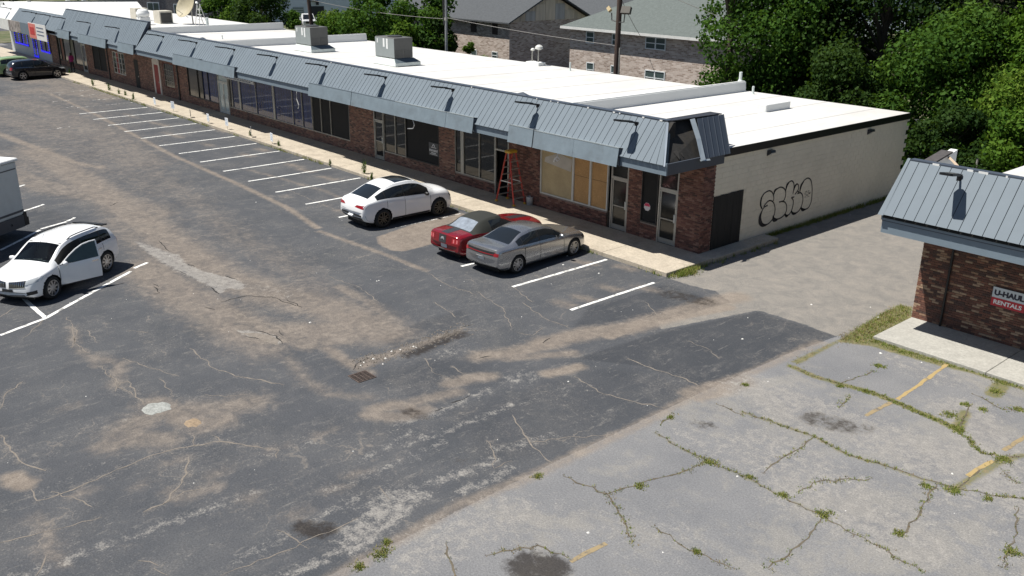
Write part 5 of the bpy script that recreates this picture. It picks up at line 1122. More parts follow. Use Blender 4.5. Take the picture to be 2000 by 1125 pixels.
# 2 grey four door saloon
spB = dict(L=5.04, W=1.905, wheels=(1.585, -1.465), wr=.345, tw=.235, paint=SILV, rim=RIMS, rimkind='twin', spokes=5,
 top=[(-2.52, .70), (-2.50, .98), (-2.42, 1.07), (-1.85, 1.10), (-1.72, 1.115), (-.95, 1.40), (-.4, 1.47), (.1, 1.45), (.45, 1.36), (1.12, 1.02), (1.3, .985), (2.0, .90), (2.36, .80), (2.48, .66), (2.52, .48)],
 belt=[(-2.52, .68), (-2.48, .92), (-2.3, 1.0), (-1.6, 1.01), (-.8, .95), (.3, .92), (1.2, .90), (2.0, .82), (2.36, .70), (2.48, .58), (2.52, .45)],
 plan=[(-2.52, .86), (-2.42, .94), (-2.1, .98), (-1.4, 1.0), (0, .97), (1.4, .99), (2.1, .95), (2.4, .87), (2.52, .78)],
 edge=[(-2.52, .76), (-2.2, .80), (-1.7, .76), (-1.0, .62), (-.4, .60), (.2, .615), (1.1, .76), (1.4, .80), (2.52, .68)], crown=[(-2.52, .025), (-1.7, .03), (-.8, .055), (.2, .05), (1.2, .04), (2.52, .04)],
 under=[(-2.52, .42), (-2.3, .28), (-1.9, .21), (1.9, .18), (2.3, .2), (2.52, .28)], ws=(.42, 1.12), bl=(-1.72, -.92), sidewin=[(-1.42, -1.16), (-1.13, -.30), (-.24, .92)], cuts=[],
 mirror=(.78, .98), shut=(1.0, -.27, -1.1), handles=[(-.1, .84), (-1.0, .86)], handlemat=SILV,
 decals=[('tail_lamp', [(-.86, .80), (.86, .80), (.86, .95), (-.86, .95)], 'rear', TRIMB, .005), ('tail_light_bar', [(-.80, .842), (.80, .842), (.80, .868), (-.80, .868)], 'rear', TAIL, .010), ('*tail_light_end', [(.66, .80), (.84, .79), (.85, .91), (.68, .92)], 'rear', TAIL, .011), ('licence_plate', [(-.17, .56), (.17, .56), (.17, .72), (-.17, .72)], 'rear', PLATE, .010), ('lower_bumper', [(-.8, .32), (.8, .32), (.8, .42), (-.8, .42)], 'rear', TRIMB, .005), ('grille', [(-.55, .45), (.55, .45), (.55, .68), (-.55, .68)], 'front', TRIMB, .006), ('*headlamp', [(.6, .60), (.86, .60), (.86, .74), (.6, .72)], 'front', TRIMB, .006)])
car('parked_saloon', 'grey metallic four door saloon parked nose in next to red convertible', 'car', (-3.84, -4.88), math.radians(93.5), spB)
# 3 red convertible with soft top
SOFT = M('soft_top_fabric', (.019, .021, .018), .9, var=.15, scale=3, bmp=.1); PLASW = M('clear_vinyl', (.22, .25, .29), .07, var=.5, scale=3, coat=.5); STRP = M('stripe_charcoal', (.028, .028, .032), .35, coat=.5)
spC = dict(scale=.95, L=4.78, W=1.88, wheels=(1.45, -1.27), wr=.34, tw=.235, paint=REDP, rim=RIMS, spokes=5,
 top=[(-2.39, .65), (-2.36, .95), (-2.28, 1.03), (-1.75, 1.06), (-1.55, 1.07), (-.95, 1.37), (-.45, 1.45), (-.05, 1.43), (.15, 1.36), (.82, 1.03), (1.0, 1.0), (1.7, .96), (2.15, .88), (2.34, .72), (2.39, .5)],
 belt=[(-2.39, .63), (-2.35, .88), (-2.2, .97), (-1.5, .99), (-.8, .94), (.2, .92), (1.0, .92), (1.8, .87), (2.2, .76), (2.35, .6), (2.39, .45)],
 plan=[(-2.39, .88), (-2.3, .95), (-2.0, .985), (-1.3, 1.0), (0, .965), (1.3, .985), (2.0, .95), (2.28, .87), (2.39, .78)],
 edge=[(-2.39, .78), (-2.0, .80), (-1.5, .72), (-.95, .60), (-.4, .58), (.1, .60), (.8, .74), (1.1, .80), (2.39, .70)], crown=[(-2.39, .02), (-1.5, .03), (-.6, .06), (.1, .05), (.9, .035), (2.39, .05)],
 under=[(-2.39, .42), (-2.2, .28), (-1.8, .22), (1.8, .19), (2.2, .2), (2.39, .28)], ws=(.14, .82), bl=(-1.55, -1.02), soft=(-1.62, .06), softmat=SOFT, rglass=PLASW, sidewin=[(-.62, .70)],
 mirror=(.55, .98), shut=(.75, -.62), handles=[(-.42, .82)], handlemat=REDP,
 decals=[('*tail_lamp', [(.50, .72), (.86, .70), (.87, .90), (.52, .92)], 'rear', TAIL, .008), ('stripe', [(-.20, .60), (.20, .60), (.20, .985), (-.20, .985)], 'rear', STRP, .005), ('licence_plate', [(-.17, .46), (.17, .46), (.17, .62), (-.17, .62)], 'rear', PLATE, .012), ('lower_bumper', [(-.82, .34), (.82, .34), (.82, .44), (-.82, .44)], 'rear', TRIMB, .005),
  ('stripe', [(-2.30, -.20), (-1.60, -.20), (-1.60, .20), (-2.30, .20)], 'top', STRP, .004), ('stripe', [(.95, -.20), (2.2, -.20), (2.2, .20), (.95, .20)], 'top', STRP, .004), ('*lamp_bar', [(.57, .75), (.63, .75), (.63, .89), (.57, .89)], 'rear', M('lamp_pink', (.62, .16, .17), .2), .012), ('*lamp_bar', [(.72, .75), (.78, .75), (.78, .885), (.72, .885)], 'rear', M('lamp_pink', (.62, .16, .17), .2), .012), ('grille', [(-.5, .5), (.5, .5), (.5, .72), (-.5, .72)], 'front', TRIMB, .006)])
mroot, mbvh, _ = car('parked_convertible', 'red convertible with black soft top and dark stripe on its boot', 'car', (-5.88, -5.0), math.radians(92), spC)
h = mbvh.ray_cast(Vector((-4, 0, .82)), Vector((1, 0, 0)))[0]
mb = MB(); mb.lathe([(.10, -.012), (.10, .0), (.088, .004), (.02, .006)], 20, 'x'); o = mb.build('emblem', M('emblem_silver', (.52, .56, .58), .25, .6), mroot, loc=(h.x-.008, 0, .80)); o.rotation_euler = (0, 0, math.pi)
mb = MB(); mb.box(-.009, -.0075, -.05, .05, -.02, .02); mb.build('emblem_mark', TRIMB, o).location = (.0165, 0, 0)
# 4 white crossover with its driver's door open
spD = dict(L=4.74, W=1.92, wheels=(1.42, -1.40), wr=.385, tw=.245, paint=WHITEP, rim=RIMS, spokes=9, 
 top=[(-2.37, .85), (-2.35, 1.08), (-2.26, 1.28), (-1.95, 1.55), (-1.72, 1.64), (-1.2, 1.69), (-.4, 1.71), (.1, 1.68), (.40, 1.60), (1.15, 1.18), (1.35, 1.11), (1.95, 1.02), (2.22, .90), (2.34, .72), (2.37, .5)],
 belt=[(-2.37, .83), (-2.33, 1.0), (-2.2, 1.12), (-1.6, 1.12), (-.6, 1.07), (.4, 1.03), (1.2, 1.0), (1.95, .90), (2.22, .78), (2.34, .62), (2.37, .47)],
 plan=[(-2.37, .84), (-2.3, .93), (-2.0, .98), (-1.3, 1.0), (0, .985), (1.3, .99), (2.0, .95), (2.28, .85), (2.37, .76)],
 edge=[(-2.37, .72), (-2.2, .72), (-1.8, .70), (-1.2, .70), (-.2, .70), (.4, .70), (1.1, .78), (1.4, .80), (2.37, .68)], crown=[(-2.37, .03), (-1.8, .06), (-.5, .06), (.4, .055), (1.2, .045), (2.37, .05)],
 under=[(-2.37, .5), (-2.2, .34), (-1.8, .26), (1.8, .24), (2.2, .27), (2.37, .38)], ws=(.42, 1.16), bl=(-2.26, -1.84), sidewin=[(-1.92, -1.38), (-1.30, -.42), (-.34, .98)],
 wglass=clear_glass('teal_windscreen', (.42, .60, .60)), mirror=(.80, 1.08), mirror_right_only=True, shut=(1.02, -.38, -1.32), handles=[(-.18, .95), (-1.1, .97)], rails=(-1.55, .1, .64), clad=None,
 decals=[('*grille', [(.06, .62), (.58, .66), (.62, .86), (.06, .80)], 'front', M('grille_dark', (.05, .052, .055), .35, .6), .006), ('*headlamp', [(.60, .72), (.90, .78), (.90, .92), (.60, .86)], 'front', HEADL, .008), ('lower_intake', [(-.55, .33), (.55, .33), (.58, .46), (-.58, .46)], 'front', TRIMB, .006), ('*fog_surround', [(.62, .38), (.86, .40), (.86, .52), (.64, .50)], 'front', TRIMB, .007), ('plate_holder', [(-.2, .45), (.2, .45), (.2, .58), (-.2, .58)], 'front', TRIMB, .012), ('*tail_lamp', [(.5, .92), (.88, .92), (.88, 1.06), (.5, 1.06)], 'rear', TAIL, .006), ('*grille_edge', [(.05, .60), (.60, .64), (.60, .66), (.05, .62)], 'front', CHROME, .010)]
  +[('*grille_bar', [(.11+.07*i, .65+.005*i), (.125+.07*i, .65+.005*i), (.13+.07*i, .80+.008*i), (.115+.07*i, .80+.008*i)], 'front', CHROME, .012) for i in range(7)],
 sidedecals=[('side_sill', [(-.95, .27), (1.0, .27), (1.0, .33), (-.95, .33)], TRIMB, .006)])
dr0 = np.array([-11.95, -17.05]); hd = math.atan2(-.815, .58)
# left wheels touch the ground at about (-10.41,-19.0) and (-11.87,-16.96): centre lies to the right of that side
fx, fy = math.cos(hd), math.sin(hd); lx, ly = -fy, fx
cxm, cym = (-10.41-11.9)/2-lx*.93, (-19.0-16.93)/2-ly*.93
lroot, lbvh, lparts = car('parked_crossover', 'white crossover with its driver door swung open, at left', 'car', (cxm, cym), hd, spD)
# dark opening where the door was, then the open door (hinged at its front edge)
W4 = .96
def grab(quad, n_=8, m_=6, side=1):
    out = []
    for a in range(n_+1):
        for b in range(m_+1):
            s_, t_ = a/n_, b/m_; u = [(1-s_)*(1-t_)*quad[0][c_]+s_*(1-t_)*quad[1][c_]+s_*t_*quad[2][c_]+(1-s_)*t_*quad[3][c_] for c_ in (0, 1)]
            h = lbvh.ray_cast(Vector((u[0], 3, u[1])), Vector((0, -1, 0))); out.append(h[0] if h[0] else Vector((u[0], .9, u[1])))
    f = [(a*(m_+1)+b, (a+1)*(m_+1)+b, (a+1)*(m_+1)+b+1, a*(m_+1)+b+1) for a in range(n_) for b in range(m_)]
    return out, f
v, f = grab([(-.36, .36), (1.0, .36), (1.0, 1.0), (-.36, 1.0)])
mb = MB(); mb.add([(p.x, p.y+.004, p.z) for p in v], f); mb.build('door_opening', M('cabin_dark', (.02, .019, .018), .9), lroot)
hinge = Vector((1.0, .93, 0)); dob = empty('open_door', (0, 0, 0), 0, lroot)
def door_part(nm, quad, mat, inner=0, n_=8, m_=6, dy=0):
    v, f = grab(quad, n_, m_); me_ = mesh([(p.x-hinge.x, p.y-hinge.y+dy, p.z) for p in v], f); b_ = bmesh.new(); b_.from_mesh(me_); bmesh.ops.solidify(b_, geom=b_.faces, thickness=.05 if not inner else .012); b_.to_mesh(me_); b_.free(); smooth_by_angle(me_, 40)
    return link(nm, me_, mat, dob)
door_part('door_skin', [(-.37, .36), (1.0, .36), (1.0, 1.0), (-.37, 1.04)], WHITEP)
door_part('door_sill_strip', [(-.37, .33), (1.0, .33), (1.0, .36), (-.37, .36)], TRIMB)
mb = MB()
top_ = [(.93, 1.03), (.6, 1.27), (.35, 1.42), (.1, 1.53), (-.15, 1.575), (-.37, 1.585)]
def dp(x_, z_):
    t_ = (z_-1.03)/.56; return (x_-hinge.x, (.925-.18*t_)-hinge.y, z_)
mb.tube([dp(*q) for q in top_], .022, 6); mb.tube([dp(-.37, 1.03), dp(-.37, 1.585)], .025, 6); mb.build('window_frame', WHITEP, dob)
vv = [dp(*q) for q in top_]+[dp(-.37, 1.03), dp(.93, 1.03)]
MB().add([dp(.93, 1.03), dp(.6, 1.27), dp(.35, 1.42), dp(.1, 1.53), dp(-.15, 1.575), dp(-.37, 1.585), dp(-.37, 1.03)], [(0, 1, 2, 3, 4, 5, 6)]).build('side_window', M('door_glass', (.05, .075, .075), .05), dob)
mb = MB(); mb.lathe([(.02, -.12), (.085, -.09), (.10, 0), (.09, .08), (.03, .11)], 12, 'y'); o = mb.build('mirror', WHITEP, dob, True, (-.18, .1, 1.09)); o.scale = (.8, 1, .8)
mb = MB(); mb.box(-1.3, -1.08, .03, .06, .93, .965); mb.build('door_handle', CHROME, dob)
dob.location = hinge; dob.rotation_euler = (0, 0, math.radians(-30))
# cabin seen through the windscreen
CAB = M('cabin_grey', (.05, .05, .052), .85); SEAT = M('seat_grey', (.16, .15, .135), .8)
MB().box(-1.7, 1.25, -.76, .76, .45, .60).build('cabin_floor', CAB, lroot)
o = MB().box(.80, 1.28, -.74, .74, .60, 1.08).build('dashboard', CAB, lroot); bevel_mesh(o.data, .06, 2)
for s_ in (-1, 1):
    st_ = MB(); st_.add([(.10, -.25, .62), (.62, -.25, .66), (.62, .25, .66), (.10, .25, .62), (.10, -.25, .82), (.62, -.25, .84), (.62, .25, .84), (.10, .25, .82)], [(0, 3, 2, 1), (4, 5, 6, 7), (0, 1, 5, 4), (1, 2, 6, 5), (2, 3, 7, 6), (3, 0, 4, 7)]); st_.add([(.02, -.24, .8), (.18, -.24, .8), (.18, .24, .8), (.02, .24, .8), (-.20, -.2, 1.36), (-.10, -.2, 1.36), (-.10, .2, 1.36), (-.20, .2, 1.36)], [(0, 3, 2, 1), (4, 5, 6, 7), (0, 1, 5, 4), (1, 2, 6, 5), (2, 3, 7, 6), (3, 0, 4, 7)]); st_.box(-.24, -.15, -.12, .12, 1.38, 1.54)
    o = st_.build('seat', SEAT, lroot); o.location = (0, s_*.38, 0); bevel_mesh(o.data, .03)
o = MB().box(-1.1, -.6, -.66, .66, .62, 1.30).build('rear_bench', SEAT, lroot); bevel_mesh(o.data, .08, 2)
MB().lathe([(.17, -.012), (.19, 0), (.17, .012), (.155, 0)], 20, 'x', (.62, .38, 1.02)).build('steering_wheel', TRIMB, lroot)
MB().box(-1.8, .38, -.60, .60, 1.575, 1.59).build('headliner', M('headliner', (.25, .25, .24), .9), lroot)
MB().tube([(.62, 0, 1.60), (.35, 0, 1.86)], .006, 5).build('aerial', TRIMB, lroot)
# remove the sealed side window of the missing door
for k in list(lparts):
    if k[0] == 'side_window' and k[1] == 1 and k[2] == 2: lparts[k].data.materials.clear(); lparts[k].data.materials.append(MATS['cabin_dark'])
for nm, x_ in (('rear_spoiler', -2.2),):
    mb = MB(); mb.add([(-1.82, -.60, 1.628), (-1.82, .60, 1.628), (-2.2, .54, 1.56), (-2.2, -.54, 1.56), (-1.82, -.60, 1.58), (-1.82, .60, 1.58), (-2.2, .54, 1.52), (-2.2, -.54, 1.52)], [(0, 3, 2, 1), (4, 5, 6, 7), (3, 7, 6, 2), (0, 4, 7, 3), (1, 2, 6, 5)]); mb.build(nm, TRIMB, lroot)
# 5 black SUV and 6 green hatchback at the far end
spE = dict(spD); spE.update(paint=BLACKP, rim=RIMS, spokes=5, wglass=CGL, mirror_right_only=False, rails=None, handlemat=TRIMB, sidedecals=[('window_trim', [(-1.9, 1.095), (.95, 1.03), (.95, 1.045), (-1.9, 1.11)], CHROME, .008)], decals=[('*tail_lamp', [(.55, .88), (.90, .88), (.90, 1.12), (.60, 1.12)], 'rear', TAIL, .006), ('licence_plate', [(-.17, .75), (.17, .75), (.17, .9), (-.17, .9)], 'rear', PLATE, .01), ('rear_bumper_trim', [(-.8, .55), (.8, .55), (.8, .64), (-.8, .64)], 'rear', CHROME, .006), ('*headlamp', [(.60, .72), (.90, .78), (.90, .92), (.60, .86)], 'front', HEADL, .008)])
car('parked_suv', 'black SUV parked at the far left end of the row', 'car', (-66.6, -4.1), math.radians(91), spE)
spF = dict(spD); spF.update(paint=GREENP, rails=None, mirror_right_only=False, wglass=CGL, decals=[('*tail_lamp', [(.55, .88), (.90, .88), (.90, 1.12), (.60, 1.12)], 'rear', TAIL, .006)], sidedecals=())
car('parked_hatchback', 'pale green car mostly hidden behind the black SUV', 'car', (-69.6, -4.5), math.radians(91), spF)
# 7 motorhome, only its tail in the picture
rvh = hd
t = empty('motorhome', (0, 0, 0), 0); tag(t, 'white motorhome tail end parked at the left edge', 'motorhome')
bx, by = -18.25, -17.75
rl = Vector((bx, by, 0)); fwd_ = Vector((fx, fy, 0)); lft = Vector((lx, ly, 0))
def rvm(a, b_, c_): return tuple(rl+fwd_*a-lft*b_+Vector((0, 0, c_)))       # a: forward, b: to its right, c: up
RVW = M('motorhome_white', (.60, .62, .60), .45, var=.05, dirt=(.42, .42, .38), dscale=.6, damt=.4); RVG = M('motorhome_grey', (.09, .09, .095), .6)
def rvbox(a0, a1, b0, b1, c0, c1): return MB().add([rvm(a, b_, c_) for c_ in (c0, c1) for b_ in (b0, b1) for a in (a0, a1)], [(0, 1, 3, 2), (4, 6, 7, 5), (0, 4, 5, 1), (2, 3, 7, 6), (0, 2, 6, 4), (1, 5, 7, 3)])
o = rvbox(0, 8, 0, 2.4, .85, 2.92).build('body', RVW, t); bevel_mesh(o.data, .05, 2)
o = rvbox(-.06, 8.1, -.05, 2.45, 2.9, 3.02).build('roof', M('motorhome_roof', (.75, .76, .75), .5), t); bevel_mesh(o.data, .03)
rvbox(.05, 8, -.012, -.002, .98, 1.06).build('trim_line', RVG, t); rvbox(0.1, 8, -.008, -.001, 2.62, 2.66).build('trim_line', RVG, t); rvbox(.1, 8, -.01, 2.41, .40, .85).build('skirt', RVG, t); rvbox(-.14, .12, .0, 2.4, .42, .72).build('bumper', TRIMB, t); rvbox(-.05, .1, -.02, .1, .42, .95).build('corner_guard', TRIMB, t)
for a in (.75, 2.05): MB().lathe([(.05, -.03), (.05, .01)], 10, 'y').build('marker_lamp', TRIMB, t).location = rvm(a, -.01, .62)
rvbox(2.05, 3.2, -.02, -.003, 1.55, 2.35).build('window', TRIMB, t); rvbox(4, 5, -.02, -.003, 1.55, 2.35).build('window', TRIMB, t)
for a in (1.9, 6.5):
    o = MB().lathe([(.28, -.12), (.40, -.12), (.42, 0), (.40, .12), (.28, .12)], 24, 'y').build('wheel', TYRE, t); o.location = rvm(a, .25, .42); o.rotation_euler = (0, 0, rvh)
    o = MB().lathe([(.28, -.12), (.40, -.12), (.42, 0), (.40, .12), (.28, .12)], 24, 'y').build('wheel', TYRE, t); o.location = rvm(a, 2.15, .42); o.rotation_euler = (0, 0, rvh)
rvbox(.4, 7.8, .3, 2.1, .3, .5).build('chassis', LINER, t)
# ================================================================ SMALL THINGS ON THE LOT
t = empty('storm_drain', (.66, -14.77, 0)); tag(t, 'rusty square storm drain grate set in the asphalt', 'drain')
RUST = M('rusty_iron', (.10, .075, .065), .8, .3, var=.4, scale=6)
MB().box(-.27, .27, -.27, .27, .001, .004).build('pit', LINER, t)
mb = MB()
for a, b, c_, d in ((-.27, .27, -.27, -.245), (-.27, .27, .245, .27), (-.27, -.245, -.244, .244), (.245, .27, -.244, .244)): mb.box(a, b, c_, d, .004, .016)
mb.build('frame', RUST, t)
for i in range(9): MB().box(-.232+.052*i, -.212+.052*i, -.243, .243, .005, .015).build('bar', RUST, t)
mb = MB()
for y_ in (-.12, 0, .12): mb.box(-.243, .243, y_-.01, y_+.01, .0045, .0125)
mb.build('cross_bar', RUST, t)
# stepladder
t = empty('stepladder', (-9.82, -.5, .15)); tag(t, 'red fibreglass stepladder with yellow top, standing by the open doorway', 'ladder')
LR = M('ladder_red', (.42, .045, .03), .5); LY = M('ladder_yellow', (.55, .33, .04), .5)
H_ = 2.22
for sx in (-1, 1):
    mb = MB()
    for sy in (-1, 1): mb.tube([(sx*.58, sy*.32, .05), (sx*.10, sy*.17, H_)], .038, 4)
    mb.build('side_rail', LR, t)
    for k in range(1, 7):
        f_ = k/7.2; x_ = sx*(.58-.48*f_); y_ = .32-.15*f_; MB().box(x_-.04, x_+.04, -y_, y_, H_*f_-.02, H_*f_+.02).build('step', ALU, t)
    for sy in (-1, 1): MB().box(sx*.58-.06, sx*.58+.06, sy*.32-.04, sy*.32+.04, 0, .08).build('foot', LY, t)
o = MB().box(-.17, .17, -.24, .24, H_-.02, H_+.10).build('top_cap', LY, t); bevel_mesh(o.data, .03)
for sy in (-1, 1): MB().box(-.36, .36, sy*.262-.01, sy*.262+.01, .95, .985).build('spreader', ALUW, t)
t = empty('bucket', (-9.0, -.12, .15)); tag(t, 'white plastic bucket beside the stepladder', 'bucket')
MB().lathe([(.13, 0), (.155, .36), (.16, .37), (.145, .37), (.12, .03)], 16).build('tub', M('bucket_white', (.45, .47, .5), .5), t, True); MB().tube([(-.155, 0, .33), (-.1, -.1, .36), (.1, -.1, .36), (.155, 0, .33)], .006, 5).build('bail', ALU, t)
# reserved-bay signs along the kerb
sgn = [(-45.09, .49, 'small white kerb sign furthest left, nearest the red door'), (-41.94, .6, 'second small white kerb sign from the left'), (-39.12, .47, 'small white kerb sign in front of the pale double door'), (-36.41, .5, 'middle small white kerb sign of the row'), (-33.74, .6, 'third small white kerb sign from the right'), (-30.57, .5, 'second small white kerb sign from the right'), (-28.03, .52, 'rightmost small white kerb sign, before the black boarded windows')]
for x_, z_, lab in sgn:
    t = empty('kerb_sign', (x_, -2.42, .15), random.uniform(-.5, .3)); tag(t, lab, 'sign', 'small white signs along the kerb')
    MB().tube([(0, .01, 0), (0, .01, z_)], .012, 5).build('stake', ALU, t); MB().box(-.17, .17, -.01, 0, z_-.38, z_+.1).build('panel', M('kerb_sign_white', (.78, .80, .82), .5), t)
    mb = MB()
    for zz_ in (.02, -.08, -.18, -.26): mb.box(-.1, .1, -.014, -.011, z_+zz_-.015, z_+zz_+.015)
    mb.build('lettering', M('kerb_sign_grey', (.35, .42, .5), .6), t)
# person in a pink shirt
def skin_figure(name, joints, edges, radii, mats, split, loc, rz):
    me_ = bpy.data.meshes.new(name); me_.from_pydata(joints, edges, []); o = bpy.data.objects.new(name, me_); COL.objects.link(o)
    bm_ = bmesh.new(); bm_.from_mesh(me_); lay_ = bm_.verts.layers.skin.verify(); bm_.verts.ensure_lookup_table()
    for i, r in enumerate(radii): bm_.verts[i][lay_].radius = r if hasattr(r, '__len__') else (r, r); bm_.verts[i][lay_].use_root = (i == 0)
    bm_.to_mesh(me_); bm_.free(); m1 = o.modifiers.new('s', 'SKIN')
    m2 = o.modifiers.new('d', 'SUBSURF'); m2.levels = 2; m2.render_levels = 2
    dg = bpy.context.evaluated_depsgraph_get(); dg.update(); me2 = bpy.data.meshes.new_from_object(o.evaluated_get(dg)); bpy.data.objects.remove(o)
    me2.materials.clear()
    for mt in mats: me2.materials.append(mt)
    for p in me2.polygons: p.material_index = split(p.center)
    me2.shade_smooth(); return link(name, me2, None, None, loc, (0, 0, rz))
J = [(0, 0, .95), (0, 0, 1.15), (0, .01, 1.36), (0, .0, 1.47), (0, -.02, 1.56), (0, -.03, 1.68),
     (.10, 0, .90), (.11, -.03, .50), (.12, .02, .09), (.12, -.12, .03), (-.10, 0, .90), (-.12, .06, .50), (-.13, .10, .09), (-.13, -.04, .03),
     (.19, 0, 1.38), (.27, .03, 1.12), (.26, -.10, .90), (.25, -.16, .80), (-.19, 0, 1.38), (-.27, .02, 1.12), (-.25, -.14, .95), (-.22, -.22, .88)]
Ed = [(0, 1), (1, 2), (2, 3), (3, 4), (4, 5), (0, 6), (6, 7), (7, 8), (8, 9), (0, 10), (10, 11), (11, 12), (12, 13), (2, 14), (14, 15), (15, 16), (16, 17), (2, 18), (18, 19), (19, 20), (20, 21)]
Rr = [(.17, .12), (.16, .11), (.17, .11), .06, (.085, .10), (.075, .09), .10, .07, .05, .045, .10, .07, .05, .045, .07, .05, .04, .035, .07, .05, .04, .035]
SHIRT = M('pink_shirt', (.38, .035, .20), .9); TROUS = M('dark_trousers', (.03, .028, .03), .9); SKIN = M('skin_brown', (.12, .065, .04), .6); HAIR = M('dark_hair', (.015, .012, .012), .8)
def split(c):
    if c.z > 1.63 or (c.z > 1.53 and c.y > .02): return 3
    if c.z > 1.44: return 2
    if abs(c.x) > .2 and c.z < 1.12: return 2
    return 0 if c.z > .92 else 1
o = skin_figure('person', J, Ed, Rr, [SHIRT, TROUS, SKIN, HAIR], split, (-67.5, -.95, .15), math.radians(-60)); tag(o, 'person in pink shirt and dark trousers standing beyond the black SUV', 'person')
# ================================================================ HOUSES BEHIND
HB1 = brick_tex('house_brick', [(.24, .175, .14), (.36, .28, .235), (.46, .375, .325), (.56, .48, .425), (.30, .225, .185)], (.50, .45, .40), .32, .11)
HB2 = brick_tex('house_brick_grey', [(.10, .085, .085), (.15, .13, .125), (.22, .20, .19), (.12, .10, .095)], (.25, .24, .23), .34, .12)
SHG = M('shingle_grey', (.075, .082, .09), .95, var=.22, scale=5, fine=24); SHG2 = M('shingle_green_grey', (.115, .135, .130), .95, var=.2, scale=5, fine=24)
FRW = M('window_white', (.62, .65, .66), .6); WGL = M('house_glass', (.06, .085, .085), .08)
def hwin(parent, x0, x1, z0, z1, y, two=True, glass=WGL, plane='y', sgn_=-1):
    f = MB(); p = MB(); t_ = .07
    def bx(mb, a, b, c_, d, e, g_):
        if plane == 'y': mb.box(a, b, y+sgn_*g_, y+sgn_*e, c_, d) if sgn_ < 0 else mb.box(a, b, y+e, y+g_, c_, d)
        else: mb.box(y+e, y+g_, a, b, c_, d)
    bx(f, x0, x1, z0, z0+t_, -.02, .05); bx(f, x0, x1, z1-t_, z1, -.02, .05); bx(f, x0, x0+t_, z0+t_+.001, z1-t_-.001, -.02, .05); bx(f, x1-t_, x1, z0+t_+.001, z1-t_-.001, -.02, .05)
    zm = (z0+z1)/2; bx(f, x0+t_, x1-t_, zm-.03, zm+.03, -.02, .045)
    if two: bx(f, (x0+x1)/2-.05, (x0+x1)/2+.05, z0+t_+.001, zm-.031, -.02, .046); bx(f, (x0+x1)/2-.05, (x0+x1)/2+.05, zm+.031, z1-t_-.001, -.02, .046)
    w_ = f.build('window', FRW, parent); bx(p, x0+.03, x1-.03, z0+.03, z1-.03, .005, .015); p.build('pane', glass, w_)
def hip_roof(mb, x0, x1, y0, y1, z, h, o=.6, inset=None):
    a, b, c_, d = x0-o, x1+o, y0-o, y1+o; r = (d-c_)/2 if inset is None else inset; ym = (c_+d)/2
    mb.add([(a, c_, z), (b, c_, z), (b, d, z), (a, d, z), (a+r, ym, z+h), (b-r, ym, z+h)], [(0, 1, 5, 4), (1, 2, 5), (2, 3, 4, 5), (3, 0, 4), (0, 3, 2, 1)])
t = empty('house', (-26, 26, 0)); tag(t, 'two storey brick house with green grey hip roof behind the pole', 'house')
def sub(mb): mb.v = [(x-t.location.x, y-t.location.y, z-t.location.z) for x, y, z in mb.v]; return mb
_MB = MB
class LM(_MB):
    def build(s, name, mat, parent=None, smooth=False, loc=None):
        if parent is not None and parent.parent is None and parent.type == 'EMPTY': o_ = parent.location; s.v = [(x-o_.x, y-o_.y, z-o_.z) for x, y, z in s.v]
        elif parent is not None and parent.parent is not None: o_ = parent.parent.location; s.v = [(x-o_.x, y-o_.y, z-o_.z) for x, y, z in s.v]
        return _MB.build(s, name, mat, parent, smooth, loc)
MB = LM
MB().box(-33.2, -14, 26, 38, -1.5, 5.0).build('wall', HB1, t)
mb = MB(); hip_roof(mb, -33.2, -14, 26, 38, 5.05, 3.3, .55); mb.build('roof', SHG2, t)
mb = MB(); mb.box(-33.75, -13.4, 25.41, 25.46, 4.88, 5.06); mb.box(-33.78, -33.74, 25.47, 38.5, 4.88, 5.06); mb.build('gutter', M('gutter_white', (.62, .62, .6), .6), t); MB().box(-33.7, -13.5, 25.47, 26, 4.9, 4.95).build('eave_soffit', M('soffit_grey', (.3, .3, .3), .8), t)
for a, b, c_, d, tw in ((-25.48, -23.6, 3.95, 4.82, True), (-25.38, -23.5, 1.45, 2.5, True), (-31.45, -30.6, 3.9, 4.8, False), (-31.3, -30.5, 1.4, 2.5, False), (-28.75, -27.9, 3.9, 4.8, False), (-28.75, -27.9, 1.4, 2.5, False)): hwin(t, a, b, c_, d, 26, tw)
t = empty('house', (-48, 28, 0)); tag(t, 'brick house with weathered plywood gable and dark shingle roof, behind the roof', 'house')
MB().box(-60, -42.7, 28, 37.6, -1.5, 4.75).build('wall', HB1, t)
gz = 4.70; mb = MB(); mb.add([(-42.68, 27.9, gz), (-42.68, 37.7, gz), (-42.68, 32.8, gz+2.3), (-42.9, 27.9, gz), (-42.9, 37.7, gz), (-42.9, 32.8, gz+2.3)], [(0, 1, 2), (3, 5, 4)]); mb.build('gable_wall', M('weathered_ply', (.55, .47, .37), .85, var=.35, scale=.8, stretch=(1, 2.5, .25), dirt=(.14, .14, .15), dscale=.5, damt=.8), t)
for i in range(7):
    y_ = 28.6+1.2*i; h_ = gz+2.3*(1-abs(y_+.6-32.8)/4.9)-.35
    if h_ > gz+.3: MB().box(-42.66, -42.64, y_, y_+1.17, gz+.02, h_).build('gable_board', M('ply_%d' % (i % 3), ((.62, .53, .42), (.42, .41, .40), (.54, .47, .38))[i % 3], .85, var=.25, scale=1, stretch=(1, 2.5, .25)), t)
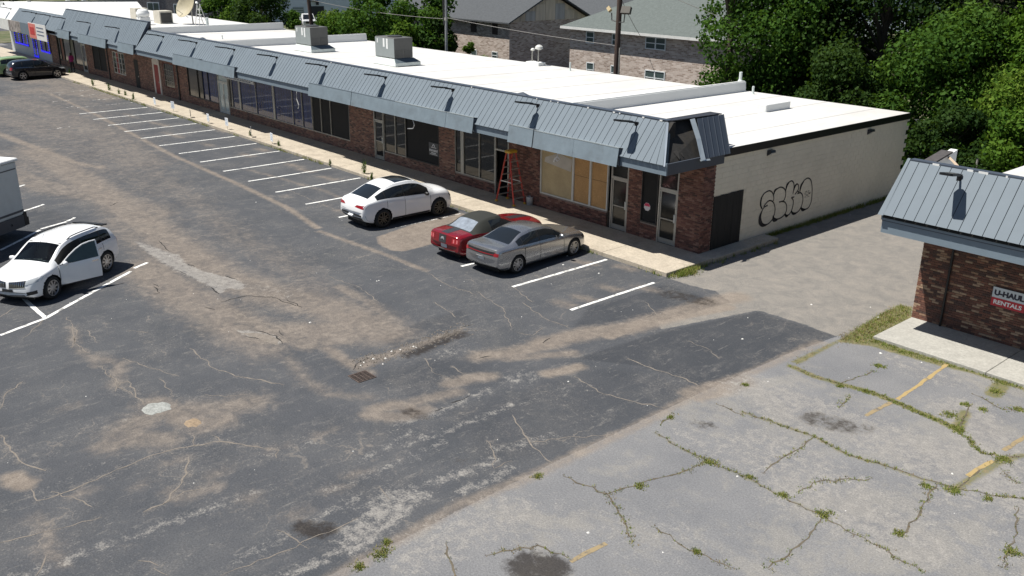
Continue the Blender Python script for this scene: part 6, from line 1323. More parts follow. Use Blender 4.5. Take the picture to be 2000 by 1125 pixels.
mb = MB(); mb.add([(-60.5, 27.5, 4.68), (-42.2, 27.5, 4.68), (-42.2, 32.8, 7.2), (-60.5, 32.8, 7.2), (-60.5, 38.3, 4.62), (-42.2, 38.3, 4.62), (-60.5, 27.5, 4.56), (-42.2, 27.5, 4.56), (-42.2, 32.8, 7.05), (-42.2, 38.3, 4.5), (-60.5, 38.3, 4.5)], [(0, 1, 2, 3), (3, 2, 5, 4), (1, 7, 8, 2), (2, 8, 9, 5), (0, 6, 7, 1)]); mb.build('roof', SHG, t)
MB().add([(-42.63, 31.7, 6.45), (-42.63, 33.9, 6.45), (-42.63, 32.8, 6.95)], [(0, 1, 2)]).build('gable_vent', LINER, t)
for a, b, c_, d in ((-48.0, -47.15, .9, 2.05), (-45.03, -44.25, 1.4, 2.08)): hwin(t, a, b, c_, d, 28, False)
hwin(t, -52.35, -50.9, .9, 2.06, 28, True)
for a, b in ((-48.0, -47.2), (-45.0, -44.25)): MB().box(a, b, 27.97, 28.0, 3.55, 4.6).build('boarded_opening', M('dark_board', (.05, .035, .03), .9), t)
MB().box(-60.2, -42.5, 27.55, 28, 4.6, 4.64).build('eave_soffit', MATS['dark_board'], t)
# dark roofed house left of it, far houses
t = empty('house', (-72, 40, 0)); tag(t, 'low brick house with dark hip roof beyond the shrubs', 'house')
MB().box(-80.5, -64, 40, 50, -1.5, 2.9).build('wall', HB1, t); mb = MB(); hip_roof(mb, -80.5, -64, 40, 50, 2.9, 3.2, .8); mb.build('roof', SHG, t)
hwin(t, -78.9, -77.4, .9, 2.1, 40, True); hwin(t, -75.5, -74.6, .9, 2.1, 40, False); hwin(t, -72, -70.6, .9, 2.1, 40, True)
t = empty('house', (-52, 46, 0)); tag(t, 'house with long dark grey shingle roof seen between the trees', 'house')
MB().box(-62, -46, 46, 56, -1.5, 3.4).build('wall', HB2, t); mb = MB(); hip_roof(mb, -62, -46, 46, 56, 3.4, 3.2, .8); mb.build('roof', SHG, t)
# ground points of the far white building
g0 = at(536, 47); g1 = at(702, 45)
t = empty('warehouse', (g0[0], g0[1], 0)); tag(t, 'long white painted building with dark garage door, far behind the roof', 'building')
ux_, uy_ = g1[0]-g0[0], g1[1]-g0[1]; L0 = math.hypot(ux_, uy_); ux_, uy_ = ux_/L0, uy_/L0; nx_, ny_ = uy_, -ux_
if nx_*(CAM['loc'][0]-g0[0])+ny_*(CAM['loc'][1]-g0[1]) < 0: nx_, ny_ = -nx_, -ny_
t.rotation_euler = (0, 0, math.atan2(uy_, ux_)); MB = _MB
BLW = M('blue_white_wall', (.52, .58, .66), .8, var=.06)
sgy = 1 if (-math.sin(t.rotation_euler[2])*nx_+math.cos(t.rotation_euler[2])*ny_) < 0 else -1      # wall is at local y = 0; body behind it
MB().box(-4, L0+6, 0 if sgy > 0 else -12, 12 if sgy > 0 else 0, -1, 7.5).build('wall', BLW, t)
fs = -sgy*.02
def fpt(px): 
    p = at(px, 46.5); return (p[0]-g0[0])*ux_+(p[1]-g0[1])*uy_
def fbox(nm, a, b, c_, d, mat, th=.05): return MB().box(a, b, min(0, -sgy*th), max(0, -sgy*th), c_, d).build(nm, mat, t)
fbox('garage_door', fpt(610.5), fpt(635.5), 0, 2.5, M('door_black', (.02, .022, .03), .7)); wn = fbox('window', fpt(574), fpt(595), 1.3, 2.4, M('louvre_teal', (.10, .15, .16), .4))
for z_ in (1.5, 1.75, 2.0, 2.25): fbox('louvre', fpt(574.5), fpt(594.5), z_, z_+.06, FRW, .08)
fbox('window', fpt(682), fpt(690), .5, 2.3, MATS['louvre_teal'])
fbox('lamp_arm', fpt(606), fpt(624), 3.2, 3.3, BLKT, .5); fbox('lamp_head', fpt(620), fpt(625), 2.7, 3.2, BLKT, .6)
# far dark brick flats, upper left
b0 = at(240, 24); b1 = at(428, 33)
def far_block(name, label, p0, p1, h, dep, mat, wins, roof=None):
    t = empty(name, (p0[0], p0[1], 0), math.atan2(p1[1]-p0[1], p1[0]-p0[0])); tag(t, label, 'building'); Ln = math.hypot(p1[0]-p0[0], p1[1]-p0[1])
    MB().box(0, Ln, 0, dep, -1, h).build('wall', mat, t)
    for a, b, c_, d in wins:
        f = MB().box(a*Ln, b*Ln, -.06, 0, c_, d).build('window', FRW, t); MB().box(a*Ln+.12, (a+b)/2*Ln-.06, -.09, -.062, c_+.12, d-.12).build('pane', WGL, f); MB().box((a+b)/2*Ln+.06, b*Ln-.12, -.09, -.062, c_+.12, d-.12).build('pane', WGL, f)
    if roof: mb = MB(); hip_roof(mb, 0, Ln, 0, dep, h, 3, .8); mb.build('roof', roof, t)
    return t
far_block('apartment_block', 'dark brick apartment block beyond the satellite dish', at(236, 38), at(432, 40), 9, 14, HB2, [(.28, .40, .7, 2.6), (.54, .60, .9, 2.4), (.80, .87, .9, 2.4), (.28, .40, 3.8, 5.5), (.54, .60, 3.8, 5.5), (.8, .87, 3.8, 5.5)])
far_block('far_house', 'pale blue house wall far behind the two brick houses', (-66, 92), (-38, 110), 7, 10, BLW, [(.45, .52, 3.6, 5.0), (.2, .27, 3.6, 5.0), (.72, .79, 3.6, 5.0)], SHG)
far_block('far_house', 'grey roofed house glimpsed through the trees, upper right', (-18, 74), (8, 86), 3.4, 12, PGREY, [(.3, .36, 1, 2.3), (.6, .66, 1, 2.3)], SHG)
far_block('far_house', 'grey roofed house at the top right corner', (16, 62), (38, 66), 3.6, 12, M('tan_siding', (.36, .31, .25), .8), [(.1, .16, 1, 2.3), (.3, .36, 1, 2.3)], SHG)
# shed behind the trees
t = empty('garden_shed', (2, 34, 0), .3); tag(t, 'grey wooden shed half hidden in the trees', 'shed')
for i in range(12): MB().box(-1.8+.3*i, -1.515+.3*i, 0, .04, 0, 2.4).build('board', M('shed_board', (.13, .14, .15), .85, var=.3), t)
MB().box(-1.8, 1.8, .042, 3, 0, 2.38).build('wall', MATS['shed_board'], t); mb = MB(); mb.add([(-2, -.2, 2.4), (2, -.2, 2.4), (2, 1.5, 3.3), (-2, 1.5, 3.3), (-2, 3.2, 2.4), (2, 3.2, 2.4)], [(0, 1, 2, 3), (3, 2, 5, 4)]); mb.build('roof', SHG, t)
# pickup in front of the white building
tp = at(602, 54)
t = empty('pickup_truck', (tp[0], tp[1], 0), math.atan2(CAM['loc'][1]-tp[1], CAM['loc'][0]-tp[0])+.12); tag(t, 'white pickup truck parked by the far white building', 'truck')
TW = M('truck_white', (.7, .71, .72), .35)
o = MB().box(-2.8, 2.7, -.98, .98, .5, 1.15).build('body', TW, t); bevel_mesh(o.data, .08, 2)
mb = MB(); mb.add([(-.9, -.9, 1.14), (1.1, -.9, 1.14), (1.1, .9, 1.14), (-.9, .9, 1.14), (-.6, -.72, 1.9), (.35, -.72, 1.9), (.35, .72, 1.9), (-.6, .72, 1.9)], [(0, 1, 5, 4), (1, 2, 6, 5), (2, 3, 7, 6), (3, 0, 4, 7), (4, 5, 6, 7)]); mb.build('cab', TW, t)
mb = MB(); mb.add([(1.0, -.78, 1.22), (1.0, .78, 1.22), (.42, .66, 1.82), (.42, -.66, 1.82)], [(0, 1, 2, 3)]); o = mb.build('windshield', CGL, t); o.location = (.06, 0, .02)
MB().box(2.70, 2.73, -.6, .6, .75, 1.05).build('grille', TRIMB, t)
for s_ in (-1, 1):
    MB().box(2.70, 2.73, s_*.65-.2 if s_ < 0 else .62, s_*.65+.03 if s_ < 0 else .9, .82, 1.02).build('headlamp', HEADL, t)
    MB().box(.85, 1.0, s_*1.13-.13, s_*1.13+.13, 1.2, 1.45).build('mirror', TW, t)
    for x_ in (-1.7, 1.75): MB().lathe([(.2, -.12), (.38, -.12), (.40, 0), (.38, .12), (.2, .12)], 18, 'y', (x_, s_*.9, .4)).build('wheel', TYRE, t)
    MB().box(-2.8, -.95, s_*.93-.04, s_*.93+.04, 1.14, 1.35).build('bed_side', TW, t)
# ================================================================ POLES AND WIRES
WOOD = M('creosote_wood', (.055, .035, .028), .9, var=.3, stretch=(3, 3, .3))
t = empty('utility_pole', (-20.45, 17.5, 0)); tag(t, 'brown wooden utility pole with transformer and floodlights behind the roof', 'utility pole')
MB().tube([(0, 0, 0), (0.05, 0, 12)], .19, 10, .15).build('pole', WOOD, t); MB().lathe([(.3, 0), (.34, .05), (.34, 1.35), (.25, 1.45)], 16, c=(-.62, -.1, 8.2)).build('transformer', M('transformer_grey', (.13, .15, .2), .45, .3), t)
MB().tube([(.22, 0, 0), (.22, 0, 4.9)], .05, 6).build('conduit', ALU, t)
MB().tube([(.05, -.1, 6.4), (.55, -.1, 6.45), (.6, -.1, 6.95)], .035, 6).build('arm', ALUD, t); o = MB().box(-.3, .3, -.15, .1, 0, .42).build('floodlight', M('flood_bronze', (.06, .055, .045), .5), t); o.location = (.75, -.2, 6.95); o.rotation_euler = (math.radians(-25), 0, .3)
MB().tube([(-.05, -.1, 6.45), (-.45, -.1, 6.5), (-.5, -.1, 6.95)], .035, 6).build('arm', ALUD, t); o = MB().box(-.22, .16, -.08, .08, 0, .22).build('floodlight', M('flood_tan', (.35, .28, .16), .5), t); o.location = (-.75, -.15, 7.05); o.rotation_euler = (math.radians(-35), .5, -.4)
MB().box(-.9, .9, -.06, .06, 9.2, 9.32).build('cross_arm', WOOD, t)
t = empty('metal_pole', (-37.0, 16.8, 0)); tag(t, 'slim grey metal pole rising behind the middle of the roof', 'pole'); MB().tube([(0, 0, 0), (0, 0, 11.5)], .11, 10, .09).build('shaft', M('galv_pole', (.30, .31, .32), .5, .6), t); MB().tube([(-.1, -.1, 5.3), (-.1, -.2, 11)], .07, 6).build('cable_guard', TRIMB, t); MB().lathe([(.14, 0), (.14, .2)], 10, c=(0, 0, 5.6)).build('clamp', ALU, t)
t = empty('utility_pole', (-61.8, 19.5, 0)); tag(t, 'dark leaning utility pole in front of the far white building', 'utility pole'); MB().tube([(.15, .2, 0), (-.5, -.2, 12)], .2, 10, .16).build('pole', WOOD, t); MB().tube([(-.2, 0, 6.8), (1.6, .6, 6.9)], .04, 6).build('lamp_arm', ALUD, t); MB().lathe([(.05, 0), (.16, -.1), (.16, -.4), (.05, -.5)], 10, c=(1.6, .6, 6.85)).build('lamp', ALUD, t)
def wire(a, b, sag, label, r=.018):
    a = Vector(a); b = Vector(b); pts = [a.lerp(b, k/20)-Vector((0, 0, sag*4*(k/20)*(1-k/20))) for k in range(21)]
    tag(MB().tube(pts, r, 5).build('overhead_wire', M('wire_grey', (.22, .21, .2), .6), None), label, 'wire', 'overhead wires')
wire((-37.0, 16.8, 5.8), (-20.45, 17.5, 5.0), .1, 'pale overhead wire from metal pole to wooden pole')
wire((-61.6, 19.4, 6.0), (-37.0, 16.8, 5.7), .25, 'overhead wire between the far dark pole and the slim metal pole')
wire((-20.45, 17.5, 9.2), (-11, 24, 5.2), .2, 'dark overhead wire sloping from wooden pole into the trees')
wire((-20.45, 17.5, 8.0), (-26, 26.2, 4.6), .15, 'service wire from wooden pole down to the brick house eave')
wire((-61.8, 19.5, 9.6), (-75, 24, 6), .2, 'overhead wire from the far dark pole going left')
# ================================================================ GREENERY
def leaf_mat(name, cols, trans=.35):
    m, n, l, b = nodes_of(name); a = n.new('ShaderNodeAttribute'); a.attribute_name = 'tone'
    c = ramp(n, l, a.outputs['Fac'], [(i/(len(cols)-1), k) for i, k in enumerate(cols)])
    l.new(c, b.inputs['Base Color']); b.inputs['Roughness'].default_value = .7; b.inputs['Specular IOR Level'].default_value = .12
    tr = n.new('ShaderNodeBsdfTranslucent'); l.new(mixc(n, l, .4, c, (.10, .17, .01)), tr.inputs['Color']); mx = n.new('ShaderNodeMixShader'); mx.inputs[0].default_value = trans
    l.new(b.outputs[0], mx.inputs[1]); l.new(tr.outputs[0], mx.inputs[2]); l.new(mx.outputs[0], n['Material Output'].inputs['Surface']); return m
LEAF = {'mid': leaf_mat('leaf_mid', [(0.0163, 0.0450, 0.0072), (0.0324, 0.0810, 0.0107), (0.0558, 0.1215, 0.0163), (0.0900, 0.1620, 0.0252)]), 'bright': leaf_mat('leaf_bright', [(0.0266, 0.0686, 0.0076), (0.0495, 0.1142, 0.0115), (0.0856, 0.1618, 0.0171), (0.1380, 0.2046, 0.0285)]), 'dark': leaf_mat('leaf_dark', [(0.0078, 0.0234, 0.0055), (0.0148, 0.0390, 0.0078), (0.0250, 0.0562, 0.0101), (0.0390, 0.0742, 0.0156)]), 'pine': leaf_mat('leaf_pine', [(0.0158, 0.0245, 0.0130), (0.0252, 0.0360, 0.0187), (0.0360, 0.0468, 0.0252), (0.0432, 0.0504, 0.0324)], .2)}
BARK = M('bark', (.07, .055, .042), .95, var=.3, stretch=(3, 3, .5))
def leaves(centres, radii, n, size, seed=0, flat=.35, droop=0, elong=1.0):
    """n leaf-sized faces spread through clumps; returns mesh with a tone for each leaf"""
    g = np.random.default_rng(seed); k = len(centres); C = np.array(centres); Rd = np.array(radii)
    w_ = (Rd.prod(1)**(2/3)); idx = g.choice(k, n, p=w_/w_.sum())
    d = g.normal(size=(n, 3)); d /= np.linalg.norm(d, axis=1)[:, None]
    rr = g.uniform(.25, 1, n)**.45*(1+g.normal(0, .10, n)); pos = C[idx]+d*rr[:, None]*Rd[idx]
    nrm = d*.8+g.normal(size=(n, 3))*.8+np.array([0, 0, flat]); nrm /= np.linalg.norm(nrm, axis=1)[:, None]
    tmp = g.normal(size=(n, 3)); u = np.cross(nrm, tmp); u /= np.linalg.norm(u, axis=1)[:, None]; v = np.cross(nrm, u)
    s = size*g.uniform(.55, 1.25, n)[:, None]
    a = pos-u*s*.5*elong; b = pos+v*s*.34+nrm*s*.06; c = pos+u*s*.5*elong-np.array([0, 0, droop])*s; e = pos-v*s*.34+nrm*s*.06
    V = np.stack([a, b, c, e], 1).reshape(-1, 3); F = np.arange(4*n).reshape(n, 4)
    me_ = bpy.data.meshes.new('leaves'); me_.vertices.add(4*n); me_.loops.add(4*n); me_.polygons.add(n)
    me_.vertices.foreach_set('co', V.astype(np.float32).ravel()); me_.loops.foreach_set('vertex_index', F.ravel().astype(np.int32)); me_.polygons.foreach_set('loop_start', np.arange(0, 4*n, 4, dtype=np.int32)); me_.update(calc_edges=True)
    ct = g.uniform(0, 1, k); tone = np.clip(ct[idx]*.55+g.uniform(0, .45, n)+.12*d[:, 2], 0, 1); attr(me_, 'tone', np.repeat(tone, 4)); return me_
def tree(x, y, h, cr, n, kind, label, seed, low=.25, size=.3, z0=0, nclump=26, sq=.8, cat='tree', name='tree', group=None):
    g = random.Random(seed); t = empty(name, (x, y, z0)); tag(t, label, cat, group)
    cs, rs = [], []
    zc0 = h*low
    for i in range(nclump):
        f_ = g.random(); z = zc0+(h-zc0)*(.12+.86*f_); prof = math.sin(math.pi*min(1, max(.08, (z-zc0)/(h-zc0)*.86+.12)))**.7
        a = g.uniform(0, 6.283); r = cr*prof*g.uniform(.35, .95); q = cr*g.uniform(.22, .42)
        cs.append((r*math.cos(a), r*math.sin(a), z)); rs.append((q, q, q*sq))
    me_ = leaves(cs, rs, n, size, seed); link('crown', me_, LEAF[kind], t)
    mb = MB(); lean = (g.uniform(-.4, .4), g.uniform(-.4, .4)); tr = max(.06, h*.022)
    mb.tube([(0, 0, -.3), (lean[0]*.3, lean[1]*.3, h*.3), (lean[0], lean[1], h*.75)], [tr, tr*.75, tr*.3], 8)
    for i in range(0, nclump, 2):
        c_ = cs[i]; zb_ = max(h*.12, c_[2]*.6); f_ = zb_/(h*.75); mb.tube([(lean[0]*f_, lean[1]*f_, zb_), (c_[0]*.5, c_[1]*.5, (zb_+c_[2])/2+.1), c_], [tr*.45, tr*.28, tr*.1], 5)
    mb.build('trunk', BARK, t); return t
# big trees right behind the row
tree(-12.6, 24.6, 12.5, 5.0, 34000, 'mid', 'big leafy tree in front of the brick house hip roof', 11, .04, .27, nclump=52)
tree(-8.2, 27.0, 14, 5.6, 32000, 'dark', 'tall dark tree right of the leafy tree by the brick house', 12, .03, .27, nclump=52)
tree(-3.0, 30.5, 14.5, 4.8, 18000, 'pine', 'grey green conifer with dark trunk among the right hand trees', 13, .12, .22, nclump=44)
tree(-6.5, 20.4, 5.2, 3.6, 20000, 'dark', 'dark thicket directly behind the near roof divider end', 14, .0, .22, nclump=34, cat='shrub', name='shrub')
tree(-1.8, 22.5, 7.4, 4.0, 26000, 'mid', 'leafy tree behind the low roof hatch', 15, .0, .24, nclump=44)
tree(2.8, 23.0, 8.2, 4.0, 26000, 'bright', 'bright green tree behind the rear corner of the beige wall', 16, .0, .25, nclump=44)
tree(6.8, 25.5, 10.4, 4.4, 30000, 'bright', 'tallest bright green tree of the right hand thicket', 17, .0, .26, nclump=50)
tree(11.8, 27, 9.8, 4.6, 26000, 'mid', 'leafy tree at the upper right edge', 18, .0, .26, nclump=44)
tree(4.2, 17.8, 5.4, 2.8, 19000, 'bright', 'viny shrub between the beige wall and the corner building roof', 19, .0, .21, nclump=34, cat='shrub', name='shrub')
tree(8.2, 18.8, 6.2, 3.2, 22000, 'bright', 'bright shrub just above the corner building ridge', 20, .0, .22, nclump=36, cat='shrub', name='shrub')
tree(12.6, 19.5, 6.8, 3.4, 20000, 'mid', 'dense shrub right of the bright shrub over the corner building', 21, .0, .22, nclump=36, cat='shrub', name='shrub')
tree(16, 23, 8, 3.8, 10000, 'mid', 'leafy tree at the far right beyond the corner building', 22, .0, .26)
tree(1.2, 31.0, 12.5, 5.0, 20000, 'dark', 'dark tall tree behind the bright right hand trees', 23, .02, .28, nclump=40)
tree(7.5, 33.5, 11.5, 5.0, 18000, 'dark', 'dark back row tree above the shed', 24, .02, .3, nclump=40)
tree(15, 33, 10.5, 5.0, 16000, 'dark', 'dark back row tree near the top right corner', 25, .02, .3, nclump=40)
tree(1.2, 17.4, 3.6, 2.2, 11000, 'dark', 'dark undergrowth at the rear corner of the beige wall', 26, .0, .2, nclump=22, cat='shrub', name='shrub')
# overhanging pine twigs at the top edge
tree(-15.2, 22, 13.0, 2.6, 7000, 'pine', 'dark pine with hanging twigs over the brick house roof', 27, .70, .2, nclump=22)
# shrubs and trees on the left beyond the roof
for i, (px, py, D_, h, cr, n, kd, lb) in enumerate((
  (478, 60, 118, 7.2, 4.0, 9000, 'mid', 'round leafy tree left of the far white building'), (515, 62, 108, 6.6, 3.4, 8000, 'dark', 'dark tree touching the far white building'), (440, 62, 116, 5.2, 3.2, 6000, 'bright', 'bright shrub right of the dark brick flats'),
  (668, 90, 95, 4.2, 3.0, 6000, 'bright', 'bright bush behind the middle roof divider'), (655, 80, 112, 3.6, 3.0, 4500, 'bright', 'hedge bush beside the far garage door'), (575, 60, 138, 2.2, 1.6, 2500, 'mid', 'clipped bush left of the white pickup'),
  (700, 95, 88, 4.6, 2.6, 6000, 'bright', 'bush left of the tall tree by the dark roofed house'), (745, 105, 84, 7.6, 3.6, 11000, 'mid', 'tall leafy tree behind the front roof unit'), (790, 112, 80, 4.4, 2.6, 6000, 'bright', 'bright bush right of the tall tree behind the roof unit'),
  (838, 110, 82, 8.4, 2.8, 7000, 'mid', 'ivy clad tree at the left corner of the plywood gable house'), (862, 118, 80, 5.2, 1.8, 3000, 'dark', 'thin dark tree beside the slim metal pole'),
  (300, 55, 120, 1.9, 1.6, 1500, 'bright', 'low hedge bush under the dark brick flats, left'), (340, 55, 119, 1.9, 1.6, 1500, 'bright', 'low hedge bush under the dark brick flats, middle'), (385, 56, 118, 1.9, 1.8, 1500, 'bright', 'low hedge bush under the dark brick flats, right'), (420, 60, 117, 2.6, 2, 2500, 'bright', 'low hedge bush at the right end of the flats'))):
    d = R_*((px-1000)/CAM['f'])-U_*((py-562.5)/CAM['f'])+F_; hh = math.hypot(d.x, d.y); tree(CAM['loc'][0]+d.x/hh*D_, CAM['loc'][1]+d.y/hh*D_, h, cr, n, kd, lb, 40+i, .0 if h < 6 else .08, .3, nclump=24, cat='tree' if h > 5 else 'shrub', name='tree' if h > 5 else 'shrub')
# small growth against the houses
for i, (x_, y_, h, cr, lb) in enumerate(((-46.5, 26.6, 2.7, .8, 'small shrub under the plywood gable house windows'), (-43.5, 25.5, 1.9, 1.6, 'low shrubs at the corner of the plywood gable house'), (-38.5, 24.5, 1.7, 1.8, 'low shrubs left of the roof light fixtures'), (-34.6, 24.8, 1.9, 1.2, 'low shrub left of the hip roofed house'), (-30.5, 24.6, 1.6, 1.4, 'low shrub under the hip roofed house windows'), (-27.5, 24.6, 1.6, 1.3, 'low shrub right of the wooden pole'))): tree(x_, y_, h, cr, 1800, 'bright', lb, 70+i, 0, .2, nclump=12, cat='shrub', name='shrub')
# distant belt of trees closing the view
g = random.Random(3); cs, rs = [], []
for i in range(150):
    a = math.radians(g.uniform(95, 190)); D_ = g.uniform(185, 260); x_, y_ = CAM['loc'][0]+D_*math.cos(a), CAM['loc'][1]+D_*math.sin(a); q = g.uniform(4, 7); cs.append((x_, y_, g.uniform(2, 8))); rs.append((q, q, q*.8))
for i in range(60):
    a = math.radians(g.uniform(60, 100)); D_ = g.uniform(120, 170); x_, y_ = CAM['loc'][0]+D_*math.cos(a), CAM['loc'][1]+D_*math.sin(a); q = g.uniform(4, 7); cs.append((x_, y_, g.uniform(2, 8))); rs.append((q, q, q*.8))
tag(link('distant_wood', leaves(cs, rs, 60000, .9, 5), LEAF['dark']), 'far belt of dark green trees behind the houses', 'trees', kind='stuff')
# ---- grass: right hand verge, cracks, kerb weeds
def blades(points, hmin, hmax, seed, spread=.03, per=6, wd=.012):
    g = np.random.default_rng(seed); Pn = np.repeat(np.asarray(points, float), per, 0); n = len(Pn); Pn = Pn+np.column_stack([g.normal(0, spread, (n, 2)), np.zeros(n)])
    a = g.uniform(0, 6.283, n); h = g.uniform(hmin, hmax, n); ln = g.uniform(.2, .9, n)*h; dx, dy = np.cos(a), np.sin(a)
    b0 = Pn+np.column_stack([-dy*wd, dx*wd, np.zeros(n)]); b1 = Pn-np.column_stack([-dy*wd, dx*wd, np.zeros(n)]); tp_ = Pn+np.column_stack([dx*ln, dy*ln, h])
    V = np.stack([b0, b1, tp_], 1).reshape(-1, 3); F = np.arange(3*n).reshape(n, 3)
    me_ = bpy.data.meshes.new('grass'); me_.vertices.add(3*n); me_.loops.add(3*n); me_.polygons.add(n); me_.vertices.foreach_set('co', V.astype(np.float32).ravel()); me_.loops.foreach_set('vertex_index', F.ravel().astype(np.int32)); me_.polygons.foreach_set('loop_start', np.arange(0, 3*n, 3, dtype=np.int32)); me_.update(calc_edges=True)
    attr(me_, 'tone', np.repeat(g.uniform(0, 1, n), 3)); return me_
GR = leaf_mat('grass_green', [(.10, .165, .025), (.16, .215, .04), (.25, .255, .075), (.34, .28, .12)], .25); GRD = leaf_mat('grass_dry', [(.13, .07, .045), (.20, .13, .07), (.26, .20, .10), (.20, .21, .06)], .2)
def scatter_poly(px, dens, seed, world=False):
    pts = px if world else [at(*q) for q in px]; A = np.array(pts); g = np.random.default_rng(seed); n = int(dens*(np.ptp(A[:, 0])*np.ptp(A[:, 1]))); P_ = np.column_stack([g.uniform(A[:, 0].min(), A[:, 0].max(), n), g.uniform(A[:, 1].min(), A[:, 1].max(), n)]); return P_[inside(P_, pts)]
verge = np.vstack([scatter_poly([(1675, 642), (1715, 616), (1757, 595), (1778, 600), (1778, 618), (1740, 640), (1708, 655), (1730, 668), (1690, 672), (1650, 662)], 170, 1), scatter_poly([(1705, 660), (1760, 682), (1850, 708), (2000, 748), (2000, 762), (1900, 728), (1840, 712), (1760, 690), (1700, 668)], 300, 2)])
tag(link('verge_grass', blades(np.column_stack([verge, np.full(len(verge), .0)]), .03, .085, 3, .05, 5, .008), GR), 'strip of green grass along the slab of the corner building', 'grass', kind='stuff')
dryp = np.vstack([scatter_poly([(1640, 655), (1700, 628), (1740, 600), (1778, 612), (1740, 645), (1705, 665), (1640, 668)], 140, 5), scatter_poly([(1540, 705), (1600, 680), (1650, 660), (1690, 668), (1600, 690), (1550, 715)], 45, 6)])
tag(link('verge_grass', blades(np.column_stack([dryp, np.zeros(len(dryp))]), .02, .06, 8, .05, 4, .008), GRD), 'dry straw coloured grass by the corner building slab', 'grass', kind='stuff')
g = random.Random(5); pg, pd = [], []
clumps = []
for path in WEEDPATHS:
    on = 0
    for p in path:
        on = on+g.uniform(-.5, .5)
        k = .5+.5*math.sin(p.x*1.7+p.y*2.3+on)
        for r in range(int(1+10*max(0, k-.35))):
            q = (p.x+g.gauss(0, .025+.05*max(0, k-.4)), p.y+g.gauss(0, .025+.05*max(0, k-.4)), 0); (pg if g.random() < (.70 if p.x > 9.5 else .5) else pd).append(q)
for path, wd_, den in ((WEEDPATHS[0], .055, 26), (WEEDPATHS[2], .03, 9), (WEEDPATHS[4], .025, 5)):
    for p in path:
        k = .5+.5*math.sin(p.x*1.1+p.y*1.9)
        for r in range(int(den*k)): pg.append((p.x+g.gauss(0, wd_), p.y+g.gauss(0, wd_), 0))
for px, r in (((1718, 715), .16), ((1885, 790), .13), ((1855, 810), .22), ((1870, 838), .18), ((1610, 1005), .2), ((1755, 1042), .13), ((1385, 903), .16), ((1250, 950), .13), ((1465, 932), .1), ((1530, 968), .14), ((1960, 745), .28), ((1945, 765), .2), ((1860, 958), .2), ((1960, 898), .2), ((1360, 1078), .1), ((745, 1080), .22), ((755, 1060), .1), ((700, 1108), .14), ((1455, 752), .1), ((1050, 930), .12), ((1310, 815), .08), ((1690, 765), .13), ((1640, 755), .1), ((1920, 800), .12), ((1990, 800), .16), ((1980, 1080), .16), ((1810, 950), .14), ((1930, 975), .1)):
    c_ = at(*px)
    for k in range(int(520*r)): pg.append((c_[0]+g.gauss(0, r*.45), c_[1]+g.gauss(0, r*.45), 0))
tag(link('crack_weeds', blades(pg, .015, .055, 11, .02, 4, .008), GR), 'green weeds growing in the cracks of the old lot', 'weeds', kind='stuff')
tag(link('crack_weeds', blades(pd, .01, .04, 12, .02, 4, .008), GRD), 'brown dry weeds growing in the cracks of the old lot', 'weeds', kind='stuff')
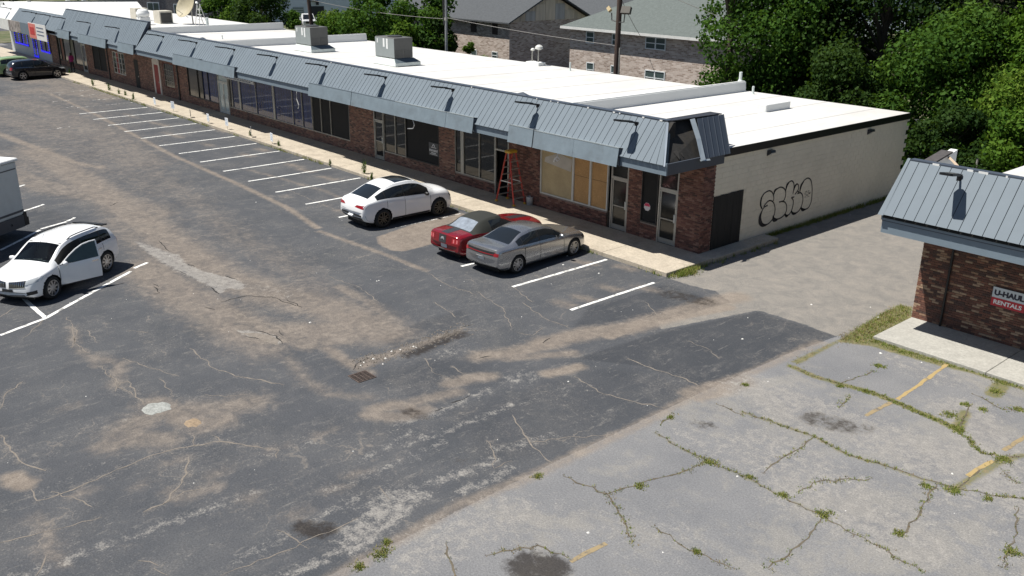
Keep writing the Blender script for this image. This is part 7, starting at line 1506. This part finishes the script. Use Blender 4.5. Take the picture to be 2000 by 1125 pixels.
# weeds along the kerb and side wall
kw = []
for k in range(900):
    x_ = g.uniform(-62, .5)
    if math.sin(x_*1.3)+math.sin(x_*.47+1)+g.uniform(-.8, .8) < (.3 if x_ > -40 else -.6): continue
    kw.append((x_, -2.58+g.gauss(0, .04), 0))
for k in range(120): kw.append((.72+abs(g.gauss(0, .13)), g.uniform(-2.2, 3.8)if g.random() < .5 else -1.6+g.gauss(0, .5), 0))
for k in range(700): kw.append((.05+abs(g.gauss(0, .06)), g.uniform(4.1, 14.5), 0))
for k in range(160): kw.append((.85+g.gauss(0, .12), -1.75+g.gauss(0, .28), 0))
tag(link('kerb_weeds', blades(kw, .05, .22, 13, .04, 5, .010), GR), 'scattered weeds along the shop kerb and beige wall foot', 'weeds', kind='stuff')
def weed(x, y, h, lab, seed, n=26):
    g = random.Random(seed); t = empty('weed', (x, y, 0)); tag(t, lab, 'weed', 'tall weeds at the kerb'); mb = MB(); cs, rs = [], []
    for i in range(5):
        a = g.uniform(0, 6.28); r = g.uniform(.03, .14)*h; mb.tube([(0, 0, 0), (r*.5*math.cos(a), r*.5*math.sin(a), h*.5), (r*math.cos(a), r*math.sin(a), h*g.uniform(.8, 1))], .008, 4)
        for k in range(5): f_ = .25+.17*k; cs.append((r*f_*math.cos(a), r*f_*math.sin(a), h*f_)); rs.append((.05, .05, .07))
    mb.build('stem', MATS['leaf_bright'], t); link('leaf', blades([(g.gauss(0, .05*h), g.gauss(0, .05*h), g.uniform(0, h*.6)) for i in range(40)], .1*h, .4*h, seed, .02, 3, .010), LEAF['bright'], t)
for i, (px, h, lab) in enumerate((((712, 345), .95, 'tall weed at the kerb beyond the white SUV'), ((726, 352), .42, 'shorter weed right beside the tall kerb weed'), ((182, 171), .8, 'bushy weed at the kerb nearest the black SUV'), ((214, 180), .8, 'upright weed left of the overgrown kerb stretch'), ((233, 187), .6, 'low weed clump on the overgrown kerb stretch'), ((246, 190), .6, 'weed clump at the right of the overgrown kerb'), ((261, 198), .7, 'thin upright weed right of the overgrown kerb'), ((545, 290), .5, 'small weed by the rightmost kerb sign'), ((489, 270), .5, 'small weed by the second kerb sign from the right'), ((645, 325), .4, 'pair of dry stalks midway along the kerb'), ((137, 146), .6, 'dark weed at the nose of the black SUV'))):
    c_ = at(*px); weed(c_[0], c_[1], h, lab, 90+i)
# verge and road beyond the far left shop
mb = MB(); mb.box(-140, -98, -30, 1.5, -.02, .012); tag(mb.build('road', M('far_road', (.16, .16, .165), .9)), kind='structure')
mb = MB(); mb.box(-118, -101, -16, 12, .0, .05); tag(mb.build('grass_verge', MATS['rough_turf']), kind='structure')
# fence posts behind the alley
for i, (x_, y_) in enumerate(((1.6, 15.8), (2.8, 16.0), (5.2, 16.6))):
    o = MB().tube([(x_, y_, 0), (x_, y_, 2.0)], .05, 6).build('fence_post', M('grey_post', (.28, .27, .25), .8)); tag(o, ('grey fence post nearest the beige wall corner', 'middle grey fence post at the alley end', 'grey fence post nearest the corner building')[i], 'fence post', 'fence posts at the alley end')
